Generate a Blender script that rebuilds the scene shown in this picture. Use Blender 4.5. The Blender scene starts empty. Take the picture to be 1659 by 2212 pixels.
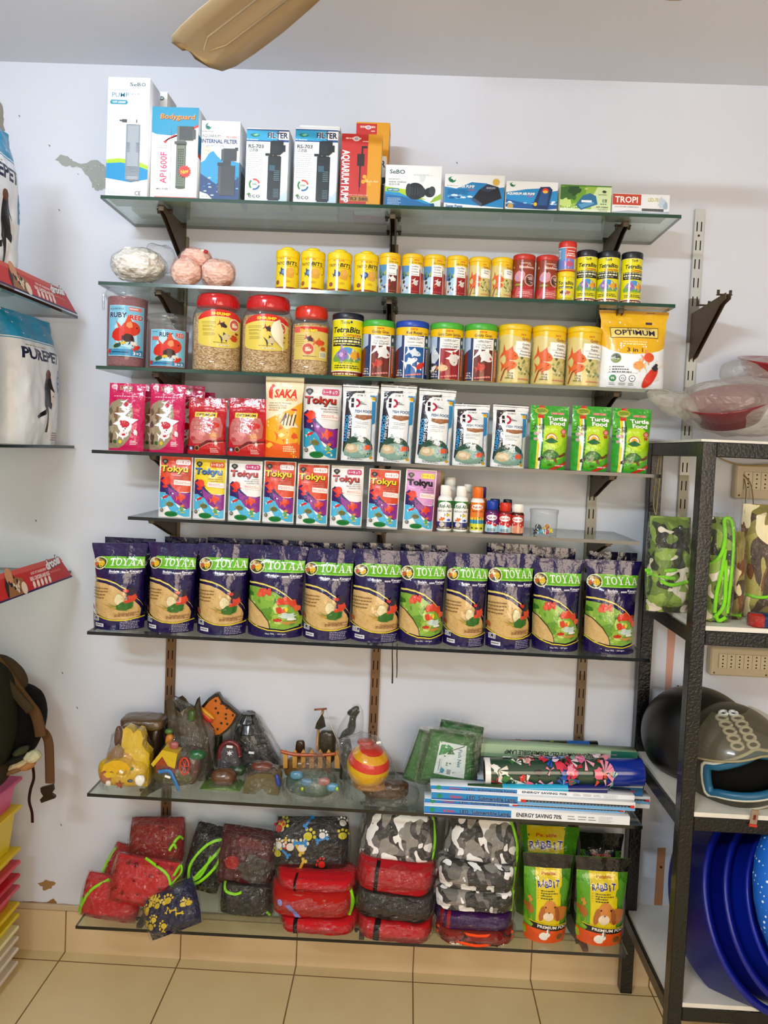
import bpy, math, random
from mathutils import Vector, Matrix, noise, geometry
R = math.radians
sc = bpy.context.scene
col = sc.collection

# ------------------------------------------------------------ camera
cam_d = bpy.data.cameras.new('camera'); cam = bpy.data.objects.new('camera', cam_d); col.objects.link(cam)
YAW, PIT, ROL = R(-1.3024), R(-2.3575), R(2.498)
FPX, CPX, CPY = 1604.41, 1659/2 + 14.24, 2212/2 - 64.91
CAM = Vector((0, -2.2268, 1.5915))
cF = Vector((math.sin(YAW)*math.cos(PIT), math.cos(YAW)*math.cos(PIT), math.sin(PIT)))
_r = Vector((math.cos(YAW), -math.sin(YAW), 0)); _u = _r.cross(cF)
cR = math.cos(ROL)*_r + math.sin(ROL)*_u; cU = -math.sin(ROL)*_r + math.cos(ROL)*_u
cam.matrix_world = Matrix(((cR.x, cU.x, -cF.x, CAM.x), (cR.y, cU.y, -cF.y, CAM.y), (cR.z, cU.z, -cF.z, CAM.z), (0, 0, 0, 1)))
cam_d.sensor_fit = 'VERTICAL'; cam_d.sensor_height = 36; cam_d.lens = FPX/2212*36
cam_d.shift_x = -14.24/2212; cam_d.shift_y = -64.91/2212
cam_d.clip_start = .05
sc.camera = cam

# ------------------------------------------------------------ view, world and lamps
sc.view_settings.view_transform = 'Standard'; sc.view_settings.look = 'None'
sc.view_settings.gamma = 1; sc.view_settings.exposure = 0.72; sc.view_settings.use_curve_mapping = False
w = bpy.data.worlds.new('world'); sc.world = w; w.use_nodes = True
w.node_tree.nodes['Background'].inputs[0].default_value = (.78, .88, 1, 1)
w.node_tree.nodes['Background'].inputs[1].default_value = .22
def area(name, loc, target, sx, sy, power, color):
    l = bpy.data.lights.new(name, 'AREA'); l.shape = 'RECTANGLE'; l.size = sx; l.size_y = sy; l.energy = power; l.color = color
    o = bpy.data.objects.new(name, l); o.location = loc
    o.rotation_euler = (Vector(target) - Vector(loc)).to_track_quat('-Z', 'Y').to_euler(); col.objects.link(o); return o
area('tube_light', (-1.15, -2.7, 2.6), (-.1, 0, 1.5), 1.2, .06, 35, (.80, .91, 1))
area('shop_daylight', (.9, -3.55, 1.5), (0, 0, .9), 2.0, 1.4, 33, (1, .79, .57))  # unseen fill added behind the camera to warm the lower wall
bl = bpy.data.lights.new('bulb_light', 'POINT'); bl.energy = 2.1; bl.shadow_soft_size = .05; bl.color = (.80, .88, 1)
bo = bpy.data.objects.new('bulb_light', bl); bo.location = (-.80, -.80, 2.60); col.objects.link(bo)

# ------------------------------------------------------------ helpers
def ray(px, py): return cF + cR*((px-CPX)/FPX) - cU*((py-CPY)/FPX)
def at(px, py, Y):
    d = ray(px, py); return CAM + d*((Y-CAM.y)/d.y)
def atz(px, py, Z):
    d = ray(px, py); return CAM + d*((Z-CAM.z)/d.z)
def atx(px, py, X):
    d = ray(px, py); return CAM + d*((X-CAM.x)/d.x)
def lin(h):
    if not isinstance(h, str): return h
    h = h.lstrip('#')
    if len(h) == 3: h = ''.join(c*2 for c in h)
    out = []
    for i in (0, 2, 4):
        c = int(h[i:i+2], 16)/255
        out.append(c/12.92 if c <= .04045 else ((c+.055)/1.055)**2.4)
    return (out[0], out[1], out[2])

MATS = {}
def nmat(name):
    m = bpy.data.materials.new(name); m.use_nodes = True
    nt = m.node_tree; nt.nodes.clear()
    out = nt.nodes.new('ShaderNodeOutputMaterial'); MATS[name] = m
    return m, nt, out
def N(nt, t, **k):
    n = nt.nodes.new('ShaderNode'+t)
    for a, b in k.items():
        if a in n.inputs: n.inputs[a].default_value = b
        else: setattr(n, a, b)
    return n
def principled(nt, out, rough=.5, spec=.5, metal=0, coat=0, base=None):
    p = N(nt, 'BsdfPrincipled'); p.inputs['Roughness'].default_value = rough
    p.inputs['Specular IOR Level'].default_value = spec; p.inputs['Metallic'].default_value = metal
    p.inputs['Coat Weight'].default_value = coat; p.inputs['Coat Roughness'].default_value = .08
    if base is not None: p.inputs['Base Color'].default_value = (*lin(base), 1)
    nt.links.new(p.outputs[0], out.inputs[0]); return p
def add_bump(nt, p, scale, strength, dist=.01, detail=2, coord='Object', distortion=0, ramp=None):
    tc = N(nt, 'TexCoord'); n = N(nt, 'TexNoise'); n.inputs['Scale'].default_value = scale; n.inputs['Detail'].default_value = detail
    n.inputs['Distortion'].default_value = distortion
    nt.links.new(tc.outputs[coord], n.inputs['Vector'])
    b = N(nt, 'Bump'); b.inputs['Strength'].default_value = strength; b.inputs['Distance'].default_value = dist
    nt.links.new(n.outputs[0], b.inputs['Height']); nt.links.new(b.outputs[0], p.inputs['Normal']); return n
def colmat(name, rough, spec=.5, coat=0, metal=0, bump=None):
    m, nt, out = nmat(name); p = principled(nt, out, rough, spec, metal, coat)
    a = N(nt, 'Attribute'); a.attribute_name = 'Col'; gm = N(nt, 'Gamma'); gm.inputs[1].default_value = 1.22; nt.links.new(a.outputs['Color'], gm.inputs[0]); nt.links.new(gm.outputs[0], p.inputs['Base Color'])
    if bump: add_bump(nt, p, *bump)
    return m
colmat('carton', .42, .5)
colmat('gloss', .16, .5, .3)
colmat('foil', .19, .6, .3, 0, (30, .8, .008, 3))
colmat('softbag', .36, .45, .12, 0, (38, .5, .006, 3))
colmat('matte', .85, .25)
colmat('plastic', .35, .5)
colmat('fabric', .9, .2, 0, 0, (220, .35, .002, 2))
colmat('ceramic', .3, .5, .4, 0, (60, .5, .006, 4))
colmat('metal', .38, .5, 0, .75)
colmat('rough_black', .32, .5, .2, 0, (150, .55, .004, 3))
colmat('old_metal', .55, .4, 0, .35, (90, .3, .002, 3))

def film(name, tint, haze, rough, bscale, bstr, spec=1.0, hazecol=(.9, .9, .88)):
    """thin clear plastic: see-through, with a fresnel sheen and a little milky haze"""
    m, nt, out = nmat(name)
    t = N(nt, 'BsdfTransparent'); t.inputs[0].default_value = (*tint, 1)
    g = N(nt, 'BsdfGlossy'); g.inputs['Roughness'].default_value = rough
    d = N(nt, 'BsdfDiffuse'); d.inputs[0].default_value = (*hazecol, 1)
    lw = N(nt, 'LayerWeight'); lw.inputs['Blend'].default_value = .5
    pw = N(nt, 'Math', operation='POWER'); pw.inputs[1].default_value = 4.0; nt.links.new(lw.outputs['Facing'], pw.inputs[0])
    mu = N(nt, 'Math', operation='MULTIPLY_ADD'); mu.inputs[1].default_value = .8*spec; mu.inputs[2].default_value = .045*spec
    nt.links.new(pw.outputs[0], mu.inputs[0])
    m1 = N(nt, 'MixShader'); m1.inputs[0].default_value = haze
    nt.links.new(t.outputs[0], m1.inputs[1]); nt.links.new(d.outputs[0], m1.inputs[2])
    m2 = N(nt, 'MixShader'); nt.links.new(mu.outputs[0], m2.inputs[0])
    nt.links.new(m1.outputs[0], m2.inputs[1]); nt.links.new(g.outputs[0], m2.inputs[2])
    nt.links.new(m2.outputs[0], out.inputs[0])
    if bscale:
        tc = N(nt, 'TexCoord'); n = N(nt, 'TexNoise'); n.inputs['Scale'].default_value = bscale; n.inputs['Detail'].default_value = 3
        n.inputs['Distortion'].default_value = 1.2
        b = N(nt, 'Bump'); b.inputs['Strength'].default_value = bstr; b.inputs['Distance'].default_value = .01
        nt.links.new(tc.outputs['Object'], n.inputs['Vector']); nt.links.new(n.outputs[0], b.inputs['Height'])
        for k in (g, lw, d): nt.links.new(b.outputs[0], k.inputs['Normal'])
    return m
film('film', (.985, .98, .97), .01, .08, 60, .8, 1.35)
film('milky_film', (.94, .93, .90), .19, .22, 30, .8, .9, (.86, .83, .76))
film('clear_plastic', (.96, .97, .97), .03, .06, 0, 0, 1.0)
film('shelf_glass', (.84, .90, .85), .05, .03, 0, 0, 1.1, (.62, .72, .62))
film('visor', (.72, .68, .55), .12, .08, 0, 0, 1.0, (.6, .55, .4))
film('mesh_net', (1, .90, .87), .06, .4, 160, .8, .4, (.85, .35, .32))

def camo(name, cols, scale=9, rough=.85, stretch=(1, 1, 1)):
    m, nt, out = nmat(name); p = principled(nt, out, rough, .25)
    tc = N(nt, 'TexCoord'); mp = N(nt, 'Mapping'); mp.inputs['Scale'].default_value = stretch
    nt.links.new(tc.outputs['Object'], mp.inputs[0])
    prev = None
    base = N(nt, 'RGB'); base.outputs[0].default_value = (*lin(cols[0]), 1); prev = base.outputs[0]
    for i, c in enumerate(cols[1:]):
        n = N(nt, 'TexNoise'); n.noise_dimensions = '4D'; n.inputs['W'].default_value = i*7.3+1; n.inputs['Scale'].default_value = scale*(1+.12*i)
        n.inputs['Detail'].default_value = .6; n.inputs['Distortion'].default_value = .9
        nt.links.new(mp.outputs[0], n.inputs['Vector'])
        g = N(nt, 'Math', operation='GREATER_THAN'); g.inputs[1].default_value = .54 + .012*i + (.03 if i == len(cols)-2 else 0)
        nt.links.new(n.outputs[0], g.inputs[0])
        mx = N(nt, 'MixRGB'); nt.links.new(g.outputs[0], mx.inputs[0]); nt.links.new(prev, mx.inputs[1])
        mx.inputs[2].default_value = (*lin(c), 1); prev = mx.outputs[0]
    nt.links.new(prev, p.inputs['Base Color']); return m
camo('camo_grey', ['#3c3a38', '#6b6763', '#2a2826', '#8d8982', '#f4f2f0'], 21, .85, (1, 1, .7))
camo('camo_green', ['#6f8a3a', '#38402a', '#8fae4a', '#2b2d22', '#eae2cf'], 17)
camo('camo_brown', ['#8a8040', '#7a4a1e', '#a7a04e', '#4a3a26', '#efe2b4'], 14, .7, (1, 1, .55))

def seeds(name, c1, c2, c3, scale):
    m, nt, out = nmat(name); p = principled(nt, out, .6, .4)
    tc = N(nt, 'TexCoord'); v = N(nt, 'TexVoronoi'); v.inputs['Scale'].default_value = scale
    mp = N(nt, 'Mapping'); mp.inputs['Scale'].default_value = (1, 1, 1.8); mp.inputs['Rotation'].default_value = (.4, .6, .3)
    nt.links.new(tc.outputs['Object'], mp.inputs[0]); nt.links.new(mp.outputs[0], v.inputs['Vector'])
    r = N(nt, 'ValToRGB'); e = r.color_ramp.elements; e[0].color = (*lin(c1), 1); e[1].color = (*lin(c3), 1)
    x = e.new(.45); x.color = (*lin(c2), 1)
    sx = N(nt, 'SeparateXYZ'); nt.links.new(v.outputs['Color'], sx.inputs[0]); nt.links.new(sx.outputs[0], r.inputs[0])
    nt.links.new(r.outputs[0], p.inputs['Base Color'])
    b = N(nt, 'Bump'); b.inputs['Strength'].default_value = .8; b.inputs['Distance'].default_value = .004
    nt.links.new(v.outputs['Distance'], b.inputs['Height']); nt.links.new(b.outputs[0], p.inputs['Normal'])
seeds('shrimp_fill', '#a97a45', '#d3ab74', '#ecd3a6', 190)
seeds('pellets', '#a4626a', '#b9737a', '#c98a8c', 500)
seeds('shells', '#e4dcd0', '#f6f1e8', '#fffef9', 80)
seeds('pink_shells', '#e6bfae', '#f6dfd0', '#fff3e6', 90)

# ---- mesh builder
class MB:
    def __init__(s): s.V = []; s.Nn = []; s.F = []; s.C = []; s.M = []; s.S = []; s.mats = []
    def mi(s, m):
        if m not in s.mats: s.mats.append(m)
        return s.mats.index(m)
    def add(s, verts, faces, c, mat='plastic', smooth=False, xf=None, normals=None):
        o = len(s.V); k = s.mi(mat); multi = isinstance(c, list); c0 = None if multi else lin(c)
        for v in verts:
            s.V.append(tuple(xf @ Vector(v)) if xf is not None else tuple(v))
        if normals:
            if xf is not None:
                q = xf.to_3x3(); normals = [tuple(q @ Vector(n)) for n in normals]
            s.Nn.extend(tuple(n) for n in normals)
        else: s.Nn.extend([(0, 0, 0)]*len(verts))
        for i, f in enumerate(faces):
            s.F.append(tuple(o+x for x in f)); s.C.append(lin(c[i]) if multi else c0); s.M.append(k); s.S.append(smooth)
        return s
    def build(s, name, parent=None, loc=None, rot=None):
        me = bpy.data.meshes.new(name); me.from_pydata(s.V, [], s.F)
        for m in s.mats: me.materials.append(MATS[m])
        me.polygons.foreach_set('material_index', s.M); me.polygons.foreach_set('use_smooth', s.S)
        at_ = me.color_attributes.new('Col', 'FLOAT_COLOR', 'CORNER')
        d = []
        for f, c in zip(s.F, s.C): d.extend((c[0], c[1], c[2], 1.0)*len(f))
        at_.data.foreach_set('color', d); me.update()
        if any(n != (0, 0, 0) for n in s.Nn):
            me.normals_split_custom_set_from_vertices(s.Nn)
        o = bpy.data.objects.new(name, me); col.objects.link(o)
        if parent is not None: o.parent = parent
        if loc is not None: o.location = loc
        if rot is not None: o.rotation_euler = rot
        return o
def T(x, y, z): return Matrix.Translation((x, y, z))
def RZ(a): return Matrix.Rotation(a, 4, 'Z')
def RX(a): return Matrix.Rotation(a, 4, 'X')
def RY(a): return Matrix.Rotation(a, 4, 'Y')
def SC(x, y, z): return Matrix.Diagonal((x, y, z, 1))

def box(mb, x0, x1, y0, y1, z0, z1, c, mat='plastic', b=0, xf=None):
    cx, cy, cz = (x0+x1)/2, (y0+y1)/2, (z0+z1)/2; hx, hy, hz = abs(x1-x0)/2, abs(y1-y0)/2, abs(z1-z0)/2
    if b <= 0:
        v = [(cx+sx*hx, cy+sy*hy, cz+sz*hz) for sx in (-1, 1) for sy in (-1, 1) for sz in (-1, 1)]
        f = [(0, 1, 3, 2), (4, 6, 7, 5), (0, 4, 5, 1), (2, 3, 7, 6), (0, 2, 6, 4), (1, 5, 7, 3)]
        return mb.add(v, f, c, mat, False, xf)
    b = min(b, hx*.95, hy*.95, hz*.95); v = []; idx = {}
    for sx in (-1, 1):
        for sy in (-1, 1):
            for sz in (-1, 1):
                for a in range(3):
                    p = [hx-b, hy-b, hz-b]; p[a] += b; idx[(sx, sy, sz, a)] = len(v); v.append((cx+sx*p[0], cy+sy*p[1], cz+sz*p[2]))
    f = []; S2 = (-1, 1)
    def quad(q):
        a, b_, c_, d_ = [Vector(v[i]) for i in q]; n = (b_-a).cross(c_-a); m = (a+b_+c_+d_)/4 - Vector((cx, cy, cz))
        f.append(tuple(q) if n.dot(m) > 0 else tuple(reversed(q)))
    for s in S2:
        quad([idx[(s, p, q, 0)] for p, q in ((-1, -1), (1, -1), (1, 1), (-1, 1))])
        quad([idx[(p, s, q, 1)] for p, q in ((-1, -1), (1, -1), (1, 1), (-1, 1))])
        quad([idx[(p, q, s, 2)] for p, q in ((-1, -1), (1, -1), (1, 1), (-1, 1))])
    for s in S2:
        for t in S2:
            quad([idx[(s, t, -1, 0)], idx[(s, t, 1, 0)], idx[(s, t, 1, 1)], idx[(s, t, -1, 1)]])
            quad([idx[(s, -1, t, 0)], idx[(s, 1, t, 0)], idx[(s, 1, t, 2)], idx[(s, -1, t, 2)]])
            quad([idx[(-1, s, t, 1)], idx[(1, s, t, 1)], idx[(1, s, t, 2)], idx[(-1, s, t, 2)]])
            for q in S2:
                a = [idx[(s, t, q, k)] for k in range(3)]; p0, p1, p2 = [Vector(v[i]) for i in a]
                n = (p1-p0).cross(p2-p0); f.append(tuple(a) if n.dot((p0+p1+p2)/3-Vector((cx, cy, cz))) > 0 else tuple(reversed(a)))
    return mb.add(v, f, c, mat, False, xf)

def lathe(mb, prof, c, mat='plastic', n=32, xf=None, smooth=True, caps=(True, True)):
    v = []; f = []; cc = []; multi = isinstance(c, list)
    for r, z in prof:
        for i in range(n): a = 2*math.pi*i/n; v.append((r*math.sin(a), -r*math.cos(a), z))
    for j in range(len(prof)-1):
        for i in range(n):
            k = (i+1) % n; f.append((j*n+i, j*n+k, (j+1)*n+k, (j+1)*n+i)); cc.append(c[j] if multi else c)
    if caps[0]: f.append(tuple(reversed(range(n)))); cc.append(c[0] if multi else c)
    if caps[1]: f.append(tuple((len(prof)-1)*n+i for i in range(n))); cc.append(c[-1] if multi else c)
    return mb.add(v, f, cc, mat, smooth, xf)

def tube(mb, pts, r, c, mat='plastic', n=8, xf=None, flat=1.0):
    pts = [Vector(p) for p in pts]; v = []; f = []; L = len(pts)
    up = None
    for i, p in enumerate(pts):
        d = (pts[min(i+1, L-1)]-pts[max(i-1, 0)]).normalized()
        if up is None: up = d.cross(Vector((0, 1, 0.01))).normalized()
        s = d.cross(up); s = s.normalized() if s.length > 1e-6 else Vector((1, 0, 0)); up = s.cross(d).normalized()
        rr = r[i] if isinstance(r, (list, tuple)) else r
        for k in range(n): a = 2*math.pi*k/n; v.append(tuple(p + up*math.cos(a)*rr + s*math.sin(a)*rr*flat))
    for i in range(L-1):
        for k in range(n): q = (k+1) % n; f.append((i*n+k, i*n+q, (i+1)*n+q, (i+1)*n+k))
    f.append(tuple(range(n))); f.append(tuple(reversed([(L-1)*n+i for i in range(n)])))
    return mb.add(v, f, c, mat, True, xf)

def spline(pts, k=6, closed=False):
    P = [Vector(p) for p in pts]; n = len(P); out = []
    rng = range(n if closed else n-1)
    for i in rng:
        if closed: a, b, c, d = P[(i-1) % n], P[i], P[(i+1) % n], P[(i+2) % n]
        else: a, b, c, d = P[max(i-1, 0)], P[i], P[i+1], P[min(i+2, n-1)]
        for j in range(k):
            t = j/k; out.append(.5*((2*b)+(c-a)*t+(2*a-5*b+4*c-d)*t*t+(3*b-a-3*c+d)*t**3))
    if not closed: out.append(P[-1])
    return out

def extrude(mb, poly, y0, y1, c, mat='plastic', xf=None, cside=None, smooth=False):
    """prism: poly in (x,z), thickness along y"""
    P = [Vector((p[0], 0, p[1])) for p in poly]
    area2 = sum(P[i].x*P[(i+1) % len(P)].z-P[(i+1) % len(P)].x*P[i].z for i in range(len(P)))
    if area2 < 0: P.reverse()
    tri = geometry.tessellate_polygon([[Vector((p.x, p.z, 0)) for p in P]])
    n = len(P); v = [(p.x, y0, p.z) for p in P]+[(p.x, y1, p.z) for p in P]; f = []; cc = []
    cs = cside if cside is not None else c
    for t in tri:
        a, b, d = [P[i] for i in t]; ar = (b.x-a.x)*(d.z-a.z)-(d.x-a.x)*(b.z-a.z)
        t = tuple(t) if ar > 0 else tuple(reversed(t))
        f.append(t); cc.append(c); f.append(tuple(n+i for i in reversed(t))); cc.append(c)
    for i in range(n):
        j = (i+1) % n; f.append((j, i, n+i, n+j)); cc.append(cs)
    return mb.add(v, f, cc, mat, smooth, xf)

def blob(mb, sx, sy, sz, c, mat='plastic', e1=1., e2=1., amp=0., freq=10., seed=0, nu=36, nv=20, xf=None, smooth=True, fn=None):
    """superellipsoid, noise-displaced; sx, sy, sz half sizes; e<1 boxier"""
    v = []; f = []
    def sp(x, e): return math.copysign(abs(x)**e, x)
    for j in range(nv+1):
        p = -math.pi/2+math.pi*j/nv
        for i in range(nu):
            t = 2*math.pi*i/nu
            q = Vector((sx*sp(math.cos(p), e1)*sp(math.cos(t), e2), sy*sp(math.cos(p), e1)*sp(math.sin(t), e2), sz*sp(math.sin(p), e1)))
            if amp:
                k = noise.noise(q*freq+Vector((seed*3.1, seed*1.7, 0)))+.5*noise.noise(q*freq*2.3+Vector((seed, 5, 0)))
                d = q.normalized() if q.length > 0 else Vector((0, 0, 1)); q = q + d*amp*k
            if fn: q = fn(q)
            v.append(tuple(q))
    for j in range(nv):
        for i in range(nu):
            k = (i+1) % nu; f.append((j*nu+i, j*nu+k, (j+1)*nu+k, (j+1)*nu+i))
    return mb.add(v, f, c, mat, smooth, xf)

# ---- flat artwork printed on packs
_tc = {}
def text_tris(s, bold=0., res=2):
    k = (s, bold, res)
    if k in _tc: return _tc[k]
    cu = bpy.data.curves.new('t', 'FONT'); cu.body = s; cu.size = 1; cu.resolution_u = res; cu.offset = bold; cu.fill_mode = 'FRONT'
    o = bpy.data.objects.new('t', cu); col.objects.link(o)
    dg = bpy.context.evaluated_depsgraph_get(); me = o.evaluated_get(dg).to_mesh()
    vs = [(v.co.x, v.co.y) for v in me.vertices]
    me.calc_loop_triangles(); tr = [tuple(vs[i] for i in t.vertices) for t in me.loop_triangles]
    o.evaluated_get(dg).to_mesh_clear(); bpy.data.objects.remove(o); bpy.data.curves.remove(cu)
    x0 = min((v[0] for v in vs), default=0); x1 = max((v[0] for v in vs), default=1)
    _tc[k] = (tr, x0, x1); return _tc[k]

class Art:
    def __init__(s, W, H): s.W = W; s.H = H; s.L = []       # L: (tris, color)
    def tri(s, tris, c): s.L.append((tris, lin(c)))
    def p(s, pts, c):
        P = [(x*s.W, y*s.H) for x, y in pts]
        t = geometry.tessellate_polygon([[Vector((x, y, 0)) for x, y in P]])
        s.tri([tuple(P[i] for i in q) for q in t], c)
    def r(s, x0, y0, x1, y1, c): s.p([(x0, y0), (x1, y0), (x1, y1), (x0, y1)], c)
    def e(s, cx, cy, rx, ry, c, n=20, a0=0, a1=2*math.pi, rot=0):
        """rx, ry both as fractions of W"""
        k = s.W/s.H; P = []
        for i in range(n):
            a = a0+(a1-a0)*i/(n if a1-a0 > 6.2 else n-1); x, y = rx*math.cos(a), ry*math.sin(a)
            P.append((cx+x*math.cos(rot)-y*math.sin(rot), cy+(x*math.sin(rot)+y*math.cos(rot))*k))
        s.p(P, c)
    def b(s, cx, cy, rx, ry, c, seed=0, n=18, j=.35):
        """irregular patch"""
        rnd = random.Random(seed); k = s.W/s.H
        rr = [1-j*rnd.random() for _ in range(n)]
        s.p([(cx+rx*rr[i]*math.cos(6.2832*i/n), cy+ry*rr[i]*math.sin(6.2832*i/n)*k) for i in range(n)], c)
    def t(s, txt, cx, cy, h, w, c, bold=0., shear=0, rot=0, res=2, al='c', oc=None, ob=.03):
        if oc is not None: s.t(txt, cx, cy, h, w, oc, bold+ob*1.2, shear, rot, res, al)
        bold *= .55; tr, x0, x1 = text_tris(txt, bold, res); sy = h*s.H/.72; tw = max(x1-x0, 1e-6)
        sx = (w*s.W/tw) if w else sy; X, Y = cx*s.W, cy*s.H; ca, sa = math.cos(rot), math.sin(rot)
        if w: Wd = w*s.W
        else: Wd = tw*sx
        off = {'c': -Wd/2, 'l': 0, 'r': -Wd}[al]
        def m(v):
            x = (v[0]-x0)*sx+off; y = (v[1]-.36)*sy; x += y*shear
            return (X+x*ca-y*sa, Y+x*sa+y*ca)
        s.tri([tuple(m(v) for v in q) for q in tr], c)
    def l(s, x0, x1, y, n, dy, h, c, seed=0, al='l'):
        """rows of tiny unreadable print"""
        rnd = random.Random(seed); tr = []
        for i in range(n):
            x = x0; yy = y-i*dy; end = x1-(x1-x0)*rnd.random()*.3
            while x < end:
                d = (x1-x0)*(.05+.1*rnd.random()); a, b_ = x, min(x+d, end)
                q = [(a*s.W, yy*s.H), (b_*s.W, yy*s.H), (b_*s.W, (yy+h)*s.H), (a*s.W, (yy+h)*s.H)]
                tr += [(q[0], q[1], q[2]), (q[0], q[2], q[3])]; x += d+(x1-x0)*.03
        s.tri(tr, c)
    def fish(s, cx, cy, L, c, c2=None, rot=0, fat=.42, eye=True, tail=.34, flip=1):
        k = s.W/s.H; c2 = c2 or c
        def q(pts, cc):
            s.p([(cx+(x*flip*math.cos(rot)-y*math.sin(rot))*L, cy+(x*flip*math.sin(rot)+y*math.cos(rot))*L*k) for x, y in pts], cc)
        q([(-.22, 0), (-.52, tail), (-.42, .02), (-.5, -tail)], c2)
        q([(-.15, fat*.4), (-.02, fat*.95), (.2, fat*.3)], c2); q([(-.1, -fat*.4), (-.02, -fat*.85), (.12, -fat*.35)], c2)
        q([(-.3+.8*(.5-.5*math.cos(math.pi*i/8)), fat*.5*math.sin(math.pi*i/8)) for i in range(9)] +
          [(-.3+.8*(.5+.5*math.cos(math.pi*i/8)), -fat*.5*math.sin(math.pi*i/8)) for i in range(1, 8)], c)
        if eye: s.e(cx+.34*L*flip*math.cos(rot), cy+(.05+.34*flip*math.sin(rot))*L*k, .035*L, .035*L, '#111', 6)

def clipline(poly, ax, v, keep_less):
    out = []; n = len(poly)
    for i in range(n):
        a, b = poly[i], poly[(i+1) % n]; ia = (a[ax] <= v) == keep_less or a[ax] == v; ib = (b[ax] <= v) == keep_less or b[ax] == v
        if ia: out.append(a)
        if ia != ib and a[ax] != b[ax]:
            t = (v-a[ax])/(b[ax]-a[ax]); out.append((a[0]+(b[0]-a[0])*t, a[1]+(b[1]-a[1])*t))
    return out
def cut(poly, ax, step):
    lo = min(p[ax] for p in poly); hi = max(p[ax] for p in poly); k0 = math.floor(lo/step+1e-6); k1 = math.ceil(hi/step-1e-6)
    if k1-k0 <= 1: return [poly]
    res = []; rest = poly
    for k in range(k0+1, k1):
        a = clipline(rest, ax, k*step, True); rest = clipline(rest, ax, k*step, False)
        if len(a) > 2: res.append(a)
        if len(rest) < 3: break
    if len(rest) > 2: res.append(rest)
    return res
def lay(mb, art, S, mat, du=None, dv=None, x0=0, x1=None, y0=0, y1=None, lift=.00035, step=.00005, xf=None):
    """lay the artwork on surface S(u, v, off) -> (point, normal)"""
    x1 = art.W if x1 is None else x1; y1 = art.H if y1 is None else y1
    V = []; F = []; C = []; NN = []
    for li, (tris, c) in enumerate(art.L):
        off = lift+step*li
        for tr in tris:
            poly = list(tr)
            if min(p[0] for p in poly) < x0: poly = clipline(poly, 0, x0, False)
            if len(poly) > 2 and max(p[0] for p in poly) > x1: poly = clipline(poly, 0, x1, True)
            if len(poly) > 2 and min(p[1] for p in poly) < y0: poly = clipline(poly, 1, y0, False)
            if len(poly) > 2 and max(p[1] for p in poly) > y1: poly = clipline(poly, 1, y1, True)
            if len(poly) < 3: continue
            ps = cut(poly, 0, du) if du else [poly]
            if dv: ps = [q for p_ in ps for q in cut(p_, 1, dv)]
            for q in ps:
                ar = sum(q[i][0]*q[(i+1) % len(q)][1]-q[(i+1) % len(q)][0]*q[i][1] for i in range(len(q)))
                if abs(ar) < 1e-10: continue
                if ar < 0: q = q[::-1]
                o = len(V)
                for (a, b) in q:
                    P, n = S(a, b, off); V.append(P); NN.append(n)
                F.append(tuple(range(o, o+len(q)))); C.append(c)
    if F: mb.add(V, F, C, mat, True, xf, NN)

def S_flat(W, y=0): return lambda a, b, o: ((a-W/2, y-o, b), (0, -1, 0))
def S_cyl(W, Rr, z0=0):
    def S(a, b, o):
        t = (a-W/2)/Rr; s, c = math.sin(t), math.cos(t); return ((s*(Rr+o), -c*(Rr+o), z0+b), (s, -c, 0))
    return S

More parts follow.
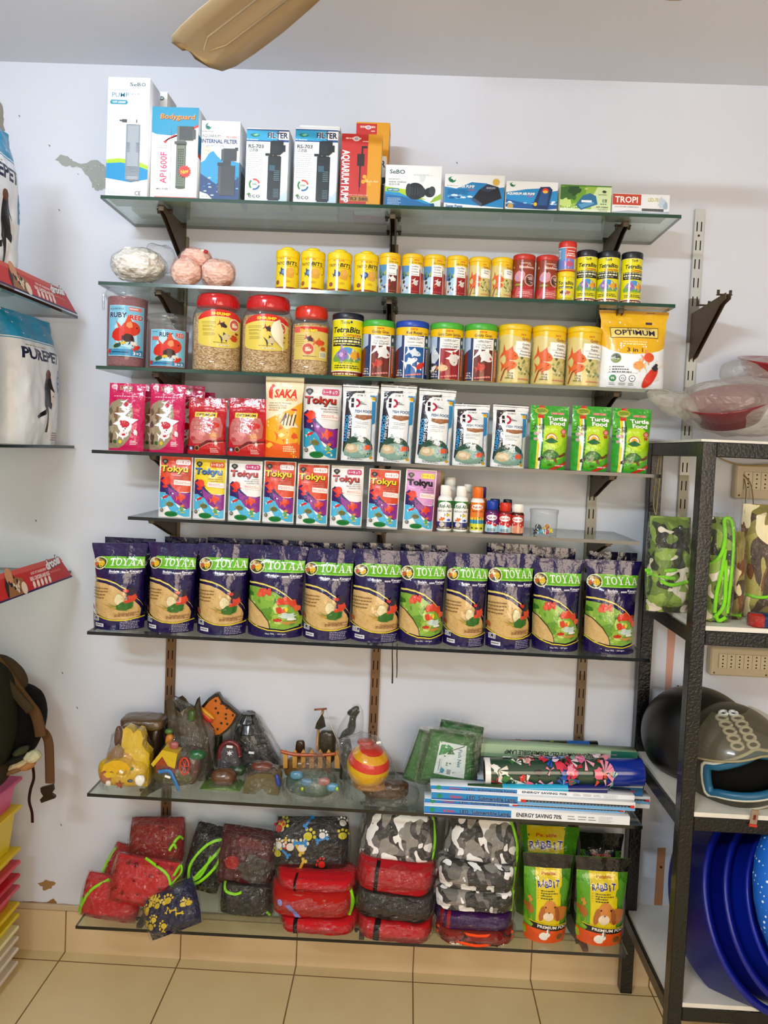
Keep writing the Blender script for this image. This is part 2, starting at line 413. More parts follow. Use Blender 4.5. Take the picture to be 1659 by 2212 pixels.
def pouch(W, H, art, base, bulge=.028, prof=None, wid=None, mat='foil', seed=0, wr=.0012, nu=16, nv=24, back=None, base_d=.55, header=.86, pw=2.4, lift=None, fz=1.0):
    """stand-up pouch; returns MB. origin at base centre, front faces -y"""
    mb = MB(); wid = wid or [(0, .94), (.1, .97), (.5, .97), (1, 1)]
    def lerp(tab, x):
        for (a, p), (b, q) in zip(tab, tab[1:]):
            if x <= b: t = (x-a)/(b-a); t = t*t*(3-2*t); return p+(q-p)*t
        return tab[-1][1]
    prof = prof or [(0, base_d), (.12, .85), (.35, 1), (.65, .75), (header, .12), (1, .04)]
    def pt(i, j, side):
        u = -1+2*i/nu; v = j/nv; w_ = lerp(wid, v)
        e = (1-abs(u)**pw)
        t = bulge*(e**.75)*lerp(prof, v)+.0006
        q = Vector((u*3.1*fz+seed*2.3, v*4.2*fz, side*3+seed))
        nz = noise.noise(q)+.5*noise.noise(q*2.3)
        t += wr*nz*e**.3*(1.0 if v < header else .45)+wr*.8*math.sin(u*9+v*3+seed)*(v > header)*.5
        x = u*w_*W/2*(1+.012*noise.noise(Vector((seed, v*3, side))))
        z = v*H
        if j == 0: z = 0 
        y = -t if side > 0 else t*.8
        y -= math.sin(v*3.0+seed)*.002*(v)
        return Vector((x, y, z))
    G = [[pt(i, j, 1) for i in range(nu+1)] for j in range(nv+1)]
    B = [[pt(i, j, -1) for i in range(nu+1)] for j in range(nv+1)]
    for j in range(nv+1):
        B[j][0] = G[j][0].copy(); B[j][nu] = G[j][nu].copy()
    def nrm(i, j):
        a = G[j][min(i+1, nu)]-G[j][max(i-1, 0)]; b = G[min(j+1, nv)][i]-G[max(j-1, 0)][i]; return a.cross(b).normalized()
    NG = [[nrm(i, j) for i in range(nu+1)] for j in range(nv+1)]
    v = [tuple(p) for r_ in G for p in r_]; nn = [tuple(p) for r_ in NG for p in r_]; f = []
    for j in range(nv):
        for i in range(nu):
            a = j*(nu+1)+i; f.append((a, a+1, a+nu+2, a+nu+1))
    sm = fz == 1; mb.add(v, f, base, mat, sm, None, nn if sm else None)
    v = [tuple(p) for r_ in B for p in r_]; f = []
    for j in range(nv):
        for i in range(nu):
            a = j*(nu+1)+i; f.append((a+nu+1, a+nu+2, a+1, a))
    mb.add(v, f, back or base, mat, sm)
    v = [tuple(p) for p in G[0]]+[tuple(p) for p in reversed(B[0])]; mb.add(v, [tuple(reversed(range(len(v))))], back or base, mat)
    v = [tuple(p) for p in G[nv]]+[tuple(p) for p in reversed(B[nv])]; mb.add(v, [tuple(range(len(v)))], base, mat)
    def S(a, b, o):
        fu = min(max(a/W*nu, 0), nu-1e-6); fv = min(max(b/H*nv, 0), nv-1e-6); i, j = int(fu), int(fv); s, t = fu-i, fv-j
        P = G[j][i]*(1-s)*(1-t)+G[j][i+1]*s*(1-t)+G[j+1][i]*(1-s)*t+G[j+1][i+1]*s*t
        n = (NG[j][i]*(1-s)*(1-t)+NG[j][i+1]*s*(1-t)+NG[j+1][i]*(1-s)*t+NG[j+1][i+1]*s*t).normalized()
        return (tuple(P+n*o), tuple(n))
    if art: lay(mb, art, S, mat, W/nu, H/nv, lift=lift or (.0004 if wr < .0025 else .0011))
    mb.S_fn = S
    return mb

def face_cam(x, y): return math.atan2(-x, y-CAM.y)
# ---- things and labels
def thing(name, label, cat, loc=(0, 0, 0), rz=0, group=None):
    o = bpy.data.objects.new(name, None); col.objects.link(o); o.empty_display_size = .02
    o.location = loc; o.rotation_euler = (0, 0, rz); o['label'] = label; o['category'] = cat
    if group: o['group'] = group
    return o
def tag(o, label, cat, group=None):
    o['label'] = label; o['category'] = cat
    if group: o['group'] = group
    return o
def struct(o): o['kind'] = 'structure'; return o
def dup(root, loc=None, rot=None, label=None, group=None):
    r = root.copy(); col.objects.link(r)
    if loc is not None: r.location = loc
    if rot is not None: r.rotation_euler = rot
    if label: r['label'] = label
    if group: r['group'] = group
    def rec(src, dst):
        for ch in [c for c in bpy.data.objects if c.parent == src]:
            c = ch.copy(); col.objects.link(c); c.parent = dst; rec(ch, c)
    rec(root, r); return r
# ============================================================ the room
def wallmat(name, c1, c2, scale, rough, bump):
    m, nt, out = nmat(name); p = principled(nt, out, rough, .3)
    tc = N(nt, 'TexCoord'); n = N(nt, 'TexNoise'); n.inputs['Scale'].default_value = scale; n.inputs['Detail'].default_value = 5
    nt.links.new(tc.outputs['Object'], n.inputs['Vector'])
    r = N(nt, 'ValToRGB'); e = r.color_ramp.elements; e[0].position = .35; e[0].color = (*lin(c1), 1); e[1].position = .65; e[1].color = (*lin(c2), 1)
    nt.links.new(n.outputs[0], r.inputs[0]); nt.links.new(r.outputs[0], p.inputs['Base Color'])
    add_bump(nt, p, 30, bump, .004, 4)
wallmat('wall_paint', '#d2d5de', '#d8dbe3', 1.6, .6, .12)
wallmat('ceiling_paint', '#d8dce4', '#e0e3ea', 1.2, .8, .1)
wallmat('melamine', '#d6d2c6', '#e0dcd0', 12, .4, .05)
def tilemat(name, c1, c2, grout, ox, wx, axis2, o2, w2, gw=.004, rough=.25):
    m, nt, out = nmat(name); p = principled(nt, out, rough, .5)
    tc = N(nt, 'TexCoord'); s = N(nt, 'SeparateXYZ'); nt.links.new(tc.outputs['Object'], s.inputs[0])
    def line(sock, o, w):
        a = N(nt, 'Math', operation='SUBTRACT'); a.inputs[1].default_value = o - 50*w; nt.links.new(sock, a.inputs[0])
        b = N(nt, 'Math', operation='MODULO'); b.inputs[1].default_value = w; nt.links.new(a.outputs[0], b.inputs[0])
        c = N(nt, 'Math', operation='LESS_THAN'); c.inputs[1].default_value = gw; nt.links.new(b.outputs[0], c.inputs[0]); return c.outputs[0]
    g = line(s.outputs['X'], ox, wx)
    if axis2:
        h = line(s.outputs[axis2], o2, w2); mx = N(nt, 'Math', operation='MAXIMUM'); nt.links.new(g, mx.inputs[0]); nt.links.new(h, mx.inputs[1]); g = mx.outputs[0]
    n = N(nt, 'TexNoise'); n.inputs['Scale'].default_value = 4; n.inputs['Detail'].default_value = 4; nt.links.new(tc.outputs['Object'], n.inputs['Vector'])
    r = N(nt, 'ValToRGB'); e = r.color_ramp.elements; e[0].position = .3; e[0].color = (*lin(c1), 1); e[1].position = .7; e[1].color = (*lin(c2), 1)
    nt.links.new(n.outputs[0], r.inputs[0])
    mix = N(nt, 'MixRGB'); nt.links.new(g, mix.inputs[0]); nt.links.new(r.outputs[0], mix.inputs[1]); mix.inputs[2].default_value = (*lin(grout), 1)
    nt.links.new(mix.outputs[0], p.inputs['Base Color'])
tilemat('floor_tile', '#d2ba88', '#dac596', '#6d5430', -.9965, .3592, 'Y', -.055, .3592)
tilemat('skirting_tile', '#cdb289', '#d6bd96', '#7a5c38', -.9965, .3592, None, 0, 1)

mb = MB(); box(mb, -1.3, 2.7, -3.7, .12, -.05, 0, '#ccc', 'floor_tile'); struct(mb.build('floor'))
mb = MB(); box(mb, -1.3, 2.7, -3.7, .12, 2.698, 2.75, '#ccc', 'ceiling_paint'); struct(mb.build('ceiling'))
mb = MB(); box(mb, -1.4, -1.3, -3.7, .12, 0, 2.698, '#ccc', 'wall_paint'); struct(mb.build('wall_left'))
mb = MB(); box(mb, 2.7, 2.8, -3.7, .12, 0, 2.698, '#ccc', 'wall_paint'); struct(mb.build('wall_right'))
mb = MB(); box(mb, -1.3, 2.7, 0, .12, 0, 2.698, '#ccc', 'wall_paint')
# patches of bare render, nicks, dirt and a cable channel scar: marks with a shape of their own
def patch(pts, c, j=3, seed=1, sub=3, y=0):
    rnd = random.Random(seed); P = []
    n = len(pts)
    for i in range(n):
        a, b = pts[i], pts[(i+1) % n]
        for k in range(sub):
            t = k/sub; P.append((a[0]+(b[0]-a[0])*t+rnd.uniform(-j, j), a[1]+(b[1]-a[1])*t+rnd.uniform(-j, j)))
    Q = [at(x, y_, y) for x, y_ in P]; tr = geometry.tessellate_polygon([[Vector((q.x, q.z, 0)) for q in Q]])
    f = []
    for t in tr:
        a, b, d = [Q[i] for i in t]; f.append(tuple(t) if (b.x-a.x)*(d.z-a.z)-(d.x-a.x)*(b.z-a.z) > 0 else tuple(reversed(t)))
    mb.add([(q.x, y-.0006-seed*.00001, q.z) for q in Q], f, c, 'matte')
conc = '#aeb2ac'
patch([(120, 345), (132, 335), (150, 340), (158, 350), (180, 352), (208, 346), (228, 358), (230, 405), (215, 413), (200, 405), (188, 378), (172, 362), (150, 358), (140, 360)], conc, 2.5, 3, 4)
patch([(-5, 205), (3, 225), (9, 245), (7, 262), (10, 284), (-5, 288)], '#9b968c', 2, 4, 3)
rnd = random.Random(5)
for k in range(26):
    x, y_ = rnd.uniform(165, 228), rnd.uniform(350, 402); 
    if x < 200 and y_ > 375: continue
    patch([(x, y_), (x+3, y_+1), (x+2, y_+3)], ['#cfd2cc', '#8d918b'][k % 2], .8, 5+k % 3, 1)
patch([(80, 1907), (100, 1900), (121, 1908), (112, 1918), (96, 1925), (92, 1914)], '#a8875e', 2, 5, 3)
patch([(40, 1948), (70, 1946), (100, 1949), (115, 1941), (124, 1951), (150, 1954), (146, 1958), (40, 1953)], '#a07a50', 1.5, 6, 3)
for (x, y_) in ((40, 249), (105, 313), (165, 1527), (133, 1452), (76, 1123), (1515, 488), (985, 350), (1385, 563), (126, 452), (130, 1780)):
    patch([(x, y_), (x+4, y_+1), (x+2, y_+5)], '#8b8680', .8, 4, 2)
patch([(847, 1372), (849, 1372), (849, 1476), (846, 1476)], '#5a4436', .5, 5, 6)
patch([(857, 1390), (859, 1390), (858, 1464), (856, 1464)], '#5a4436', .5, 6, 6)
patch([(1443, 1345), (1461, 1352), (1448, 1520), (1433, 1560), (1437, 1470)], '#d3a898', .6, 7, 2)
patch([(1421, 1830), (1437, 1832), (1431, 1960), (1412, 1965)], '#c0906c', 1.2, 8, 3)
for (x, y_) in ((1450, 1356), (1462, 1480), (1444, 1499), (1425, 1870), (1452, 1520)): patch([(x, y_), (x+5, y_), (x+5, y_+6), (x, y_+5)], '#5a3a2c', .8, 9, 2)
struct(mb.build('wall_back'))
mb = MB(); box(mb, -1.3, 2.7, -.012, 0, 0, .128, '#ccc', 'skirting_tile'); box(mb, -1.3, 2.7, -.010, 0, .128, .145, '#c9b79c', 'matte', .002); struct(mb.build('baseboard_back'))

# ---- glass shelves and their slotted standards
Z = []     # per shelf: xL, zL, xR, zR of the glass mid height
for a, b, c, d in ((217, 425, 1472, 468), (212, 611, 1459, 661), (207, 793, 1446, 846), (198, 975, 1428, 1029), (276, 1119, 1381, 1174), (188, 1367, 1404, 1427), (188, 1717, 1388, 1788), (163, 2003, 1357, 2066)):
    p, q = at(a, b, -.25), at(c, d, -.25); Z.append((p.x, p.z, q.x, q.z))
def shz(i, x):
    xl, zl, xr, zr = Z[i]; return zl+(zr-zl)*(x-xl)/(xr-xl)+.0045
names = ['topmost', 'second', 'third', 'fourth', 'fifth', 'sixth', 'seventh', 'lowest']
hold = ['holding pump and filter boxes', 'holding the row of small food cans', 'holding the large jars and cans', 'holding pink, white and green pouches', 'holding sachets and bottles', 'holding the purple bird food bags', 'holding wrapped ornaments and lamp boxes', 'holding packed pet clothes and rabbit food']
for i, (xl, zl, xr, zr) in enumerate(Z):
    mb = MB(); h = .0045
    v = [(xl, -.25, zl-h), (xr, -.25, zr-h), (xr, -.25, zr+h), (xl, -.25, zl+h), (xl, -.003, zl-h), (xr, -.003, zr-h), (xr, -.003, zr+h), (xl, -.003, zl+h)]
    mb.add(v, [(3, 2, 6, 7), (0, 4, 5, 1)], '#fff', 'shelf_glass')
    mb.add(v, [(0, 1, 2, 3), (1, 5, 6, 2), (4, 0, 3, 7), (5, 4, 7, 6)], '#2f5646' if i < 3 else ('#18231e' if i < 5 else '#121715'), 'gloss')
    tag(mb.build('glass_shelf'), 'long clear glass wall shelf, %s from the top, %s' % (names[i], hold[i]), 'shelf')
UX = [-.6951, -.0712, .5487]
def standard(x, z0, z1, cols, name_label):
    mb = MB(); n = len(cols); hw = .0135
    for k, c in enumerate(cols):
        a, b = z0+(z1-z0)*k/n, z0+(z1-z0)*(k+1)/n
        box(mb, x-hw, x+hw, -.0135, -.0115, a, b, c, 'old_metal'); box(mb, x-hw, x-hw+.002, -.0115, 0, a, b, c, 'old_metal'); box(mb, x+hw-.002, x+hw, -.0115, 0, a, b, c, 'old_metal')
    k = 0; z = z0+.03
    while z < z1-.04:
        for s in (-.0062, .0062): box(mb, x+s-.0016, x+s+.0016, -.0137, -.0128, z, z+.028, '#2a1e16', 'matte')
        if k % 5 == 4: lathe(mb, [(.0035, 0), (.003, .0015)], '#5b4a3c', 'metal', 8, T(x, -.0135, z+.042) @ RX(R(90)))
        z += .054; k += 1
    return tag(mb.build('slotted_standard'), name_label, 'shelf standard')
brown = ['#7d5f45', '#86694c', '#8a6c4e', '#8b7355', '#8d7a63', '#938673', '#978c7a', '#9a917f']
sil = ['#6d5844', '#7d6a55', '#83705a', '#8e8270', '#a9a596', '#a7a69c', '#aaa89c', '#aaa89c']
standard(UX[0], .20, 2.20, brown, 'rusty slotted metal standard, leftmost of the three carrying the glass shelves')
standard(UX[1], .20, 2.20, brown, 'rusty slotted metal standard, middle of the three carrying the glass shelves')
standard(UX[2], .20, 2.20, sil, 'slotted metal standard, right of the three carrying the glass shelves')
standard(.8160, 1.43, 2.335, ['#a5a08f', '#d8d8d2', '#b9b6a9', '#cfd0c9', '#8c867c', '#c9ccca', '#d2d4d2'], 'pale paint-spotted slotted standard on the bare wall right of the shelves')
def bracket(x, z, length, c='#6f6150', drop=.115):
    mb = MB(); L = length
    pf = [(0, 0), (-L, 0), (-L, -.018), (-L*.86, -.026), (-.035, -drop*.93), (-.012, -drop), (0, -drop)]
    for s in (-.0065, .0065):
        extrude(mb, pf, s-.001, s+.001, c, 'old_metal', T(x, -.012, z) @ RZ(R(90)))
    box(mb, x-.0065, x+.0065, -.012-L, -.010-L, z-.018, z, c, 'old_metal')
    box(mb, x-.0065, x+.0065, -.012-L, -.012, z-.0025, z, c, 'old_metal')
    o = mb.build('bracket_arm')
    return o
clipc = '#4a4034'
bp = None
for i in range(8):
    for k, x in enumerate(UX):
        if i == 4 and k == 0: pass
        z = shz(i, x)-.0095
        wc = ['left', 'middle', 'right'][k]
        t = thing('shelf_bracket', 'brown steel bracket on the %s standard under the %s glass shelf' % (wc, names[i].split(',')[0]), 'bracket', (x, 0, z), 0)
        t.scale = (1, 1, [.85, .7, .62, .6, .55, .5, .5, .6][i])
        if bp is None:
            o = bracket(0, 0, .205); o.name = 'bracket_arm'; bp = [o]
            for yy in (-.185, -.06):
                m2 = MB(); box(m2, -.022, .022, yy-.004, yy+.004, -.006, -.001, clipc, 'old_metal', .001)
                for s in (-.017, .017): lathe(m2, [(.0025, -.016), (.004, -.014), (.004, -.006), (.0028, 0)], clipc, 'old_metal', 8, T(s, yy, 0))
                bp.append(m2.build('shelf_clip'))
            for o in bp: o.parent = t
        else:
            for o in bp:
                c_ = o.copy(); col.objects.link(c_); c_.parent = t
t = thing('wall_bracket', 'empty rusty bracket sticking out of the pale standard right of the shelves', 'bracket', (.816, 0, at(1500, 680, 0).z), 0)
mb = MB(); pf = [(0, 0), (-.235, .012), (-.235, -.004), (-.20, -.012), (-.03, -.13), (0, -.135)]
for s in (-.0065, .0065): extrude(mb, pf, s-.001, s+.001, '#6e5c46', 'old_metal', T(0, -.012, 0) @ RZ(R(90)))
mb.build('bracket_arm', t)
for yy in (-.22, -.08):
    m2 = MB(); box(m2, -.020, .020, yy-.004, yy+.004, .010, .014, '#5a4c38', 'old_metal', .001)
    for s in (-.016, .016): lathe(m2, [(.0022, 0), (.004, .004), (.004, .012)], '#5a4c38', 'old_metal', 8, T(s, yy, .012))
    m2.build('shelf_clip', t)

# ---- black steel rack on the right
t = thing('steel_rack', 'black painted steel rack with pale boards at right of the wall', 'rack', (.705, -.42, 0))
RW, RD, PW = 1.15, .418, .035; blk = '#0b0e0f'
for px in (0, RW-PW):
    for py in (0, RD-PW-.012):
        mb = MB(); box(mb, px, px+PW, py, py+PW, 0, 1.648, blk, 'rough_black', .002); mb.build('post', t)
for z, lab in ((1.648, 'top'), (1.190, 'a'), (.728, 'b'), (.245, 'c')):
    mb = MB(); box(mb, PW, RW-PW, 0, PW, z-.036, z, blk, 'rough_black', .002); mb.build('front_rail', t)
    mb = MB(); box(mb, 0.001, PW-.004, PW, RD-PW, z-.036, z, blk, 'rough_black', .002); mb.build('side_rail', t)
    mb = MB(); box(mb, RW-PW+.004, RW-.001, PW, RD-PW, z-.036, z, blk, 'rough_black', .002); mb.build('side_rail', t)
    mb = MB()
    if z > 1.5: box(mb, -.002, RW, 0.004, RD-.004, z, z+.006, '#b5aa94', 'melamine'); 
    else:
        box(mb, .010, RW-.010, 0.002, RD-.012, z, z+.011, '#d9d6cc', 'melamine')
    mb.build('shelf_board', t)

# ---- switch boards on the wall behind the rack
def switchboard(px0, py0, wd, ht, ncol, label):
    p = at(px0, py0, 0); mb = MB(); t = thing('socket_board', label, 'switchboard', (p.x, 0, p.z-ht))
    box(mb, 0, wd, -.030, 0, 0, ht, '#cfc3a8', 'plastic', .004); mb.build('housing', t)
    mb = MB(); mw = .0165*2; x = .022
    art = Art(wd, ht)
    for i in range(ncol):
        box(mb, x+.0008, x+mw/2-.0008+.009, -.0335, -.030, ht*.28, ht*.80, '#d8cdb2', 'plastic', .001)
        for rr in (.72, .60, .46, .35):
            lathe(mb, [(.0022, 0), (.0022, .0006)], '#2b2018', 'matte', 10, T(x+.0125, -.0334, ht*rr) @ RX(R(90)))
        x += .0245
    for sx in (.012, wd-.02): lathe(mb, [(.003, 0), (.0025, .0012)], '#7d7058', 'metal', 10, T(sx, -.030, ht*.1) @ RX(R(90)))
    mb.build('socket_module', t); return t
switchboard(1582, 1003, .26, .100, 8, 'cream plastic socket board on the wall above the camouflage packets')
switchboard(1528, 1393, .185, .083, 6, 'cream plastic socket board on the wall below the camouflage packets')
mb = MB(); a = at(1610, 1035, -.04); b = at(1613, 1103, -.06)
tube(mb, spline([(a.x, -.034, a.z), (a.x+.002, -.045, a.z-.03), (b.x, -.05, b.z), (b.x+.002, -.06, b.z-.05)]), .0016, '#8d7a3e', 'plastic', 6)
a = at(1609, 1026, -.04); b = at(1632, 1103, -.06)
tube(mb, spline([(a.x, -.034, a.z), (a.x+.018, -.045, a.z-.03), (b.x, -.05, b.z), (b.x+.002, -.06, b.z-.05)]), .0016, '#8d7a3e', 'plastic', 6)
tag(mb.build('twin_wire'), 'thin twin wire pushed into the upper socket board, hanging down', 'wire')
mb = MB(); P = [(1424, 985), (1416, 1040), (1412, 1090), (1416, 1112)]; Q = [(1428, 985), (1424, 1040), (1420, 1085), (1417, 1112)]
for W_ in (P, Q): tube(mb, spline([tuple(at(x, y, -.10)) for x, y in W_]), .0014, '#b4a268', 'plastic', 6)
tag(mb.build('hanging_wire'), 'thin yellow wire loop hanging behind the rack post, right of the green pouches', 'wire')
mb = MB(); tube(mb, spline([tuple(at(x, y, -.03)) for x, y in ((1548, 985), (1575, 998), (1620, 1006), (1700, 1000))]), .002, '#b39b5c', 'plastic', 6)
tag(mb.build('sagging_wire'), 'yellow wire sagging along the wall above the upper socket board', 'wire')

# ---- ceiling fan
hub = Vector((-.10, -.98, 2.45)); t = thing('ceiling_fan', 'cream ceiling fan with long metal blades, mostly above the frame', 'ceiling fan', hub)
mb = MB(); lathe(mb, [(.02, -.075), (.07, -.07), (.10, -.045), (.105, 0), (.09, .03), (.03, .05), (.012, .055)], '#cfc4ae', 'plastic', 32); mb.build('motor', t)
mb = MB(); lathe(mb, [(.012, .05), (.012, .20)], '#cfc4ae', 'plastic', 16); mb.build('down_rod', t)
mb = MB(); lathe(mb, [(.025, .19), (.06, .23), (.065, .248)], '#cfc4ae', 'plastic', 24); mb.build('canopy', t)
for k in range(3):
    ang = R(133.5+120*k-2*(k == 1)); mb = MB(); n = 14; v = []; f = []
    cs = [(.16, -.048, .052), (.24, -.056, .062), (.35, -.064, .070), (.46, -.067, .072), (.54, -.066, .070), (.585, -.058, .066), (.602, -.035, .058), (.606, .0, .03)]
    for s, a, b in cs:
        for q in range(5):
            y = a+(b-a)*q/4; v.append((s, y, .004*math.sin(math.pi*q/4)*2 + .015*(y/.07)))
    for s, a, b in cs:
        for q in range(5):
            y = a+(b-a)*q/4; v.append((s, y, .004*math.sin(math.pi*q/4)*2 + .015*(y/.07)-.002))
    m_ = len(cs)*5
    for i in range(len(cs)-1):
        for q in range(4):
            a = i*5+q; f.append((a, a+5, a+6, a+1)); f.append((m_+a, m_+a+1, m_+a+6, m_+a+5))
    for i in range(len(cs)-1): f.append((i*5, m_+i*5, m_+i*5+5, i*5+5)); f.append((i*5+4, i*5+9, m_+i*5+9, m_+i*5+4))
    e = (len(cs)-1)*5
    for q in range(4): f.append((e+q, m_+e+q, m_+e+q+1, e+q+1)); f.append((q, q+1, m_+q+1, m_+q))
    mb.add(v, f, '#c9b48f', 'plastic', True)
    for off in (-.018, .022):      # pressed ribs
        tube(mb, [(.2, off, -.003), (.5, off*1.1, -.003), (.55, off*.3, -.003)], .0022, '#c0aa84', 'plastic', 6)
    bl_ = mb.build('blade', t, (0, 0, 0), (0, 0, ang))
    mb = MB(); box(mb, .08, .20, -.018, .018, -.006, -.001, '#b9a988', 'metal', .002)
    mb.build('blade_arm', t, (0, 0, 0), (0, 0, ang))
# bulb on its holder above the frame, by the ceiling
m, nt, out = nmat('lamp_glow'); e = N(nt, 'Emission'); e.inputs[0].default_value = (.92, .95, 1, 1); e.inputs[1].default_value = 12; nt.links.new(e.outputs[0], out.inputs[0])
# ============================================================ top shelf: pump and filter cartons
def fitpx(i, pl, pr, pt, Y, pb=None):
    """shelf i, pixel extents on the plane y = Y -> x centre, width, height, base z"""
    xm = at((pl+pr)/2, (pt+(pb or pt+120))/2, Y).x; zb = shz(i, xm) if i is not None else 0
    if pb is None:
        q = Vector((xm, Y, zb)) - CAM; pb = CPY - FPX*(q@cU if False else q.dot(cU))/q.dot(cF)
    pm = (pt+pb)/2; a, b = at(pl, pm, Y), at(pr, pm, Y); xc = (a.x+b.x)/2; zb = shz(i, xc) if i is not None else 0
    return xc, b.x-a.x, at((pl+pr)/2, pt, Y).z-zb, zb
def carton(W, H, D, art, side='#f4f4f2', top='#e8e8e6', flap=True, sideart=None, mat='carton', right=None):
    mb = MB(); cols = None
    box(mb, -W/2, W/2, -D/2, D/2, 0, H, side, mat, .0008)
    box(mb, -W/2+.0008, W/2-.0008, -D/2+.001, D/2-.001, H-.0004, H+.0002, top, mat)
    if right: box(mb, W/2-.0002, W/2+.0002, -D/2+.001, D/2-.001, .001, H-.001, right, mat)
    lay(mb, art, S_flat(W, -D/2), mat)
    if sideart:
        lay(mb, sideart, lambda a, b, o: ((W/2+.0003+o, -D/2+a, b), (1, 0, 0)), mat)
    return mb
def pump_side(D, H, bands):
    a = Art(D, H)
    for x0, y0, x1, y1, c in bands: a.r(x0, y0, x1, y1, c)
    return a
def gadget(a, x0, y0, x1, y1, c='#20282a', c2='#3a4648', slots=True, head=True):
    """a drawn power filter: head, neck, slotted canister"""
    w_, h_ = x1-x0, y1-y0; hb = y1-h_*.24
    a.r(x0+w_*.06, y0+h_*.02, x1-w_*.22, hb-h_*.02, c2); a.r(x0+w_*.12, y0, x1-w_*.28, hb-h_*.01, c)
    if slots:
        for k in range(6):
            a.r(x0+w_*.40, y0+h_*(.34+.03*k), x1-w_*.30, y0+h_*(.345+.03*k)+.003, '#7aa0a8'); a.r(x0+w_*.40, y0+h_*(.06+.025*k), x1-w_*.30, y0+h_*(.063+.025*k)+.003, '#7aa0a8')
    if head:
        a.p([(x0+w_*.16, hb), (x0+w_*.16, y1-h_*.02), (x0+w_*.3, y1), (x1-w_*.12, y1), (x1-w_*.12, hb+h_*.05), (x1-w_*.3, hb)], c)
        a.r(x1-w_*.14, hb+h_*.06, x1, y1-h_*.07, c); a.r(x0-w_*.1, hb-h_*.015, x0+w_*.3, hb+h_*.025, c); a.r(x0+w_*.35, hb-h_*.02, x0+w_*.55, hb+h_*.02, c)
        a.r(x0+w_*.25, hb+h_*.03, x1-w_*.35, y1-h_*.04, c2)
Y1 = -.225
def put_carton(pl, pr, pt, D, art_fn, Yf=-.238, lab='', rz=0, **k):
    xc, W, H, zb = fitpx(0, pl, pr, pt, Yf)
    a = Art(W, H); art_fn(a); mb = carton(W, H, D, a, **k)
    o = mb.build(k.get('nm', 'carton') if False else 'pump_box', None, (xc, Yf+D/2, zb+.0006), (0, 0, rz)); return tag(o, lab, 'box')
def art_sobo(a):
    a.r(0, 0, 1, 1, '#f7f9fb')
    a.p([(0, .31), (.3, .325), (.7, .31), (1, .27), (1, .20), (.6, .22), (0, .235)], '#b9d92e')
    a.p([(0, .28), (.35, .29), (.7, .27), (1, .235), (1, .155), (.6, .125), (0, .155)], '#1f9fd0')
    a.t('S', .56, .945, .030, .085, '#2d6d78', .02); a.t('e', .65, .943, .030, .075, '#2d6d78', .02); a.t('B', .74, .945, .030, .08, '#2d6d78', .02); a.t('O', .845, .945, .030, .10, '#2d6d78', .02)
    a.t('AQUARIUM filter', .30, .895, .014, .42, '#8aa4ae'); a.t('PUMP', .30, .855, .038, .40, '#5b9fb8', .01)
    a.t('\u9031\u6ce2 \u6cf5', .66, .862, .014, .2, '#9fb0b6'); a.p([(.08, .775), (.45, .775), (.49, .79), (.45, .812), (.08, .812), (.05, .79)], '#4aa7bb'); a.t('WP-2000F', .27, .794, .018, .32, '#ffffff', .02)
    a.l(.02, .42, .71, 2, .012, .003, '#b8c4cc', 2)
    a.r(.46, .15, .80, .61, '#9aa4ac'); a.r(.50, .15, .76, .60, '#aeb6bc'); a.p([(.46, .15), (.55, .132), (.8, .135), (.8, .15)], '#858f97')
    for k in range(7):
        a.r(.49, .18+k*.012, .77, .184+k*.012, '#6f7a84'); a.r(.49, .38+k*.012, .56, .384+k*.012, '#6f7a84'); a.r(.71, .38+k*.012, .78, .384+k*.012, '#6f7a84')
    a.r(.36, .625, .72, .65, '#58626a'); a.r(.48, .61, .7, .75, '#e3e7ea'); a.r(.30, .633, .40, .645, '#58626a')
    a.l(.05, .45, .05, 4, .009, .003, '#c3ccd4', 3); a.t('CE', .78, .035, .035, .14, '#555d66')
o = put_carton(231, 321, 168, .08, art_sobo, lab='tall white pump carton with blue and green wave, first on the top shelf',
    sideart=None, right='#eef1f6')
xc, W, H, zb = fitpx(0, 231, 321, 168, -.238)
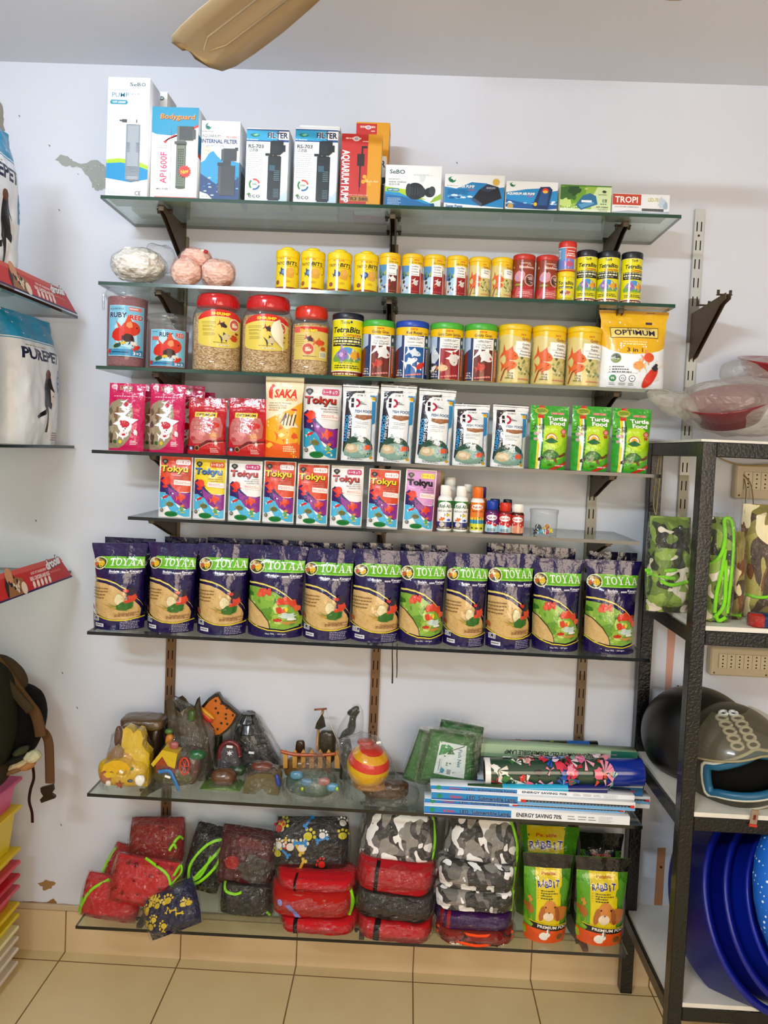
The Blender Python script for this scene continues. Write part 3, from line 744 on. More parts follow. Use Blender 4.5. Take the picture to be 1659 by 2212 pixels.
# second carton of the make, behind
xc, W, H, zb = fitpx(0, 296, 345, 196, -.135)
def art_sobo2(a):
    art_sobo(a)
W = .092; a = Art(W, H); art_sobo(a); a.L = a.L[:2]+a.L[3:]; a.t('SeBO', .66, .945, .034, .5, '#2d6d78', .02)
tag(carton(W, H, .08, a, right='#cfc8c0').build('pump_box', None, (at(345, 300, -.13).x-W/2+.018, -.09, shz(0, xc)+.0006)), 'white pump carton standing behind the blue-topped AP1600F carton', 'box')
def art_bg(a):
    a.r(0, 0, 1, 1, '#f3f4f2'); a.p([(0, 1), (1, 1), (1, .79), (.42, .69), (.1, .70), (.0, .72)], '#1fa3c6')
    a.p([(.25, .62), (1, .82), (1, .79), (.62, .70), (.48, .70), (.40, .675), (.30, .60)], '#d9433a')
    a.t('Bodyguard', .56, .895, .055, .74, '#7b2d1a', .05, .15); a.t('Bodyguard', .55, .90, .055, .74, '#f6a51c', .03, .15)
    a.t('WITH STRONG', .25, .575, .012, .2, '#222'); a.t('FILTERING ABILITY', .25, .553, .012, .24, '#222')
    a.t('AP1600F', .245, .335, .135/.9, None, '#d63a78', .02, rot=math.pi/2) if False else a.t('AP1600F', .265, .335, .074, .52*a.H/a.W*.66, '#d63a78', .02, rot=math.pi/2)
    a.r(.42, .10, .425, .77, '#555'); a.t('SMALL IN SIZE', .25, .105, .018, .26, '#222', .02)
    a.r(.54, .12, .75, .60, '#6e7a68'); a.r(.565, .13, .72, .58, '#838d78')
    for k in range(16):
        for q in range(3): a.r(.58+q*.045, .16+k*.025, .605+q*.045, .172+k*.025, '#59634f')
    a.e(.645, .125, .105, .03, '#5c6656'); a.r(.55, .60, .73, .79, '#7b8076'); a.r(.6, .64, .90, .79, '#4c504c'); a.r(.88, .655, .95, .76, '#5a5e58'); a.r(.5, .595, .76, .625, '#5a5e58')
    st = [(.74+(.14 if k % 2 else .105)*math.cos(6.2832*k/28), .30+(.14 if k % 2 else .105)*math.sin(6.2832*k/28)*a.W/a.H) for k in range(28)]
    a.p(st, '#e1301e'); a.t('New', .74, .30, .045, .17, '#ffd92a', .03, .2, R(15))
    a.t('Feel the difference in aquatic', .53, .045, .012, .7, '#e79aa8'); a.r(.1, .0, 1, .018, '#d9837a')
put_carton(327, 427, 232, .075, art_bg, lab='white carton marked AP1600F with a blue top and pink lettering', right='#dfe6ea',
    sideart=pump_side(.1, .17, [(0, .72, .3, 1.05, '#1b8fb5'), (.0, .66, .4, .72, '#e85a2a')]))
def art_rs1000(a):
    a.r(0, 0, 1, 1, '#eef2f4'); a.e(.17, .93, .08, .085, '#2b9b72'); a.e(.20, .945, .055, .055, '#eef2f4'); a.e(.16, .92, .05, .03, '#1f6f86')
    a.t('RS Electrical', .15, .865, .018, .27, '#2b3a4a', .02); a.t('AQUARIUM', .25, .81, .036, .48, '#3a3f44'); a.t('RS-1000C', .79, .80, .026, .28, '#d9402c', .02)
    a.t('INTERNAL FILTER', .47, .745, .050, .93, '#153f7d', .05); a.l(.02, .75, .69, 2, .012, .004, '#8e9aa6', 5)
    a.p([(0, 0), (1, 0), (1, .48), (.82, .5), (.6, .48), (.42, .56), (.32, .62), (.22, .6), (.1, .5), (0, .47)], '#2fa5d3'); a.e(.15, .625, .105, .105, '#d8cda8'); a.e(.15, .625, .085, .085, '#f0e9cf'); a.t('15 mg', .15, .625, .025, .13, '#7a6a3a')
    a.p([(0, 0), (1, 0), (1, .30), (.86, .24), (.6, .30), (.42, .20), (.2, .27), (0, .33)], '#1e4d86')
    for k in range(16): a.b(random.Random(k).random(), .05+.25*random.Random(k+50).random(), .05, .02, ['#8fc1df', '#d7ecf5', '#3f7fb6'][k % 3], k)
    a.r(.50, .06, .90, .44, '#4a4c50'); a.r(.46, .08, .54, .43, '#5a5c60'); a.r(.58, .44, .78, .50, '#44464a'); a.r(.58, .50, .93, .655, '#4d4f53'); a.r(.53, .50, .6, .645, '#606266'); a.r(.44, .435, .60, .475, '#3c3e42'); a.r(.88, .63, .96, .67, '#4d4f53')
    for k in range(14): a.r(.48, .12+k*.02, .52, .126+k*.02, '#85878b')
    a.p([(.0, 0), (.35, 0), (.2, .07), (0, .10)], '#dfe9e2'); a.t('eco', .13, .045, .018, .16, '#4a8a3a')
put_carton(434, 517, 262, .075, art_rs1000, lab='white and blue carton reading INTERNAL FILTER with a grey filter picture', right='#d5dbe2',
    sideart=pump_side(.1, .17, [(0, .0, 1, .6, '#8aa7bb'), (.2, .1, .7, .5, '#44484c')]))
def art_703(a):
    a.r(0, 0, 1, 1, '#f4f6f7'); a.r(0, .82, 1, .985, '#1d5f9f'); a.r(0, .835, .73, .97, '#3fb3dd'); a.r(.76, .85, 1, .965, '#ffffff')
    a.t('FILTER', .74, .91, .075, .48, '#12356b', .06, oc='#ffffff', ob=.05); a.b(.2, .905, .12, .05, '#2c8f78', 3, 12, .2); a.b(.22, .91, .07, .03, '#8fd0c0', 4); a.t('RS Electrical', .14, .845, .018, .26, '#ffffff', .03)
    a.t('RS-703', .23, .755, .048, .36, '#44525e', .04); a.t('\u8fc7\u6ee4\u5668', .17, .70, .036, .22, '#555f68')
    a.l(.04, .44, .65, 12, .028, .006, '#aeb6bd', 8)
    for k, (c, a0) in enumerate((('#e2572b', .2), ('#3f9a4a', 2.3), ('#2f7fae', 4.4))):
        P = [(.22+.135*math.cos(a0+1.7*i/8), .235+.135*math.sin(a0+1.7*i/8)*a.W/a.H) for i in range(9)]+[(.22+.095*math.cos(a0+1.7*i/8), .235+.095*math.sin(a0+1.7*i/8)*a.W/a.H) for i in range(8, -1, -1)]
        a.p(P, c)
    a.t('10W', .22, .235, .03, .12, '#4a9a4a', .03); a.t('eco', .22, .085, .06, .28, '#2f4a5a', 0); a.b(.09, .10, .05, .03, '#4f9a3f', 4); a.l(.08, .4, .045, 1, .01, .004, '#6fae5a', 3)
    a.p([(.45, 0), (1, 0), (1, .17), (.9, .1), (.75, .12), (.6, .05)], '#c6dbe8')
    gadget(a, .50, .02, .93, .835, '#152022', '#22323a'); a.r(.56, .42, .70, .5, '#3f6a7a')
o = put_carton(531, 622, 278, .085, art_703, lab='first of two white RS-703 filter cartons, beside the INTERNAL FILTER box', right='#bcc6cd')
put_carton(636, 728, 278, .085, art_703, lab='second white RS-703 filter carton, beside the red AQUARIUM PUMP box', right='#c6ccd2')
xc, W, H, zb = fitpx(0, 642, 730, 272, -.15); a = Art(W, H); a.r(0, 0, 1, 1, '#d8dcdf'); a.r(0, .9, 1, .97, '#24303a')
tag(carton(W, H+.006, .075, a, right='#b9bdc0', top='#6f6a64').build('pump_box', None, (xc, -.1, zb+.0006)), 'plain-backed carton hidden behind the second RS-703 carton, only its top showing', 'box')
def art_r3(a):
    a.r(0, 0, 1, 1, '#c9362e'); a.r(.66, 0, 1, 1, '#dfa520'); a.l(.1, .63, .925, 1, .02, .02, '#f3d9d0', 2); a.e(.36, .93, .09, .06, '#e9dcd8'); a.e(.36, .93, .05, .035, '#b8b0c0'); a.l(.52, .68, .89, 1, .02, .012, '#f3d9d0', 4)
    a.t('AQUARIUM PUMP', .125, .40, .105, .74*a.H/a.W, '#ffffff', .05, rot=-math.pi/2)
    a.r(.40, .55, .58, .72, '#37201c'); a.r(.46, .25, .50, .56, '#2c1a18'); a.p([(.50, .72), (.54, .72), (.54, .80), (.64, .80), (.64, .83), (.50, .83)], '#2c1a18'); a.r(.47, .18, .485, .26, '#2c1a18')
    for x, y in ((.57, .33), (.65, .35), (.60, .40), (.72, .30)): a.e(x, y, .05, .05, '#e9b53a')
    a.t('Sun-Air', .80, .34, .03, .3, '#fff3cf'); a.t('NINE STAR SERIES FOR', .45, .14, .014, .5, '#f5d8c8', .02); a.p([(.24, .05), (.72, .05), (.70, .125), (.26, .125)], '#b98a3e'); a.t('R3 580', .48, .087, .045, .42, '#3a1c10', .05)
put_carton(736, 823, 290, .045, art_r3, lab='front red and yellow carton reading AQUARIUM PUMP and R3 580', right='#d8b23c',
    sideart=pump_side(.045, .17, [(0, 0, 1, .12, '#e9a820'), (.0, .4, 1, .8, '#f3efe6'), (.2, .45, .8, .7, '#4f97b8')]))
def art_r3b(a):
    a.r(0, 0, 1, 1, '#c9362e'); a.r(.62, 0, 1, 1, '#dfa520'); a.l(.12, .6, .94, 1, .02, .02, '#f3d9d0', 3); a.e(.36, .945, .09, .06, '#e9dcd8'); a.e(.36, .945, .05, .035, '#b8b0c0'); a.l(.45, .6, .90, 1, .02, .012, '#f3d9d0', 6); a.r(0, .985, .9, 1, '#e0a52a')
xc, W, H, zb = fitpx(0, 766, 838, 264, -.15); a = Art(W, H); art_r3b(a)
tag(carton(W, H, .075, a, side='#c9362e', top='#a82f20', right='#c8541f', sideart=pump_side(.075, H, [(.1, .55, .5, .9, '#eeeae4'), (.55, .2, .9, .9, '#e8a92a'), (.15, .62, .45, .8, '#6f9fc0')])).build('pump_box', None, (xc, -.11, zb+.0006)), 'taller red and yellow pump carton standing behind the R3 580 carton', 'box')
xc, W, H, zb = fitpx(0, 770, 834, 355, -.13); a = Art(W, H); a.r(0, 0, 1, 1, '#edeff0'); a.t('FILTER', .66, .86, .12, .62, '#1b2c6b', .06); gadget(a, .72, .1, 1.02, .62, '#1a1e22', '#30363a', False)
tag(carton(W, H, .035, a).build('pump_box', None, (xc, -.171, zb+.0006)), 'white carton mostly hidden between R3 580 and wave maker boxes, letter R showing', 'box')
def art_wave(a):
    a.r(0, 0, 1, 1, '#f1f4f5'); a.p([(0, .42), (.3, .36), (.6, .22), (1, .0), (1, 0), (0, 0)], '#2b9fcf'); a.p([(0, .36), (.0, .48), (.35, .42), (.75, .18), (.5, .2), (.25, .34)], '#b9d63a')
    a.p([(.0, .3), (.35, .24), (.75, .08), (1, .14), (1, 0), (0, 0)], '#2178b0'); a.p([(1, .3), (.86, .2), (.9, 0), (1, 0)], '#dce7ec'); a.p([(1, .34), (.88, .24), (.8, .1), (.92, .16), (1, .2)], '#9fc24a')
    a.t('SeBO', .21, .84, .10, .27, '#2a5f6d', .03); a.t('aquarium', .16, .665, .045, .20, '#7b8a90'); a.t('wave maker', .22, .60, .055, .32, '#4d5a60'); a.t('\u9020\u6d6a\u6c34\u6cf5', .16, .53, .04, .2, '#6a777d')
    a.p([(.05, .36), (.24, .36), (.26, .40), (.24, .435), (.05, .435), (.03, .40)], '#2f8fae'); a.t('WP-100M', .145, .398, .035, .18, '#fff', .02); a.l(.05, .3, .19, 5, .035, .012, '#cfe3ee', 4)
    a.l(.5, .85, .78, 2, .02, .008, '#b9c8cc', 5); a.p([(.6, .76), (.72, .76), (.68, .6), (.62, .6)], '#dde7ea')
    a.e(.54, .38, .17, .15, '#283038'); a.e(.42, .40, .05, .12, '#3f4a52'); 
    for k in range(5): a.r(.44+k*.045, .28, .455+k*.045, .48, '#46525a')
    a.e(.66, .36, .07, .09, '#39434a'); a.e(.80, .36, .095, .085, '#2b3238'); a.e(.84, .40, .06, .08, '#49535a'); a.t('CE', .86, .06, .05, .07, '#222')
put_carton(832, 953, 358, .09, art_wave, lab='small white carton reading wave maker, right of the red pump boxes')
def rs_logo(a, x, y, s):
    a.b(x, y, s, s*.8, '#2f9a6a', 5, 14, .15); a.e(x+s*.3, y+s*.25*a.W/a.H, s*.6, s*.45, '#eef4f4'); a.b(x-.01, y-.02, s*.5, s*.3, '#1c6a58', 8)
def art_super(a):
    a.r(0, 0, 1, 1, '#eef3f5'); a.p([(0, .16), (1, .06), (1, .66), (.85, .63), (.7, .76), (.45, .78), (.2, .58), (0, .63)], '#2b93c9'); rs_logo(a, .12, .84, .07); a.t('RS Electrical', .13, .66, .025, .18, '#333')
    a.e(.86, .80, .06, .06, '#e0c06a'); a.t('AIR PUMP', .38, .65, .085, .24, '#f4fafc', .05, oc='#1d4e86', ob=.02); a.t('9901', .45, .55, .05, .1, '#e04a3a')
    for k in range(14): a.b(.05+.4*random.Random(k+9).random(), .30+.1*random.Random(k+70).random(), .05, .02, ['#2a63a0', '#d9ebf5', '#7fb7d9'][k % 3], k)
    a.l(.05, .42, .54, 4, .04, .012, '#1f5f96', 7)
    a.p([(.46, .26), (.62, .08), (.96, .34), (.90, .66), (.72, .74), (.58, .56)], '#1b2436'); a.p([(.58, .56), (.72, .74), (.90, .66), (.74, .5)], '#3a465e'); a.p([(.46, .26), (.62, .08), (.64, .16), (.5, .32)], '#52627e'); a.l(.70, .86, .63, 2, .03, .012, '#dfe6ee', 3)
    a.t('Super Pump', .17, .07, .075, .28, '#1f6fae', .04); a.l(.02, .6, .02, 1, .02, .012, '#7a8c99', 2)
put_carton(960, 1089, 378, .09, art_super, lab='white and blue carton reading Super Pump, between wave maker and AQUARIUM AIR PUMP boxes')
def art_aap(a):
    a.r(0, 0, 1, 1, '#eef2f5'); a.p([(0, .25), (1, .2), (1, .72), (.82, .66), (.66, .78), (.4, .74), (.15, .66), (0, .62)], '#2f9ad0'); rs_logo(a, .12, .88, .06)
    a.t('AQUARIUM AIR PUMP', .29, .58, .085, .54, '#fff', .06, oc='#143f7f', ob=.03); a.t('9902', .47, .49, .05, .12, '#e04a3a')
    a.p([(.0, .12), (.45, .0), (1, .1), (1, .34), (.5, .22), (0, .38)], '#2766a6')
    for k in range(14): a.b(random.Random(k+19).random(), .22+.12*random.Random(k+70).random(), .05, .02, ['#8fc1df', '#e9f4fa', '#3f7fb6'][k % 3], k)
    a.e(.09, .13, .06, .06, '#c9a765'); a.p([(.52, .18), (.56, .04), (.82, .04), (.90, .74), (.84, .84), (.66, .82)], '#1d3f6e'); a.p([(.62, .2), (.80, .2), (.84, .72), (.68, .72)], '#2f5f95'); a.e(.76, .7, .06, .05, '#e8452e'); a.e(.76, .66, .05, .03, '#f1c04a'); a.e(.575, .23, .035, .035, '#e8c23a')
    a.p([(0, 0), (1, 0), (1, .05), (0, .08)], '#dfe8ee')
put_carton(1093, 1204, 393, .085, art_aap, lab='blue and white carton reading AQUARIUM AIR PUMP')
def art_green(a):
    a.r(0, 0, 1, 1, '#a3c65c'); a.p([(0, .2), (.5, .45), (.5, 1), (0, 1)], '#7fae3f'); a.b(.16, .72, .22, .22, '#4a7a3c', 4, 22, .5); a.b(.28, .8, .15, .12, '#2f5f34', 7, 20, .5); a.b(.1, .35, .14, .1, '#c9de8c', 9)
    a.p([(.62, 0), (1, 0), (1, 1), (.74, 1), (.6, .5)], '#d5e6b8'); a.p([(0, 0), (1, 0), (1, .12), (0, .16)], '#e6efdb'); a.r(0, .95, 1, 1, '#5d9434')
    a.p([(.30, .26), (.42, .10), (.74, .32), (.70, .62), (.58, .72), (.44, .62)], '#3c7da6'); a.p([(.36, .3), (.42, .16), (.68, .34), (.64, .42)], '#67a9cc'); a.r(.42, .38, .62, .46, '#e9f2f6')
    for k in range(6): a.e(.10+.045*k, .16+.03*(k % 3), .012, .012, '#eef6df')
    a.t('AP-308A', .83, .22, .055, .24, '#3c4a3a', .02); a.t('\u589e\u6c27\u6cf5', .85, .33, .04, .13, '#44553f'); a.t('\u4f73\u5bf6', .87, .45, .1, .1, '#4c5c48'); a.t('AQUARIUM', .84, .14, .035, .2, '#708064'); a.t('AIR PUMP', .85, .08, .035, .17, '#708064'); a.l(.75, .97, .66, 1, .02, .02, '#33402e', 2); a.b(.86, .78, .05, .03, '#3f4f3a', 3); a.t('3W', .50, .87, .06, .06, '#f6f3c8', .04)
put_carton(1210, 1320, 401, .085, art_green, lab='green and white carton marked AP-308A', side='#dfe8cf')
def art_tropi(a):
    a.r(0, 0, 1, 1, '#e9ebed'); a.r(.0, .45, .5, .98, '#c8553c'); a.t('TROPI', .24, .72, .30, .40, '#fff', .03); a.t('AQUARIUM SUBMERSIBLE', .25, .36, .055, .42, '#6a7078', .01)
    a.t('LED-7015', .74, .74, .18, .24, '#c9c45a', .04); a.p([(0, 0), (1, 0), (1, .2), (.7, .12), (.3, .2), (0, .1)], '#b9c4cf'); a.r(.52, .18, .90, .30, '#23262b')
    for k in range(14): a.r(.53+k*.026, .21, .545+k*.026, .26, '#9aa0a8')
    a.b(.88, .6, .10, .12, '#c5d3df', 5, 20, .5); a.b(.93, .45, .06, .08, '#a9bccc', 6, 16, .5)
put_carton(1323, 1446, 420, .07, art_tropi, lab='low white carton with a red TROPI panel, last on the top shelf', side='#eceef0', top='#c58e74')
# ============================================================ cans and jars
def can(name, label, cat, Rr, H, W, art_fn, base, lidc, kind='flat', lid_h=.13, group=None, rim='#eceae4', lidmat='plastic', fl=1.0, bodymat='gloss'):
    """cylindrical can: body with its printed label, lid as a part"""
    t = thing(name, label, cat, (0, 0, 0), 0, group); hb = H*(1-lid_h); mb = MB()
    lathe(mb, [(Rr*.93, 0), (Rr*.99, .0015), (Rr, .004), (Rr, hb-.004), (Rr*.98, hb)], base, bodymat, 40)
    a = Art(W, hb); art_fn(a); lay(mb, a, S_cyl(W, Rr), bodymat, W/26, None, x0=-1, x1=2, y0=.003, y1=hb-.003, lift=.0002, step=.00003)
    mb.build('can_body', t); ml = MB(); r2 = Rr*1.035
    pr = [(r2*.98, hb-.003), (r2, hb), (r2, H-.004), (r2*.97, H-.001), (r2*.90, H)]
    if kind == 'flat': pr += [(r2*.86, H-.002), (0.001, H-.002)]
    lathe(ml, pr, lidc, lidmat, 40)
    if kind == 'cap': lathe(ml, [(Rr*.42, 0), (Rr*.42, .007), (Rr*.3, .010), (0.001, .0105)], lidc, lidmat, 20, T(0, -Rr*.25, H-.001) @ SC(1.3, 1, 1))
    if kind == 'flat':
        for k in range(0): pass
    ml.build('lid', t); return t
def art_taiyo(a):
    a.r(-1, 0, 2, 1, '#efd61c'); a.t('PETSLIFE', .42, .93, .05, .42, '#c8452e', .03); a.t('TAIYO', .22, .79, .09, .42, '#6b4a1e', .04, .2); a.t('BITS', .70, .80, .11, .44, '#2c2418', .05, .2)
    a.l(.4, .9, .70, 1, .03, .015, '#a2502a', 3); a.r(-1, .035, 2, .09, '#9d5a2a'); a.r(-1, 0, 2, .035, '#ecd01a')
    a.b(.62, .50, .22, .20, '#e0b04a', 5, 20, .2); a.e(.66, .58, .12, .12, '#e9b860'); a.fish(.34, .52, .30, '#3f5f8e', '#2f4a78', R(20), .75); a.b(.36, .53, .06, .09, '#7f9fc8', 3, 9)
    a.e(.92, .62, .10, .16, '#8a6420'); a.e(.91, .62, .085, .14, '#efd61c'); a.e(.13, .22, .085, .085, '#8a4a26'); a.e(.13, .22, .07, .07, '#a8603a'); a.b(.55, .25, .12, .06, '#d9b22a', 9)
def art_sera_small(variant):
    def f(a):
        a.r(-1, 0, 2, 1, '#f2e9d2'); a.r(-1, .0, 2, .03, '#e9c422'); a.r(.06, .03, .62, .80, '#b9d3e4' if variant != 'gran' else '#8fb2d0')
        a.p([(-.1, .8), (.4, .76), (.4, .55), (.15, .4), (-.1, .45)], '#5f9ac4')
        for k in range(9):
            rn = random.Random(k+variant.__hash__() % 7 if False else k); a.b(.05+.36*rn.random(), .30+.3*rn.random(), .07, .09, ['#6f8f3a', '#3f6a2a', '#a7b46a', '#2f3f22'][k % 4], k, 10, .5)
        for k in range(7): a.b(.10+.06*k, .13+.05*(k % 3), .05, .06, ['#3a3026', '#d8c8a8', '#6a4a2a', '#efe6d6'][k % 4], k+3, 8, .4)
        c = '#a3232a' if variant != 'gran' else '#7c3626'
        a.r(.46, .03, .92, .68, c); a.r(.455, .03, .475, .80, '#f2f0ea'); a.r(.905, .03, .925, .80, '#f2f0ea')
        a.p([(-.3, .80), (.5, .765), (1.3, .80), (1.3, 1), (-.3, 1)], '#ecc81f'); a.t('sera', .72, .93, .05, .22, '#d24a22', .04, .2)
        a.t('Goldy Gran' if variant == 'gran' else 'Goldy Color Spirulina', .70, .855, .05, .46 if variant == 'gran' else .62, '#8a6a1a', .03)
        a.r(.42, .50, .86, .80, '#fbfaf6'); a.t('Goldfish', .64, .75, .045, .32, '#33302e', .03); a.t('Color' if variant != 'gran' else 'Granules', .64, .68, .045, .26, '#33302e', .03)
        if variant != 'gran': a.t('Granules', .64, .61, .045, .32, '#33302e', .03)
        a.t('Nourriture', .64, .54, .03, .3, '#33302e', .02)
        if variant == 'gran': a.fish(.66, .40, .34, '#eceae6', '#f5f3ef', R(-15), .5); a.fish(.50, .22, .2, '#c8442e', None, R(30)); a.r(.93, .03, 1.6, .78, '#e07b28')
        else: a.fish(.68, .33, .30, '#d9d2cc', '#f1ece6', R(-60), .6); a.fish(.55, .24, .22, '#b23a26', '#e0a070', 0); a.r(.93, .03, 1.6, .6, '#c85a30')
        for k in range(5): a.fish(.5+.07*k, .085, .05, '#e58a80')
    return f
def art_flake(big):
    def f(a):
        a.r(-1, 0, 2, 1, '#ddcf8e'); a.r(.44, .03, .47, .8, '#efe9c8') if False else None
        a.p([(.36, .10), (.5, .10), (.5, .72), (.36, .60)], '#e9e2c2'); a.r(-1, 0, 2, .028, '#d9b722')
        a.p([(-.3, .97), (-.3, .86), (.2, .90), (.55, .86), (1.2, .74), (1.2, .97)] if big else [(-.3, .97), (-.3, .86), (.2, .89), (.6, .83), (1.2, .74), (1.2, .97)], '#ebc81f')
        a.r(-1, .965, 2, 1, '#e6c21c'); a.t('sera', .72, .905, .045, .16, '#c9502a', .03, .2); a.t('Goldy', .80, .825, .055, .26, '#a8581e', .05); a.t('Nature', 1.03, .83, .03, .18, '#8a6a1a')
        rn = random.Random(4)
        for k in range(34): a.b(.58+.5*rn.random(), .16+.34*rn.random(), .055, .05, ['#8a9a5c', '#c3c08a', '#6a7c4a', '#e0dcb0', '#aab47c'][k % 5], k, 8, .5)
        a.r(.50, .495, 1.14, .775, '#fbfaf4') if big else a.r(.56, .53, 1.14, .77, '#fbfaf4')
        a.t('Goldfish', .82, .725, .04, .28, '#3a3834', .03); a.t('Flakes', .80, .665, .04, .22, '#3a3834', .03)
        if big: a.r(.54, .635, 1.1, .64, '#777'); a.t('Flocons pour', .84, .595, .035, .4, '#3a3834', .03); a.t('Poissons Rouges', .86, .54, .035, .5, '#3a3834', .03)
        a.fish(.34, .53, .50, '#e0722c', '#d9622a', R(-22), .5, tail=.42); a.fish(.32, .33, .46, '#e27c38', '#d8662c', R(6), .5)
        a.p([(.09, .05), (.13, .05), (.24, .24), (.36, .30), (.35, .315), (.21, .26)], '#a8512a')
        a.t('7.4 oz', .38, .195, .032, .16, '#5a5030', .02); a.t('210 g', .38, .15, .032, .15, '#5a5030', .02); a.t('1000 mL', .37, .105, .032, .22, '#5a5030', .02)
        for k in range(6): a.fish(.62+.075*k, .09, .07, '#d98878')
        a.l(-.02, .03, .78, 28, .022, .01, '#7a7040', 3) if big else None
    return f
def art_worm(a):
    a.r(-1, 0, 2, 1, '#9c4a2a'); a.p([(-.3, 0), (1.3, 0), (1.3, .30), (.8, .34), (.3, .28), (-.3, .22)], '#c03a3c'); a.p([(.1, .04), (1.2, .04), (1.2, .3), (.6, .22), (.3, .3)], '#d06a70')
    a.t('A', .06, .80, .06, .08, '#efe6da', .04); a.t('FREEZE', .62, .88, .03, .4, '#f2e4d4', .02); a.t('DRIED', .78, .84, .02, .2, '#f2e4d4', .02); a.t('Bloodworm', .68, .79, .07, .66, '#f4d8cc', .05)
    a.b(.36, .55, .26, .22, '#d99a9c', 5, 20, .15); a.e(.40, .60, .20, .16, '#dba0aa'); a.e(.44, .69, .045, .045, '#7c2420'); a.b(.26, .52, .1, .12, '#c8a0c0', 7)
    a.b(.34, .35, .22, .05, '#a4a040', 3); a.e(.82, .47, .24, .24, '#e8c4b8'); a.e(.82, .47, .21, .21, '#8a5c58')
    rn = random.Random(2)
    for k in range(26): a.r(.66+.3*rn.random(), .38+.17*rn.random(), .68+.3*rn.random(), .395+.17*rn.random(), ['#caa8a0', '#5a3230'][k % 2])
    a.l(.35, .95, .16, 2, .04, .018, '#f0c8b8', 5); a.l(.3, .95, .07, 1, .03, .014, '#f0c8b8', 6); a.p([(.04, .02), (.18, .02), (.10, .16)], '#c97a2e')
def art_tetra(big=False):
    def f(a):
        a.r(-1, 0, 2, 1, '#e6df1e'); a.r(-1, .97, 2, 1, '#f2f0ea'); a.r(-1, 0, 2, .085, '#8e3a22'); a.r(-1, .085, 2, .10, '#f0eee0')
        a.r(-.35, .10, -.1, .97, '#ded61a'); a.l(-.32, -.1, .8, 3, .05, .03, '#2a2a22', 2)
        if big: a.r(.27, .88, .62, .965, '#dfd81c'); 
        a.t('Tetra', .42 if big else .50, .925, .055, .26, '#55503a' if not big else '#33301c', .02); a.e(.60, .93, .035, .035, '#3a5a8a')
        a.t('TetraBits', .46 if big else .52, .80, .085 if not big else .095, .90 if big else .86, '#151a30', .05, .18); a.t('Complete', .66, .715, .055, .58, '#cf4a28', .04, .15)
        a.r(.0, .52, 1.0, .675, '#23221c'); a.l(.03, .97, .645, 1, .04, .02, '#d8d8b0', 3); a.l(.05, .97, .585, 1, .04, .035, '#e6e6c8', 4); a.l(.1, .9, .545, 1, .04, .016, '#c8c8a0', 5)
        if big:
            for k in range(3): a.r(.0, .56+.04*k, 1.0, .567+.04*k, '#e6df1e')
        P = [(.02+.98*i/16, .30+.20*math.sin(math.pi*i/16)) for i in range(17)]; a.p(P, '#5b9fd4'); a.p([(.02, .30), (.25, .42), (.45, .30), (.9, .30), (.9, .25), (.08, .25)], '#7fae5a')
        a.fish(.34, .37, .36, '#9a7ab4', '#b79ac8', 0, .95, tail=.2); a.e(.38, .37, .04, .05, '#d0457a'); a.b(.33, .37, .08, .08, '#c8b4dc', 3)
        a.fish(.70, .36, .34, '#e2b23a', '#f2d88a', R(10), .7); a.b(.85, .38, .07, .11, '#d9782e', 5)
        a.l(.25, .8, .225, 1, .03, .012, '#8a8a30', 6); a.l(.12, .92, .175, 2, .035, .018, '#55552a', 7); a.l(.05, .95, .03, 1, .03, .025, '#e8d8b8', 9)
    return f
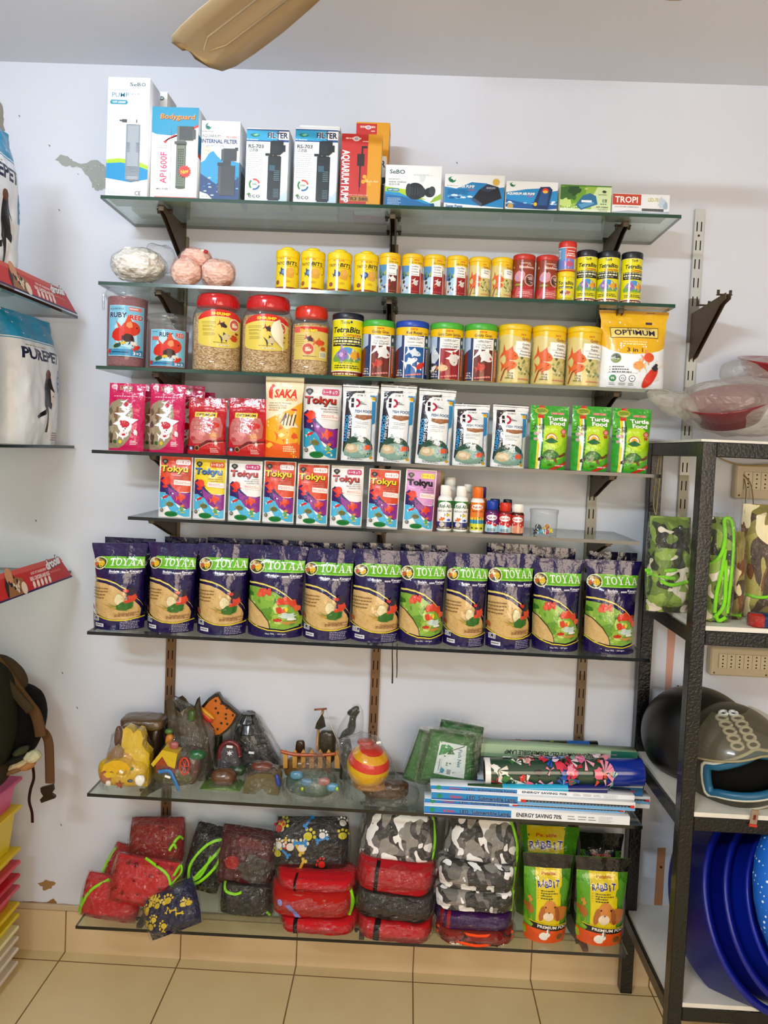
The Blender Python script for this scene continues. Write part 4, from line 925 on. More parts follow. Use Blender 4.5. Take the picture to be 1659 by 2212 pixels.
def art_sera_big(variant):
    def f(a):
        bar = {'gran': '#7c3626', 'koi': '#1d69a8', 'color': '#a3232a'}[variant]; side = '#2f4f9c' if variant == 'koi' else '#d9742a'
        a.r(-1, 0, 2, 1, '#35507a'); a.r(-.9, .03, .1, .6, {'gran': '#8e3a24', 'koi': '#7a2e28', 'color': '#3a3a34'}[variant]); a.p([(-.2, .5), (.2, .62), (.2, .84), (-.2, .84)], '#b8c8dc')
        if variant == 'color':
            for k in range(8): a.p([(.02+.02*k, .32), (.10+.03*k, .60-.02*k), (.04+.03*k, .72-.03*k), (-.02+.01*k, .5)], ['#e6e9ec', '#c8d0d8'][k % 2])
            a.b(.14, .22, .2, .1, '#4a4a34', 4)
        a.r(.93, .03, 2, .62, side); a.r(.93, .66, 1.3, .84, '#3a5a4a'); a.r(.93, .61, 2, .64, '#9ab83a'); a.b(1.0, .74, .06, .08, '#e8ecec', 4, 8, .4)
        a.r(.30, .03, .88, .70, bar); a.r(.285, .03, .315, .85, '#f2f0ea'); a.r(.865, .03, .895, .85, '#f2f0ea')
        a.p([(-.4, .86), (0, .845), (.5, .805), (1, .845), (1.4, .86), (1.4, 1), (-.4, 1)], '#ecc81f'); a.r(-1, 0, 2, .028, '#e9c422')
        a.t('sera', .55, .945, .042, .20, '#d24a22', .04, .2); a.t({'gran': 'Goldy Gran', 'koi': 'Koi Royal', 'color': 'Goldy Color Spirulina'}[variant], .56, .875, .052, {'gran': .5, 'koi': .44, 'color': .68}[variant], '#33405c' if variant == 'koi' else '#7a5a1a', .05)
        if variant == 'koi': a.t('mini', .93, .875, .035, .14, '#33405c', .03)
        a.r(.315, .61, .865, .81, '#fbfaf6'); l = {'gran': ('Goldfish Granules', 'Granul\u00e9s pour', 'Poissons Rouges'), 'koi': ('Staple Food', 'Aliment complet', ''), 'color': ('Goldfish Color', 'Granul\u00e9s pour', 'poissons rouges')}[variant]
        a.t(l[0], .59, .775, .026, .44, '#33302e', .03); a.r(.34, .728, .84, .732, '#888'); a.l(.42, .75, .745, 1, .02, .012, '#555', 3); a.t(l[1], .59, .70, .028, .44, '#33302e', .03)
        if l[2]: a.t(l[2], .59, .662, .028, .46, '#33302e', .03)
        a.l(.42, .78, .63, 1, .02, .012, '#777', 4)
        if variant == 'koi': a.fish(.56, .50, .42, '#d9e4ec', '#f0f4f6', R(-15), .36); a.fish(.48, .33, .42, '#e6ebee', '#f6f6f2', R(25), .32); a.fish(.74, .25, .38, '#d2402e', '#f2eeea', R(30), .4)
        elif variant == 'gran': a.fish(.62, .50, .52, '#e6e6e4', '#f6f6f4', R(-28), .5, tail=.5); a.b(.80, .44, .05, .04, '#c84a34', 3); a.fish(.50, .27, .30, '#c64430', '#d9583c', R(20), .55)
        else: a.fish(.68, .44, .44, '#e3dcd6', '#f6f2ee', R(-80), .6, tail=.5); a.b(.68, .53, .06, .05, '#cc4a34', 5); a.fish(.36, .24, .34, '#e6c8a0', '#c88a5a', R(0), .5); a.fish(.1, .22, .26, '#e9e6de', '#c8c0a8', R(40))
        a.t('1.3 lb', .16, .17, .028, .16, '#f4efe4', .03); a.t('500 g', .16, .125, .028, .16, '#f4efe4', .03); a.t('1000 mL', .16, .08, .028, .24, '#f4efe4', .03)
        for k in range(6): a.fish(.38+.075*k, .075+.006*k, .07+.006*k, '#e8938a')
        for q in range(2): a.l(.95+.09*q, 1.02+.09*q, .56, 16, .03, .018, '#f2e6d8', 3+q)
    return f
_protos = {}
def put_can(i, pl, pr, pt, key, name, label, art_fn, base, lidc, kind='flat', lid_h=.13, Yc=-.19, group=None, rz=0, wf=1.12, zb=None, **k):
    xc, W, H, z0 = fitpx(i, pl, pr, pt, Yc, None); rz += face_cam(xc, Yc)
    Rr = W/2/(1.035 if kind != 'none' else 1)*.995
    # silhouette of a cylinder a little nearer than its axis plane
    Hh = H
    if key in _protos:
        p = _protos[key]; o = dup(p[0], (xc, Yc, (zb or z0)+.0005), (0, 0, rz), label, group); s = (Rr/p[1], Rr/p[1], Hh/p[2]); o.scale = s
    else:
        o = can(name, label, 'can', Rr, Hh, 2*Rr*wf, art_fn, base, lidc, kind, lid_h, group, **k); o.location = (xc, Yc, (zb or z0)+.0005); o.rotation_euler = (0, 0, rz); _protos[key] = (o, Rr, Hh)
    return o, Rr
g = 'yellow TAIYO BITS cans on the second shelf'; w4 = ['leftmost', 'second from left', 'third from left', 'rightmost']
for k, (a_, b_, t_, rz) in enumerate(((595, 647, 545, 8), (649, 702, 547, 8), (706, 760, 550, 18), (763, 817, 553, 26))):
    put_can(1, a_, b_, t_, 'taiyo', 'food_can', '%s of the four yellow TAIYO BITS cans' % w4[k], art_taiyo, '#efd61c', '#efd524', 'cap', .17, Yc=-.205, group=g, rz=R(rz-12))
put_can(1, 818, 865, 551, 'serag', 'food_can', 'small yellow-lidded Goldy Gran can right of the TAIYO BITS cans', art_sera_small('gran'), '#f2e9d2', '#ecc822', 'flat', .09, rz=R(-6), Yc=-.21)
for k, (a_, b_, t_) in enumerate(((867, 914, 553), (914, 962, 555), (963, 1010, 557))):
    put_can(1, a_, b_, t_, 'serac', 'food_can', '%s of three small red and white Goldy Color can repeats' % ['left', 'middle', 'right'][k], art_sera_small('color'), '#f2e9d2', '#ecc822', 'flat', .09, group='small Goldy Color cans', rz=R([0, 4, 10][k]-6), Yc=-.21)
for k, (a_, b_, t_) in enumerate(((1011, 1059, 560), (1059, 1107, 561))):
    put_can(1, a_, b_, t_, 'flakes', 'food_can', '%s small pale goldfish flake can on the second shelf' % ['left', 'right'][k], art_flake(False), '#ddcf8e', '#ecc822', 'flat', .10, group='small goldfish flake cans', rz=R(4*k), Yc=-.21)
for k, (a_, b_, t_) in enumerate(((1106, 1155, 554), (1156, 1204, 556))):
    put_can(1, a_, b_, t_, 'worm', 'food_can', '%s brown bloodworm can with a red lid, second shelf' % ['left', 'right'][k], art_worm, '#9c4a2a', '#c8402e', 'flat', .10, group='bloodworm cans', rz=R(-4+14*k), Yc=-.21)
def art_toya(a):
    a.r(-1, 0, 2, 1, '#e8dd22'); a.t('ToyaBits', .52, .72, .14, .9, '#2a2a1e', .05, .18); a.r(.1, .50, .9, .58, '#3a3a26'); a.l(.12, .88, .52, 1, .03, .03, '#d8d8b0', 3)
    a.b(.5, .32, .34, .18, '#d9c8a8', 5, 18, .3); a.fish(.34, .34, .3, '#5a3a2c', '#2a2420', 0); a.fish(.62, .32, .3, '#c87a5a', '#b84a34', R(20)); a.r(-1, 0, 2, .07, '#c9b420'); a.l(.1, .9, .1, 1, .03, .02, '#6a6a2a', 3); a.l(.3, .7, .9, 1, .03, .02, '#8a8a3a', 3)
o, _ = put_can(1, 1202, 1241, 590, 'toya', 'food_can', 'small yellow ToyaBits can under the tiny red-lidded can', art_toya, '#e8dd22', '#ecd322', 'flat', .16, Yc=-.215)
zt = o.location.z + _protos['toya'][2] + .0005
def art_red(a):
    a.r(-1, 0, 2, 1, '#d9645a'); a.r(-.2, 0, .4, .95, '#6fa9d2'); a.r(.5, .55, 1.3, .88, '#d0342c'); a.l(.52, .98, .78, 2, .1, .04, '#f4e8e0', 3); a.t('DISCUS', .74, .62, .07, .5, '#fff', .05); a.p([(.1, .08), (1.2, .08), (1.2, .45), (.5, .5), (.1, .38)], '#7f8fd0')
    a.fish(.6, .28, .5, '#c86a8a', '#e0a0b0', 0, .6); a.r(-1, 0, 2, .06, '#d8c93a'); a.r(-1, .93, 2, 1, '#f2efe8'); a.r(.92, .1, 1.3, .5, '#e0d03a'); a.r(-.05, .5, .15, .85, '#dfe6ee')
    for k in range(6): a.r(-.03+.03*k, .55, -.02+.03*k, .8, '#2a3a5a')
xc, W_, H_, z0 = fitpx(1, 1204, 1243, 525, -.215)
o = can('food_can', 'tiny blue and red can with a red lid stacked on the ToyaBits can', 'can', W_/2*.96, shz(1, xc)+H_-zt, W_*1.05, art_red, '#d9645a', '#cf3a2a', 'flat', .17); o.location = (xc, -.215, zt); o.rotation_euler.z = face_cam(xc, -.215)
for k, (a_, b_, t_, rz) in enumerate(((1242, 1289, 545, 8), (1288, 1337, 547, 0), (1340, 1386, 549, 16))):
    put_can(1, a_, b_, t_, 'tetras', 'food_can', '%s of three black-lidded yellow cans at the right end of the second shelf' % ['left', 'middle', 'right'][k], art_tetra(), '#e6df1e', '#20212b', 'flat', .11, group='small black-lidded TetraBits cans', rz=R(rz), Yc=-.205)
# ---- third shelf
put_can(2, 716, 784, 681, 'tetrab', 'food_can', 'large yellow TetraBits Complete can with a dark blue lid', art_tetra(True), '#e6df1e', '#1c2238', 'flat', .085, Yc=-.195)
for a_, b_, t_, v, lc, lab, rz in ((781, 852, 696, 'gran', '#58b443', 'large green-lidded Goldy Gran can beside the TetraBits Complete can', 0), (853, 925, 698, 'koi', '#2c56b8', 'large Koi Royal can with a bright blue lid', 0),
        (927, 1000, 702, 'color', '#5cb947', 'large green-lidded Goldy Color Spirulina can', 4), (1001, 1073, 704, 'gran', '#58b443', 'large green-lidded Goldy Gran can beside the pale flake cans', 2)):
    put_can(2, a_, b_, t_, 'sb'+v, 'food_can', lab, art_sera_big(v), '#35507a', lc, 'flat', .095, Yc=-.19, rz=R(rz))
for k, (a_, b_, t_) in enumerate(((1073, 1146, 705), (1146, 1221, 708), (1221, 1296, 710))):
    put_can(2, a_, b_, t_, 'flakeb', 'food_can', '%s of three large pale yellow goldfish flake cans' % ['left', 'middle', 'right'][k], art_flake(True), '#ddcf8e', '#e8c81e', 'flat', .085, group='large goldfish flake cans', rz=R([6, 6, 2][k]), Yc=-.19)

# ---- clear jars with pellets and shrimp
def screwjar(label, Rr, H, lidc, fillmat, art_fn, lx, ly, lw_, lh_, sq=.16, extra=None):
    t = thing('food_jar', label, 'jar'); H = min(H, .2105); hb = H*.86
    def shell(k, top, mat, mb, cap=(True, False)):
        sh = hb*.10; r = Rr-k
        pr = [(r*.90, k), (r*.98, k+.004), (r, .012), (r, hb*.20), (r*.975, hb*.215), (r*.975, hb*.235), (r, hb*.25), (r, min(top, hb*.80))]
        if top > hb*.80: pr += [(r*.97, min(top, hb*.88)), (r*.86, min(top, hb*.96)), (r*.80, top)] if top > hb*.88 else [(r*.97, top)]
        lathe(mb, pr, '#fff', mat, 44, None, True, cap)
    mb = MB(); shell(0, hb, 'clear_plastic', mb); body = mb.build('jar_body', t)
    mb = MB(); lathe(mb, [(Rr*.90, .003), (Rr*.965, .008), (Rr*.965, hb*.80), (Rr*.93, hb*.86), (Rr*.6, hb*.885), (.001, hb*.89)], '#fff', fillmat, 40)
    mb.build('jar_contents', t)['kind'] = 'stuff'
    mb = MB(); r = Rr*.83
    lathe(mb, [(r, hb-.006), (r*1.02, hb-.002), (r*1.02, H*.93), (r, H-.004), (r*.94, H), (r*.88, H-.0015), (.001, H-.0015)], lidc, 'gloss', 48)
    for k in range(36):
        an = 2*math.pi*k/36; box(mb, -.0012, .0012, -r*1.035, -r*1.0, hb, H*.925, lidc, 'gloss', 0, RZ(an))
    mb.build('lid', t)
    mb = MB(); a = Art(lw_, lh_); art_fn(a)
    S0 = S_cyl(lw_, Rr, ly); lay(mb, a, S0, 'gloss', lw_/22, None, lift=.0006, step=.00004); mb.build('paper_label', t, (0, 0, 0), (0, 0, lx))
    if extra: extra(t, Rr, hb)
    return t
def arch(a, c, y0=0.0, yt=1.0, n=16, sh=.30):
    P = [(0, y0+.12)]+[(.5-.5*math.cos(math.pi*i/n), yt-sh+sh*math.sin(math.pi*i/n)) for i in range(n+1)]+[(1, y0+.12)]+[(.5+.46*math.cos(math.pi*i/n), y0+.12-.12*math.sin(math.pi*i/n)) for i in range(n+1)]
    a.p(P, c)
def art_shrimp(peel):
    def f(a):
        arch(a, '#e4d26a', 0, 1, 16, .28); n = 16
        a.p([(.5-.5*math.cos(math.pi*i/n), .72+.28*math.sin(math.pi*i/n)) for i in range(n+1)]+[(.985-.97*i/n, .72+.10*math.sin(math.pi*i/n)) for i in range(n+1)], '#d93a2c')
        a.t('SHRIMP', .50, .885, .075, .40, '#f7e23a', .06); a.l(.36, .70, .80, 1, .03, .014, '#f3e0c8', 3)
        a.l(.10, .42, .66, 2, .04, .012, '#8a7a34', 4); a.l(.12, .40, .56, 2, .03, .012, '#8a7a34', 5); a.l(.12, .4, .47, 2, .03, .012, '#8a7a34', 6); a.l(.14, .4, .37, 3, .03, .012, '#9a8a44', 7)
        a.fish(.54, .60, .20, '#4a3a3a', '#b03a3c', R(-25)); a.fish(.60, .28, .24, '#d8c8a0', '#4a4a48', R(20), .5, tail=.5); a.e(.80, .62, .13, .13, '#efe6d2'); a.e(.80, .62, .11, .11, '#cf6a50')
        rn = random.Random(3)
        for k in range(12): a.r(.72+.14*rn.random(), .55+.12*rn.random(), .74+.14*rn.random(), .565+.12*rn.random(), '#f0dcc8')
        a.b(.80, .27, .12, .08, '#c9542c', 8, 14, .4); a.b(.86, .40, .06, .03, '#a03a24', 5); a.l(.36, .66, .13, 1, .03, .012, '#6a5a24', 8); a.r(.44, .05, .68, .085, '#efe8c8'); a.t('NET WT 500g', .56, .068, .02, .2, '#333', .02)
    return f
def peel(t, Rr, hb):
    mb = MB(); v = []; f = []; n = 10
    for i in range(n+1):
        q = i/n; ang = R(26+10*q); rr = Rr+.002+.010*math.sin(math.pi*q); z = hb*(.80-.42*q); w_ = .030*math.sin(math.pi*min(q+.12, 1))**.7+.002
        for s in range(4):
            an = ang - (w_*s/3)/Rr*.9; r3 = rr+.004*math.sin(s*1.0); v.append((math.sin(an)*r3, -math.cos(an)*r3, z-.008*s/3))
    for i in range(n):
        for s in range(3): a = i*4+s; f.append((a, a+1, a+5, a+4))
    mb.add(v, f, '#eee6cc', 'plastic', True); mb.build('peeling_label_corner', t)
xc, W_, H_, z0 = fitpx(2, 418, 523, 624, -.17)
t = screwjar('large red-lidded jar of dried shrimp with a whole SHRIMP label', W_/2, H_, '#d23236', 'shrimp_fill', art_shrimp(False), R(6), H_*.27, W_*.96, H_*.44)
t.location = (xc, -.17, z0+.0005); t.rotation_euler.z = face_cam(xc, -.17)
xc, W_, H_, z0 = fitpx(2, 524, 632, 632, -.17)
t = screwjar('large red-lidded jar of dried shrimp with its label peeling off', W_/2, H_, '#d23236', 'shrimp_fill', art_shrimp(True), R(-3), H_*.26, W_*.96, H_*.43, extra=peel)
t.location = (xc, -.17, z0+.0005); t.rotation_euler.z = face_cam(xc, -.17)
def art_shrimp_s(a):
    a.r(0, 0, 1, 1, '#dcc87a'); a.p([(0, .80), (.3, .88), (1, .84), (1, 1), (0, .97)], '#d8403c'); a.r(0, .80, .2, .96, '#e07070'); a.t('SHRIMP', .42, .87, .085, .46, '#f7e23a', .05, oc='#c02a20', ob=.06)
    a.l(.06, .36, .70, 6, .06, .014, '#9a8648', 4); a.fish(.45, .62, .26, '#5a3a38', '#b8443c', R(-20)); a.fish(.70, .52, .34, '#d9582e', '#d9803a', R(0)); a.e(.42, .32, .16, .16, '#e8c6a8'); a.e(.42, .32, .14, .14, '#cf6248')
    rn = random.Random(3)
    for k in range(14): a.r(.32+.16*rn.random(), .25+.12*rn.random(), .35+.16*rn.random(), .265+.12*rn.random(), '#f0d4c0')
    a.b(.82, .35, .1, .06, '#c9542c', 8, 14, .4); a.r(.72, .08, .92, .26, '#f2f0e8')
    for k in range(7): a.r(.74+.024*k, .10, .75+.024*k, .24, '#333')
    a.l(.3, .66, .1, 1, .03, .016, '#6a5a24', 8)
xc, W_, H_, z0 = fitpx(2, 630, 712, 666, -.17)
t = screwjar('smaller orange-lidded jar of dried shrimp beside the TetraBits Complete can', W_/2, H_, '#d9452e', 'shrimp_fill', art_shrimp_s, R(2), H_*.22, W_*1.0, H_*.48)
t.location = (xc, -.17, z0+.0005); t.rotation_euler.z = face_cam(xc, -.17)
def art_ruby(big):
    def f(a):
        a.r(0, 0, 1, 1, '#a9d4e4'); a.r(.02, .015, .98, .985, '#8cc6dc'); a.b(.5, .5, .4, .5, '#bfe0ea', 5, 20, .3); a.r(.02, .015, .98, .14, '#4a9ac0')
        a.t('AQUADENE', .24, .93, .035, .40, '#3a5a66', .02) if big else a.t('AQUADENE', .14, .93, .03, .18, '#3a5a66', .02)
        if big: a.r(.56, .90, .90, .97, '#e08c84'); a.l(.58, .88, .93, 1, .02, .016, '#fff', 2)
        a.t('RUBY', .28 if big else .46, .81 if big else .86, .10 if big else .12, .46 if big else .34, '#17305e', .06, oc='#cfe6ee', ob=.05); a.t('RED', .76 if big else .82, .78 if big else .86, .09 if big else .12, .36 if big else .24, '#d8342a', .06, oc='#f2e6e0', ob=.05)
        if not big: a.r(.06, .70, .26, .80, '#d9746a')
        a.fish(.56, .55, .62, '#d8482a', '#e2603a', R(0), .62, tail=.3); a.b(.30, .42, .20, .18, '#d63c26', 4, 16, .2); a.b(.55, .36, .2, .12, '#4a2a24', 6, 14, .3); a.b(.58, .62, .10, .10, '#f0a070', 6)
        a.fish(.26, .20, .26, '#2f5a44', '#c8b87a', R(20)); a.fish(.42, .26, .18, '#e0c23a', '#6a4a2a', R(10)); a.fish(.68, .26, .24, '#e6e0d4', '#4a4a4a', R(-10)); a.fish(.76, .17, .24, '#d8402a', '#e8603c', R(30))
        a.e(.06, .09, .04, .06, '#c8382c'); a.l(.15, .6, .07, 1, .02, .016, '#17305e', 3); a.t('3+2', .80, .065, .06, .24, '#f4f8fa', .05)
    return f
def clipjar(label, Rr, H, art_fn, lz, lw_, lh_, fillh, side):
    t = thing('food_jar', label, 'jar'); H = min(H, .2105); hb = H*.90
    mb = MB(); lathe(mb, [(Rr*.90, .001), (Rr*.94, .006), (Rr*.97, H*.5), (Rr, hb)], '#fff', 'clear_plastic', 44, caps=(True, False)); lathe(mb, [(Rr*1.05, hb-.004), (Rr*1.05, hb+.002), (Rr, hb+.003)], '#fff', 'clear_plastic', 44, caps=(False, False)); mb.build('jar_body', t)
    mb = MB(); lathe(mb, [(Rr*.88, .004), (Rr*.92, .008), (Rr*.945, H*.5), (Rr*.955, fillh), (Rr*.5, fillh+.005), (.001, fillh+.006)], '#fff', 'pellets', 40); mb.build('jar_contents', t)['kind'] = 'stuff'
    mb = MB(); lathe(mb, [(Rr*1.07, hb-.001), (Rr*1.09, hb+.003), (Rr*1.09, H-.006), (Rr*1.04, H-.001), (Rr*.98, H), (.001, H-.001)], '#fff', 'clear_plastic', 44, caps=(False, False)); mb.build('lid', t)
    for s in (side, math.pi/2):
        mb = MB(); P = spline([(Rr*1.10, -.008, H-.010), (Rr*1.17, -.008, H-.016), (Rr*1.14, -.008, H-.05), (Rr*1.14, .008, H-.05), (Rr*1.17, .008, H-.016), (Rr*1.10, .008, H-.010)], 4)
        tube(mb, P, .0030, '#fff', 'clear_plastic', 6); mb.build('clasp', t, (0, 0, 0), (0, 0, s))
    mb = MB(); a = Art(lw_, lh_); art_fn(a); lay(mb, a, S_cyl(lw_, Rr*.985, lz), 'gloss', lw_/20, None, lift=.0008, step=.00004); mb.build('paper_label', t, (0, 0, 0), (0, 0, R(-3))); return t
xc, W_, H_, z0 = fitpx(2, 231, 319, 619, -.18)
t = clipjar('tall clear clasp jar labelled RUBY RED, first on the third shelf', W_/2/1.04, H_, art_ruby(True), H_*.13, W_*.90, H_*.60, H_*.84, math.pi); t.location = (xc, -.18, z0+.0005); t.rotation_euler.z = face_cam(xc, -.18)
xc, W_, H_, z0 = fitpx(2, 320, 409, 684, -.18)
t = clipjar('short clear clasp jar labelled RUBY RED beside the tall one', W_/2/1.04, H_, art_ruby(False), H_*.05, W_*.90, H_*.66, H_*.72, 0); t.location = (xc, -.18, z0+.0005); t.rotation_euler.z = face_cam(xc, -.18)

# ---- second shelf, left: bags of shells
def shellbag(px, py, rx_, rz_, Y, fill, wrap, label, part='shell_fill', tie=None):
    q = at(px, py, Y); k = (Y-CAM.y)/FPX; zb = shz(1, q.x); t = thing('shell_bag', label, 'bag of shells', (q.x, Y, zb+.0006)); h = q.z-zb
    for nm, f_, mt, am, fr, sm in ((part, .93, fill, .010 if fill == 'shells' else .005, 45, fill != 'shells'), ('bag_skin', 1.0, wrap, .005, 30, wrap == 'mesh_net')):
        mb = MB(); r3 = rz_*k*f_; blob(mb, rx_*k*f_, rx_*k*f_*.85, r3, '#fff', mt, .9, .9, am, fr, int(px), 40, 24, T(0, 0, max(h, r3+.004)), sm, lambda v: Vector((v.x, v.y, max(v.z, -max(h, r3+.004)+.0005)))); o = mb.build(nm, t)
        if nm == part: o['kind'] = 'stuff'
    if tie:
        mb = MB(); c = at(tie[0], tie[1], Y-.02)-t.location; blob(mb, .007, .006, .005, '#c8302c', 'gloss', xf=T(*c)); box(mb, c.x-.014, c.x-.003, c.y-.004, c.y-.002, c.z-.004, c.z+.005, '#f2f0ee', 'plastic', .001); mb.build('tie', t)
    return t
t = shellbag(300, 575, 58, 36, -.17, 'shells', 'film', 'clear crumpled bag of white shells at the left of the second shelf')
mb = MB(); q = at(345, 560, -.17)-t.location; blob(mb, .045, .03, .042, '#fff', 'film', 1, 1, .010, 26, 5, 30, 18, T(*q) @ RY(R(-30)), False); mb.build('bag_neck', t)
shellbag(403, 590, 33, 33, -.20, 'pink_shells', 'mesh_net', 'left lower pink net bag of shells'); shellbag(472, 592, 38, 32, -.19, 'pink_shells', 'mesh_net', 'right lower pink net bag of shells', tie=(466, 572))
t = shellbag(423, 560, 36, 24, -.17, 'pink_shells', 'mesh_net', 'upper pink net bag of shells with a red tie, resting on two others', tie=(444, 544))
# ============================================================ pouches
def put_pouch(i, pl, pr, pt, art_fn, base, Yf, key, name, label, cat='pouch', group=None, rz=0, rx=0, bulge=.024, seed=None, mat='foil', pb=None, ry=0, **k):
    """stand a pouch on shelf i; Yf is the plane of its front"""
    xc, W, H, zb = fitpx(i, pl, pr, pt, Yf, pb); yc = Yf+bulge
    if key in _protos and seed is None:
        p = _protos[key]; o = p[0].copy(); col.objects.link(o); o.scale = (W/p[1], 1, H/p[2])
    else:
        a = Art(W, H); art_fn(a); m = pouch(W, H, a, base, bulge, mat=mat, seed=seed or len(_protos), **k); o = m.build(name); _protos[key] = (o, W, H)
    o.location = (xc, yc, zb+.0006); o.rotation_euler = (rx, ry, rz)
    if 'group' in o: del o['group']
    return tag(o, label, cat, group)
def zipline(a, y, c): a.r(0, y, 1, y+.006, c); a.r(0, y-.012, 1, y-.009, c)
# ---- third shelf, right: OPTIMUM bag
def art_opt(a):
    a.r(0, 0, 1, 1, '#eef2f6'); P = [(0, .40), (.15, .405), (.35, .43), (.5, .445), (.65, .44), (.85, .47), (1, .56), (1, 1), (0, 1)]
    P = [(0, .56), (.12, .49), (.3, .445), (.5, .44), (.7, .455), (.88, .49), (1, .545), (1, 1), (0, 1)]; a.p(P, '#e9bd1d')
    a.r(0, .965, 1, 1, '#c99a22'); a.l(.68, .80, .975, 1, .02, .010, '#3a2a3a', 3); a.r(.68, .83, .78, .86, '#4a3058')
    a.p([(.135, .64), (.865, .65), (.875, .79), (.125, .78)], '#7a5a2a'); a.p([(.145, .65), (.855, .66), (.865, .78), (.135, .77)], '#f0dc8a')
    a.t('OPTIMUM', .50, .715, .070, .62, '#2a2352', .04); a.t('HIGHLY', .72, .765, .016, .1, '#555', .02); a.t('Super Premium Formula', .5, .60, .022, .38, '#fdf3c0', .03); a.l(.32, .70, .56, 1, .02, .014, '#fdf3c0', 3)
    a.t('3 in 1', .50, .495, .052, .25, '#5a4a2a', .03)
    a.e(.22, .385, .075, .075, '#8f9a4a'); a.e(.22, .40, .06, .045, '#4a5234'); a.l(.16, .28, .37, 1, .02, .01, '#e0e0b0', 3)
    for k in range(3): a.e(.15, .275-.032*k, .007, .007, '#444'); a.l(.18, [.40, .43, .58][k], .27-.032*k, 1, .02, .014, '#5a6470', k)
    for k, c in enumerate(('#2f8f4a', '#4a5a78', '#4a5a78')):
        a.e(.20+.14*k, .135, .050, .050, c); 
        if k: a.e(.20+.14*k, .135, .040, .040, '#eef2f6')
        a.t(['6%', 'G', '+'][k], .20+.14*k, .135, .03, .05, '#eef2f6' if k == 0 else '#3a4a68', .04); a.l(.15+.14*k, .25+.14*k, .07, 2, .018, .008, '#8a929c', k)
    a.r(.12, .03, .56, .034, '#b8bec6'); a.r(.12, .2, .56, .204, '#b8bec6')
    a.fish(.70, .40, .2, '#e2643a', '#f0a080', R(10), .7); a.fish(.58, .30, .2, '#e8a24a', '#f2c88a', R(0), .6, flip=-1)
    a.fish(.78, .19, .46, '#d8402a', '#e8e2da', R(237), .32, tail=.16); a.b(.82, .27, .06, .05, '#3a3a3a', 3); a.b(.86, .33, .05, .05, '#f0ece6', 5); a.b(.84, .31, .03, .03, '#2a2a2a', 7); a.b(.73, .10, .05, .05, '#e04a2c', 6)
put_pouch(2, 1300, 1445, 668, art_opt, '#eef2f6', -.225, 'opt', 'food_bag', 'large white and yellow OPTIMUM 3 in 1 bag at the end of the third shelf', 'bag', bulge=.032, mat='softbag', wid=[(0, .99), (.1, 1.0), (.5, .96), (.85, .98), (1, 1.06)], wr=.002, rx=R(0), header=.84, nu=26, nv=36)
xc, W, H, zb = fitpx(2, 1288, 1308, 770, -.12)
mb = MB(); box(mb, -.03, .03, -.02, .02, 0, .085, '#26282a', 'gloss', .004); tag(mb.build('small_tub', None, (xc-.012, -.10, zb+.0006)), 'dark little tub tucked between the pale flake can and the OPTIMUM bag', 'tub')
# ---- fourth shelf
def art_lotus(a):
    a.r(0, 0, 1, 1, '#cf1f6a'); a.r(0, .88, 1, .884, '#a0124e'); a.e(.14, .945, .085, .07, '#e9d2da'); a.l(.08, .2, .94, 2, .02, .01, '#c03a6a', 3)
    a.r(.30, .90, .64, .96, '#e6c6ae'); a.r(.31, .905, .63, .955, '#8a2a3a'); a.t('LOTUS', .47, .93, .03, .28, '#f3dcc8', .04); a.l(.15, .86, .80, 1, .02, .011, '#f6dce6', 4)
    P = [(.02, .62), (.1, .7), (.3, .76), (.52, .745), (.68, .68), (.74, .56), (.72, .42), (.74, .3), (.66, .18), (.5, .08), (.35, .04), (.0, .03), (0, .5)]; a.p(P, '#a89a80')
    for k in range(10): rn = random.Random(k); a.b(.04+.28*rn.random(), .15+.45*rn.random(), .08, .14, ['#7d6a52', '#b8a88c', '#8c6a50', '#5f5040'][k % 4], k, 10, .5)
    a.fish(.52, .66, .34, '#f2eef0', '#f6f4f4', R(-70), .6); a.b(.54, .68, .08, .07, '#cc2a4a', 3)
    a.fish(.52, .42, .62, '#f4f0f2', '#fbf9fa', R(-78), .62, tail=.4); a.b(.54, .40, .18, .13, '#c8283e', 5, 16, .4); a.b(.50, .28, .08, .05, '#d8505a', 6)
    a.fish(.48, .24, .36, '#f2ecef', '#fff', R(10), .5); a.b(.52, .24, .07, .04, '#c8283e', 2); a.b(.82, .27, .08, .10, '#efe6ea', 6, 12, .6)
    for x, c in ((.13, '#5a3a26'), (.26, '#3f6a2f'), (.42, '#d8c82a')): a.e(x, .135, .05, .05, c)
    a.l(.68, .86, .14, 3, .022, .012, '#f6dce6', 5)
put_pouch(3, 228, 306, 827, art_lotus, '#cf1f6a', -.235, 'lotus', 'food_pouch', 'pink pouch with a white fish window, first on the fourth shelf', group='front pink fish pouches', wid=[(0, .97), (.5, 1), (1, 1)])
put_pouch(3, 318, 394, 829, art_lotus, '#cf1f6a', -.235, 'lotus', 'food_pouch', 'second pink pouch with a white fish window, beside the red OPTIMUM pouches', group='front pink fish pouches')
for k, (x0, x1, y_, Y) in enumerate(((304, 380, 831, -.185), (372, 436, 832, -.15), (395, 458, 846, -.11))):
    put_pouch(3, x0-8, x1, y_, art_lotus, '#cf1f6a', Y, 'lotus', 'food_pouch', ['pink pouch edge showing between the two front pink pouches', 'pink pouch behind the left red OPTIMUM pouch', 'pink pouch furthest back behind the red OPTIMUM pouches'][k])
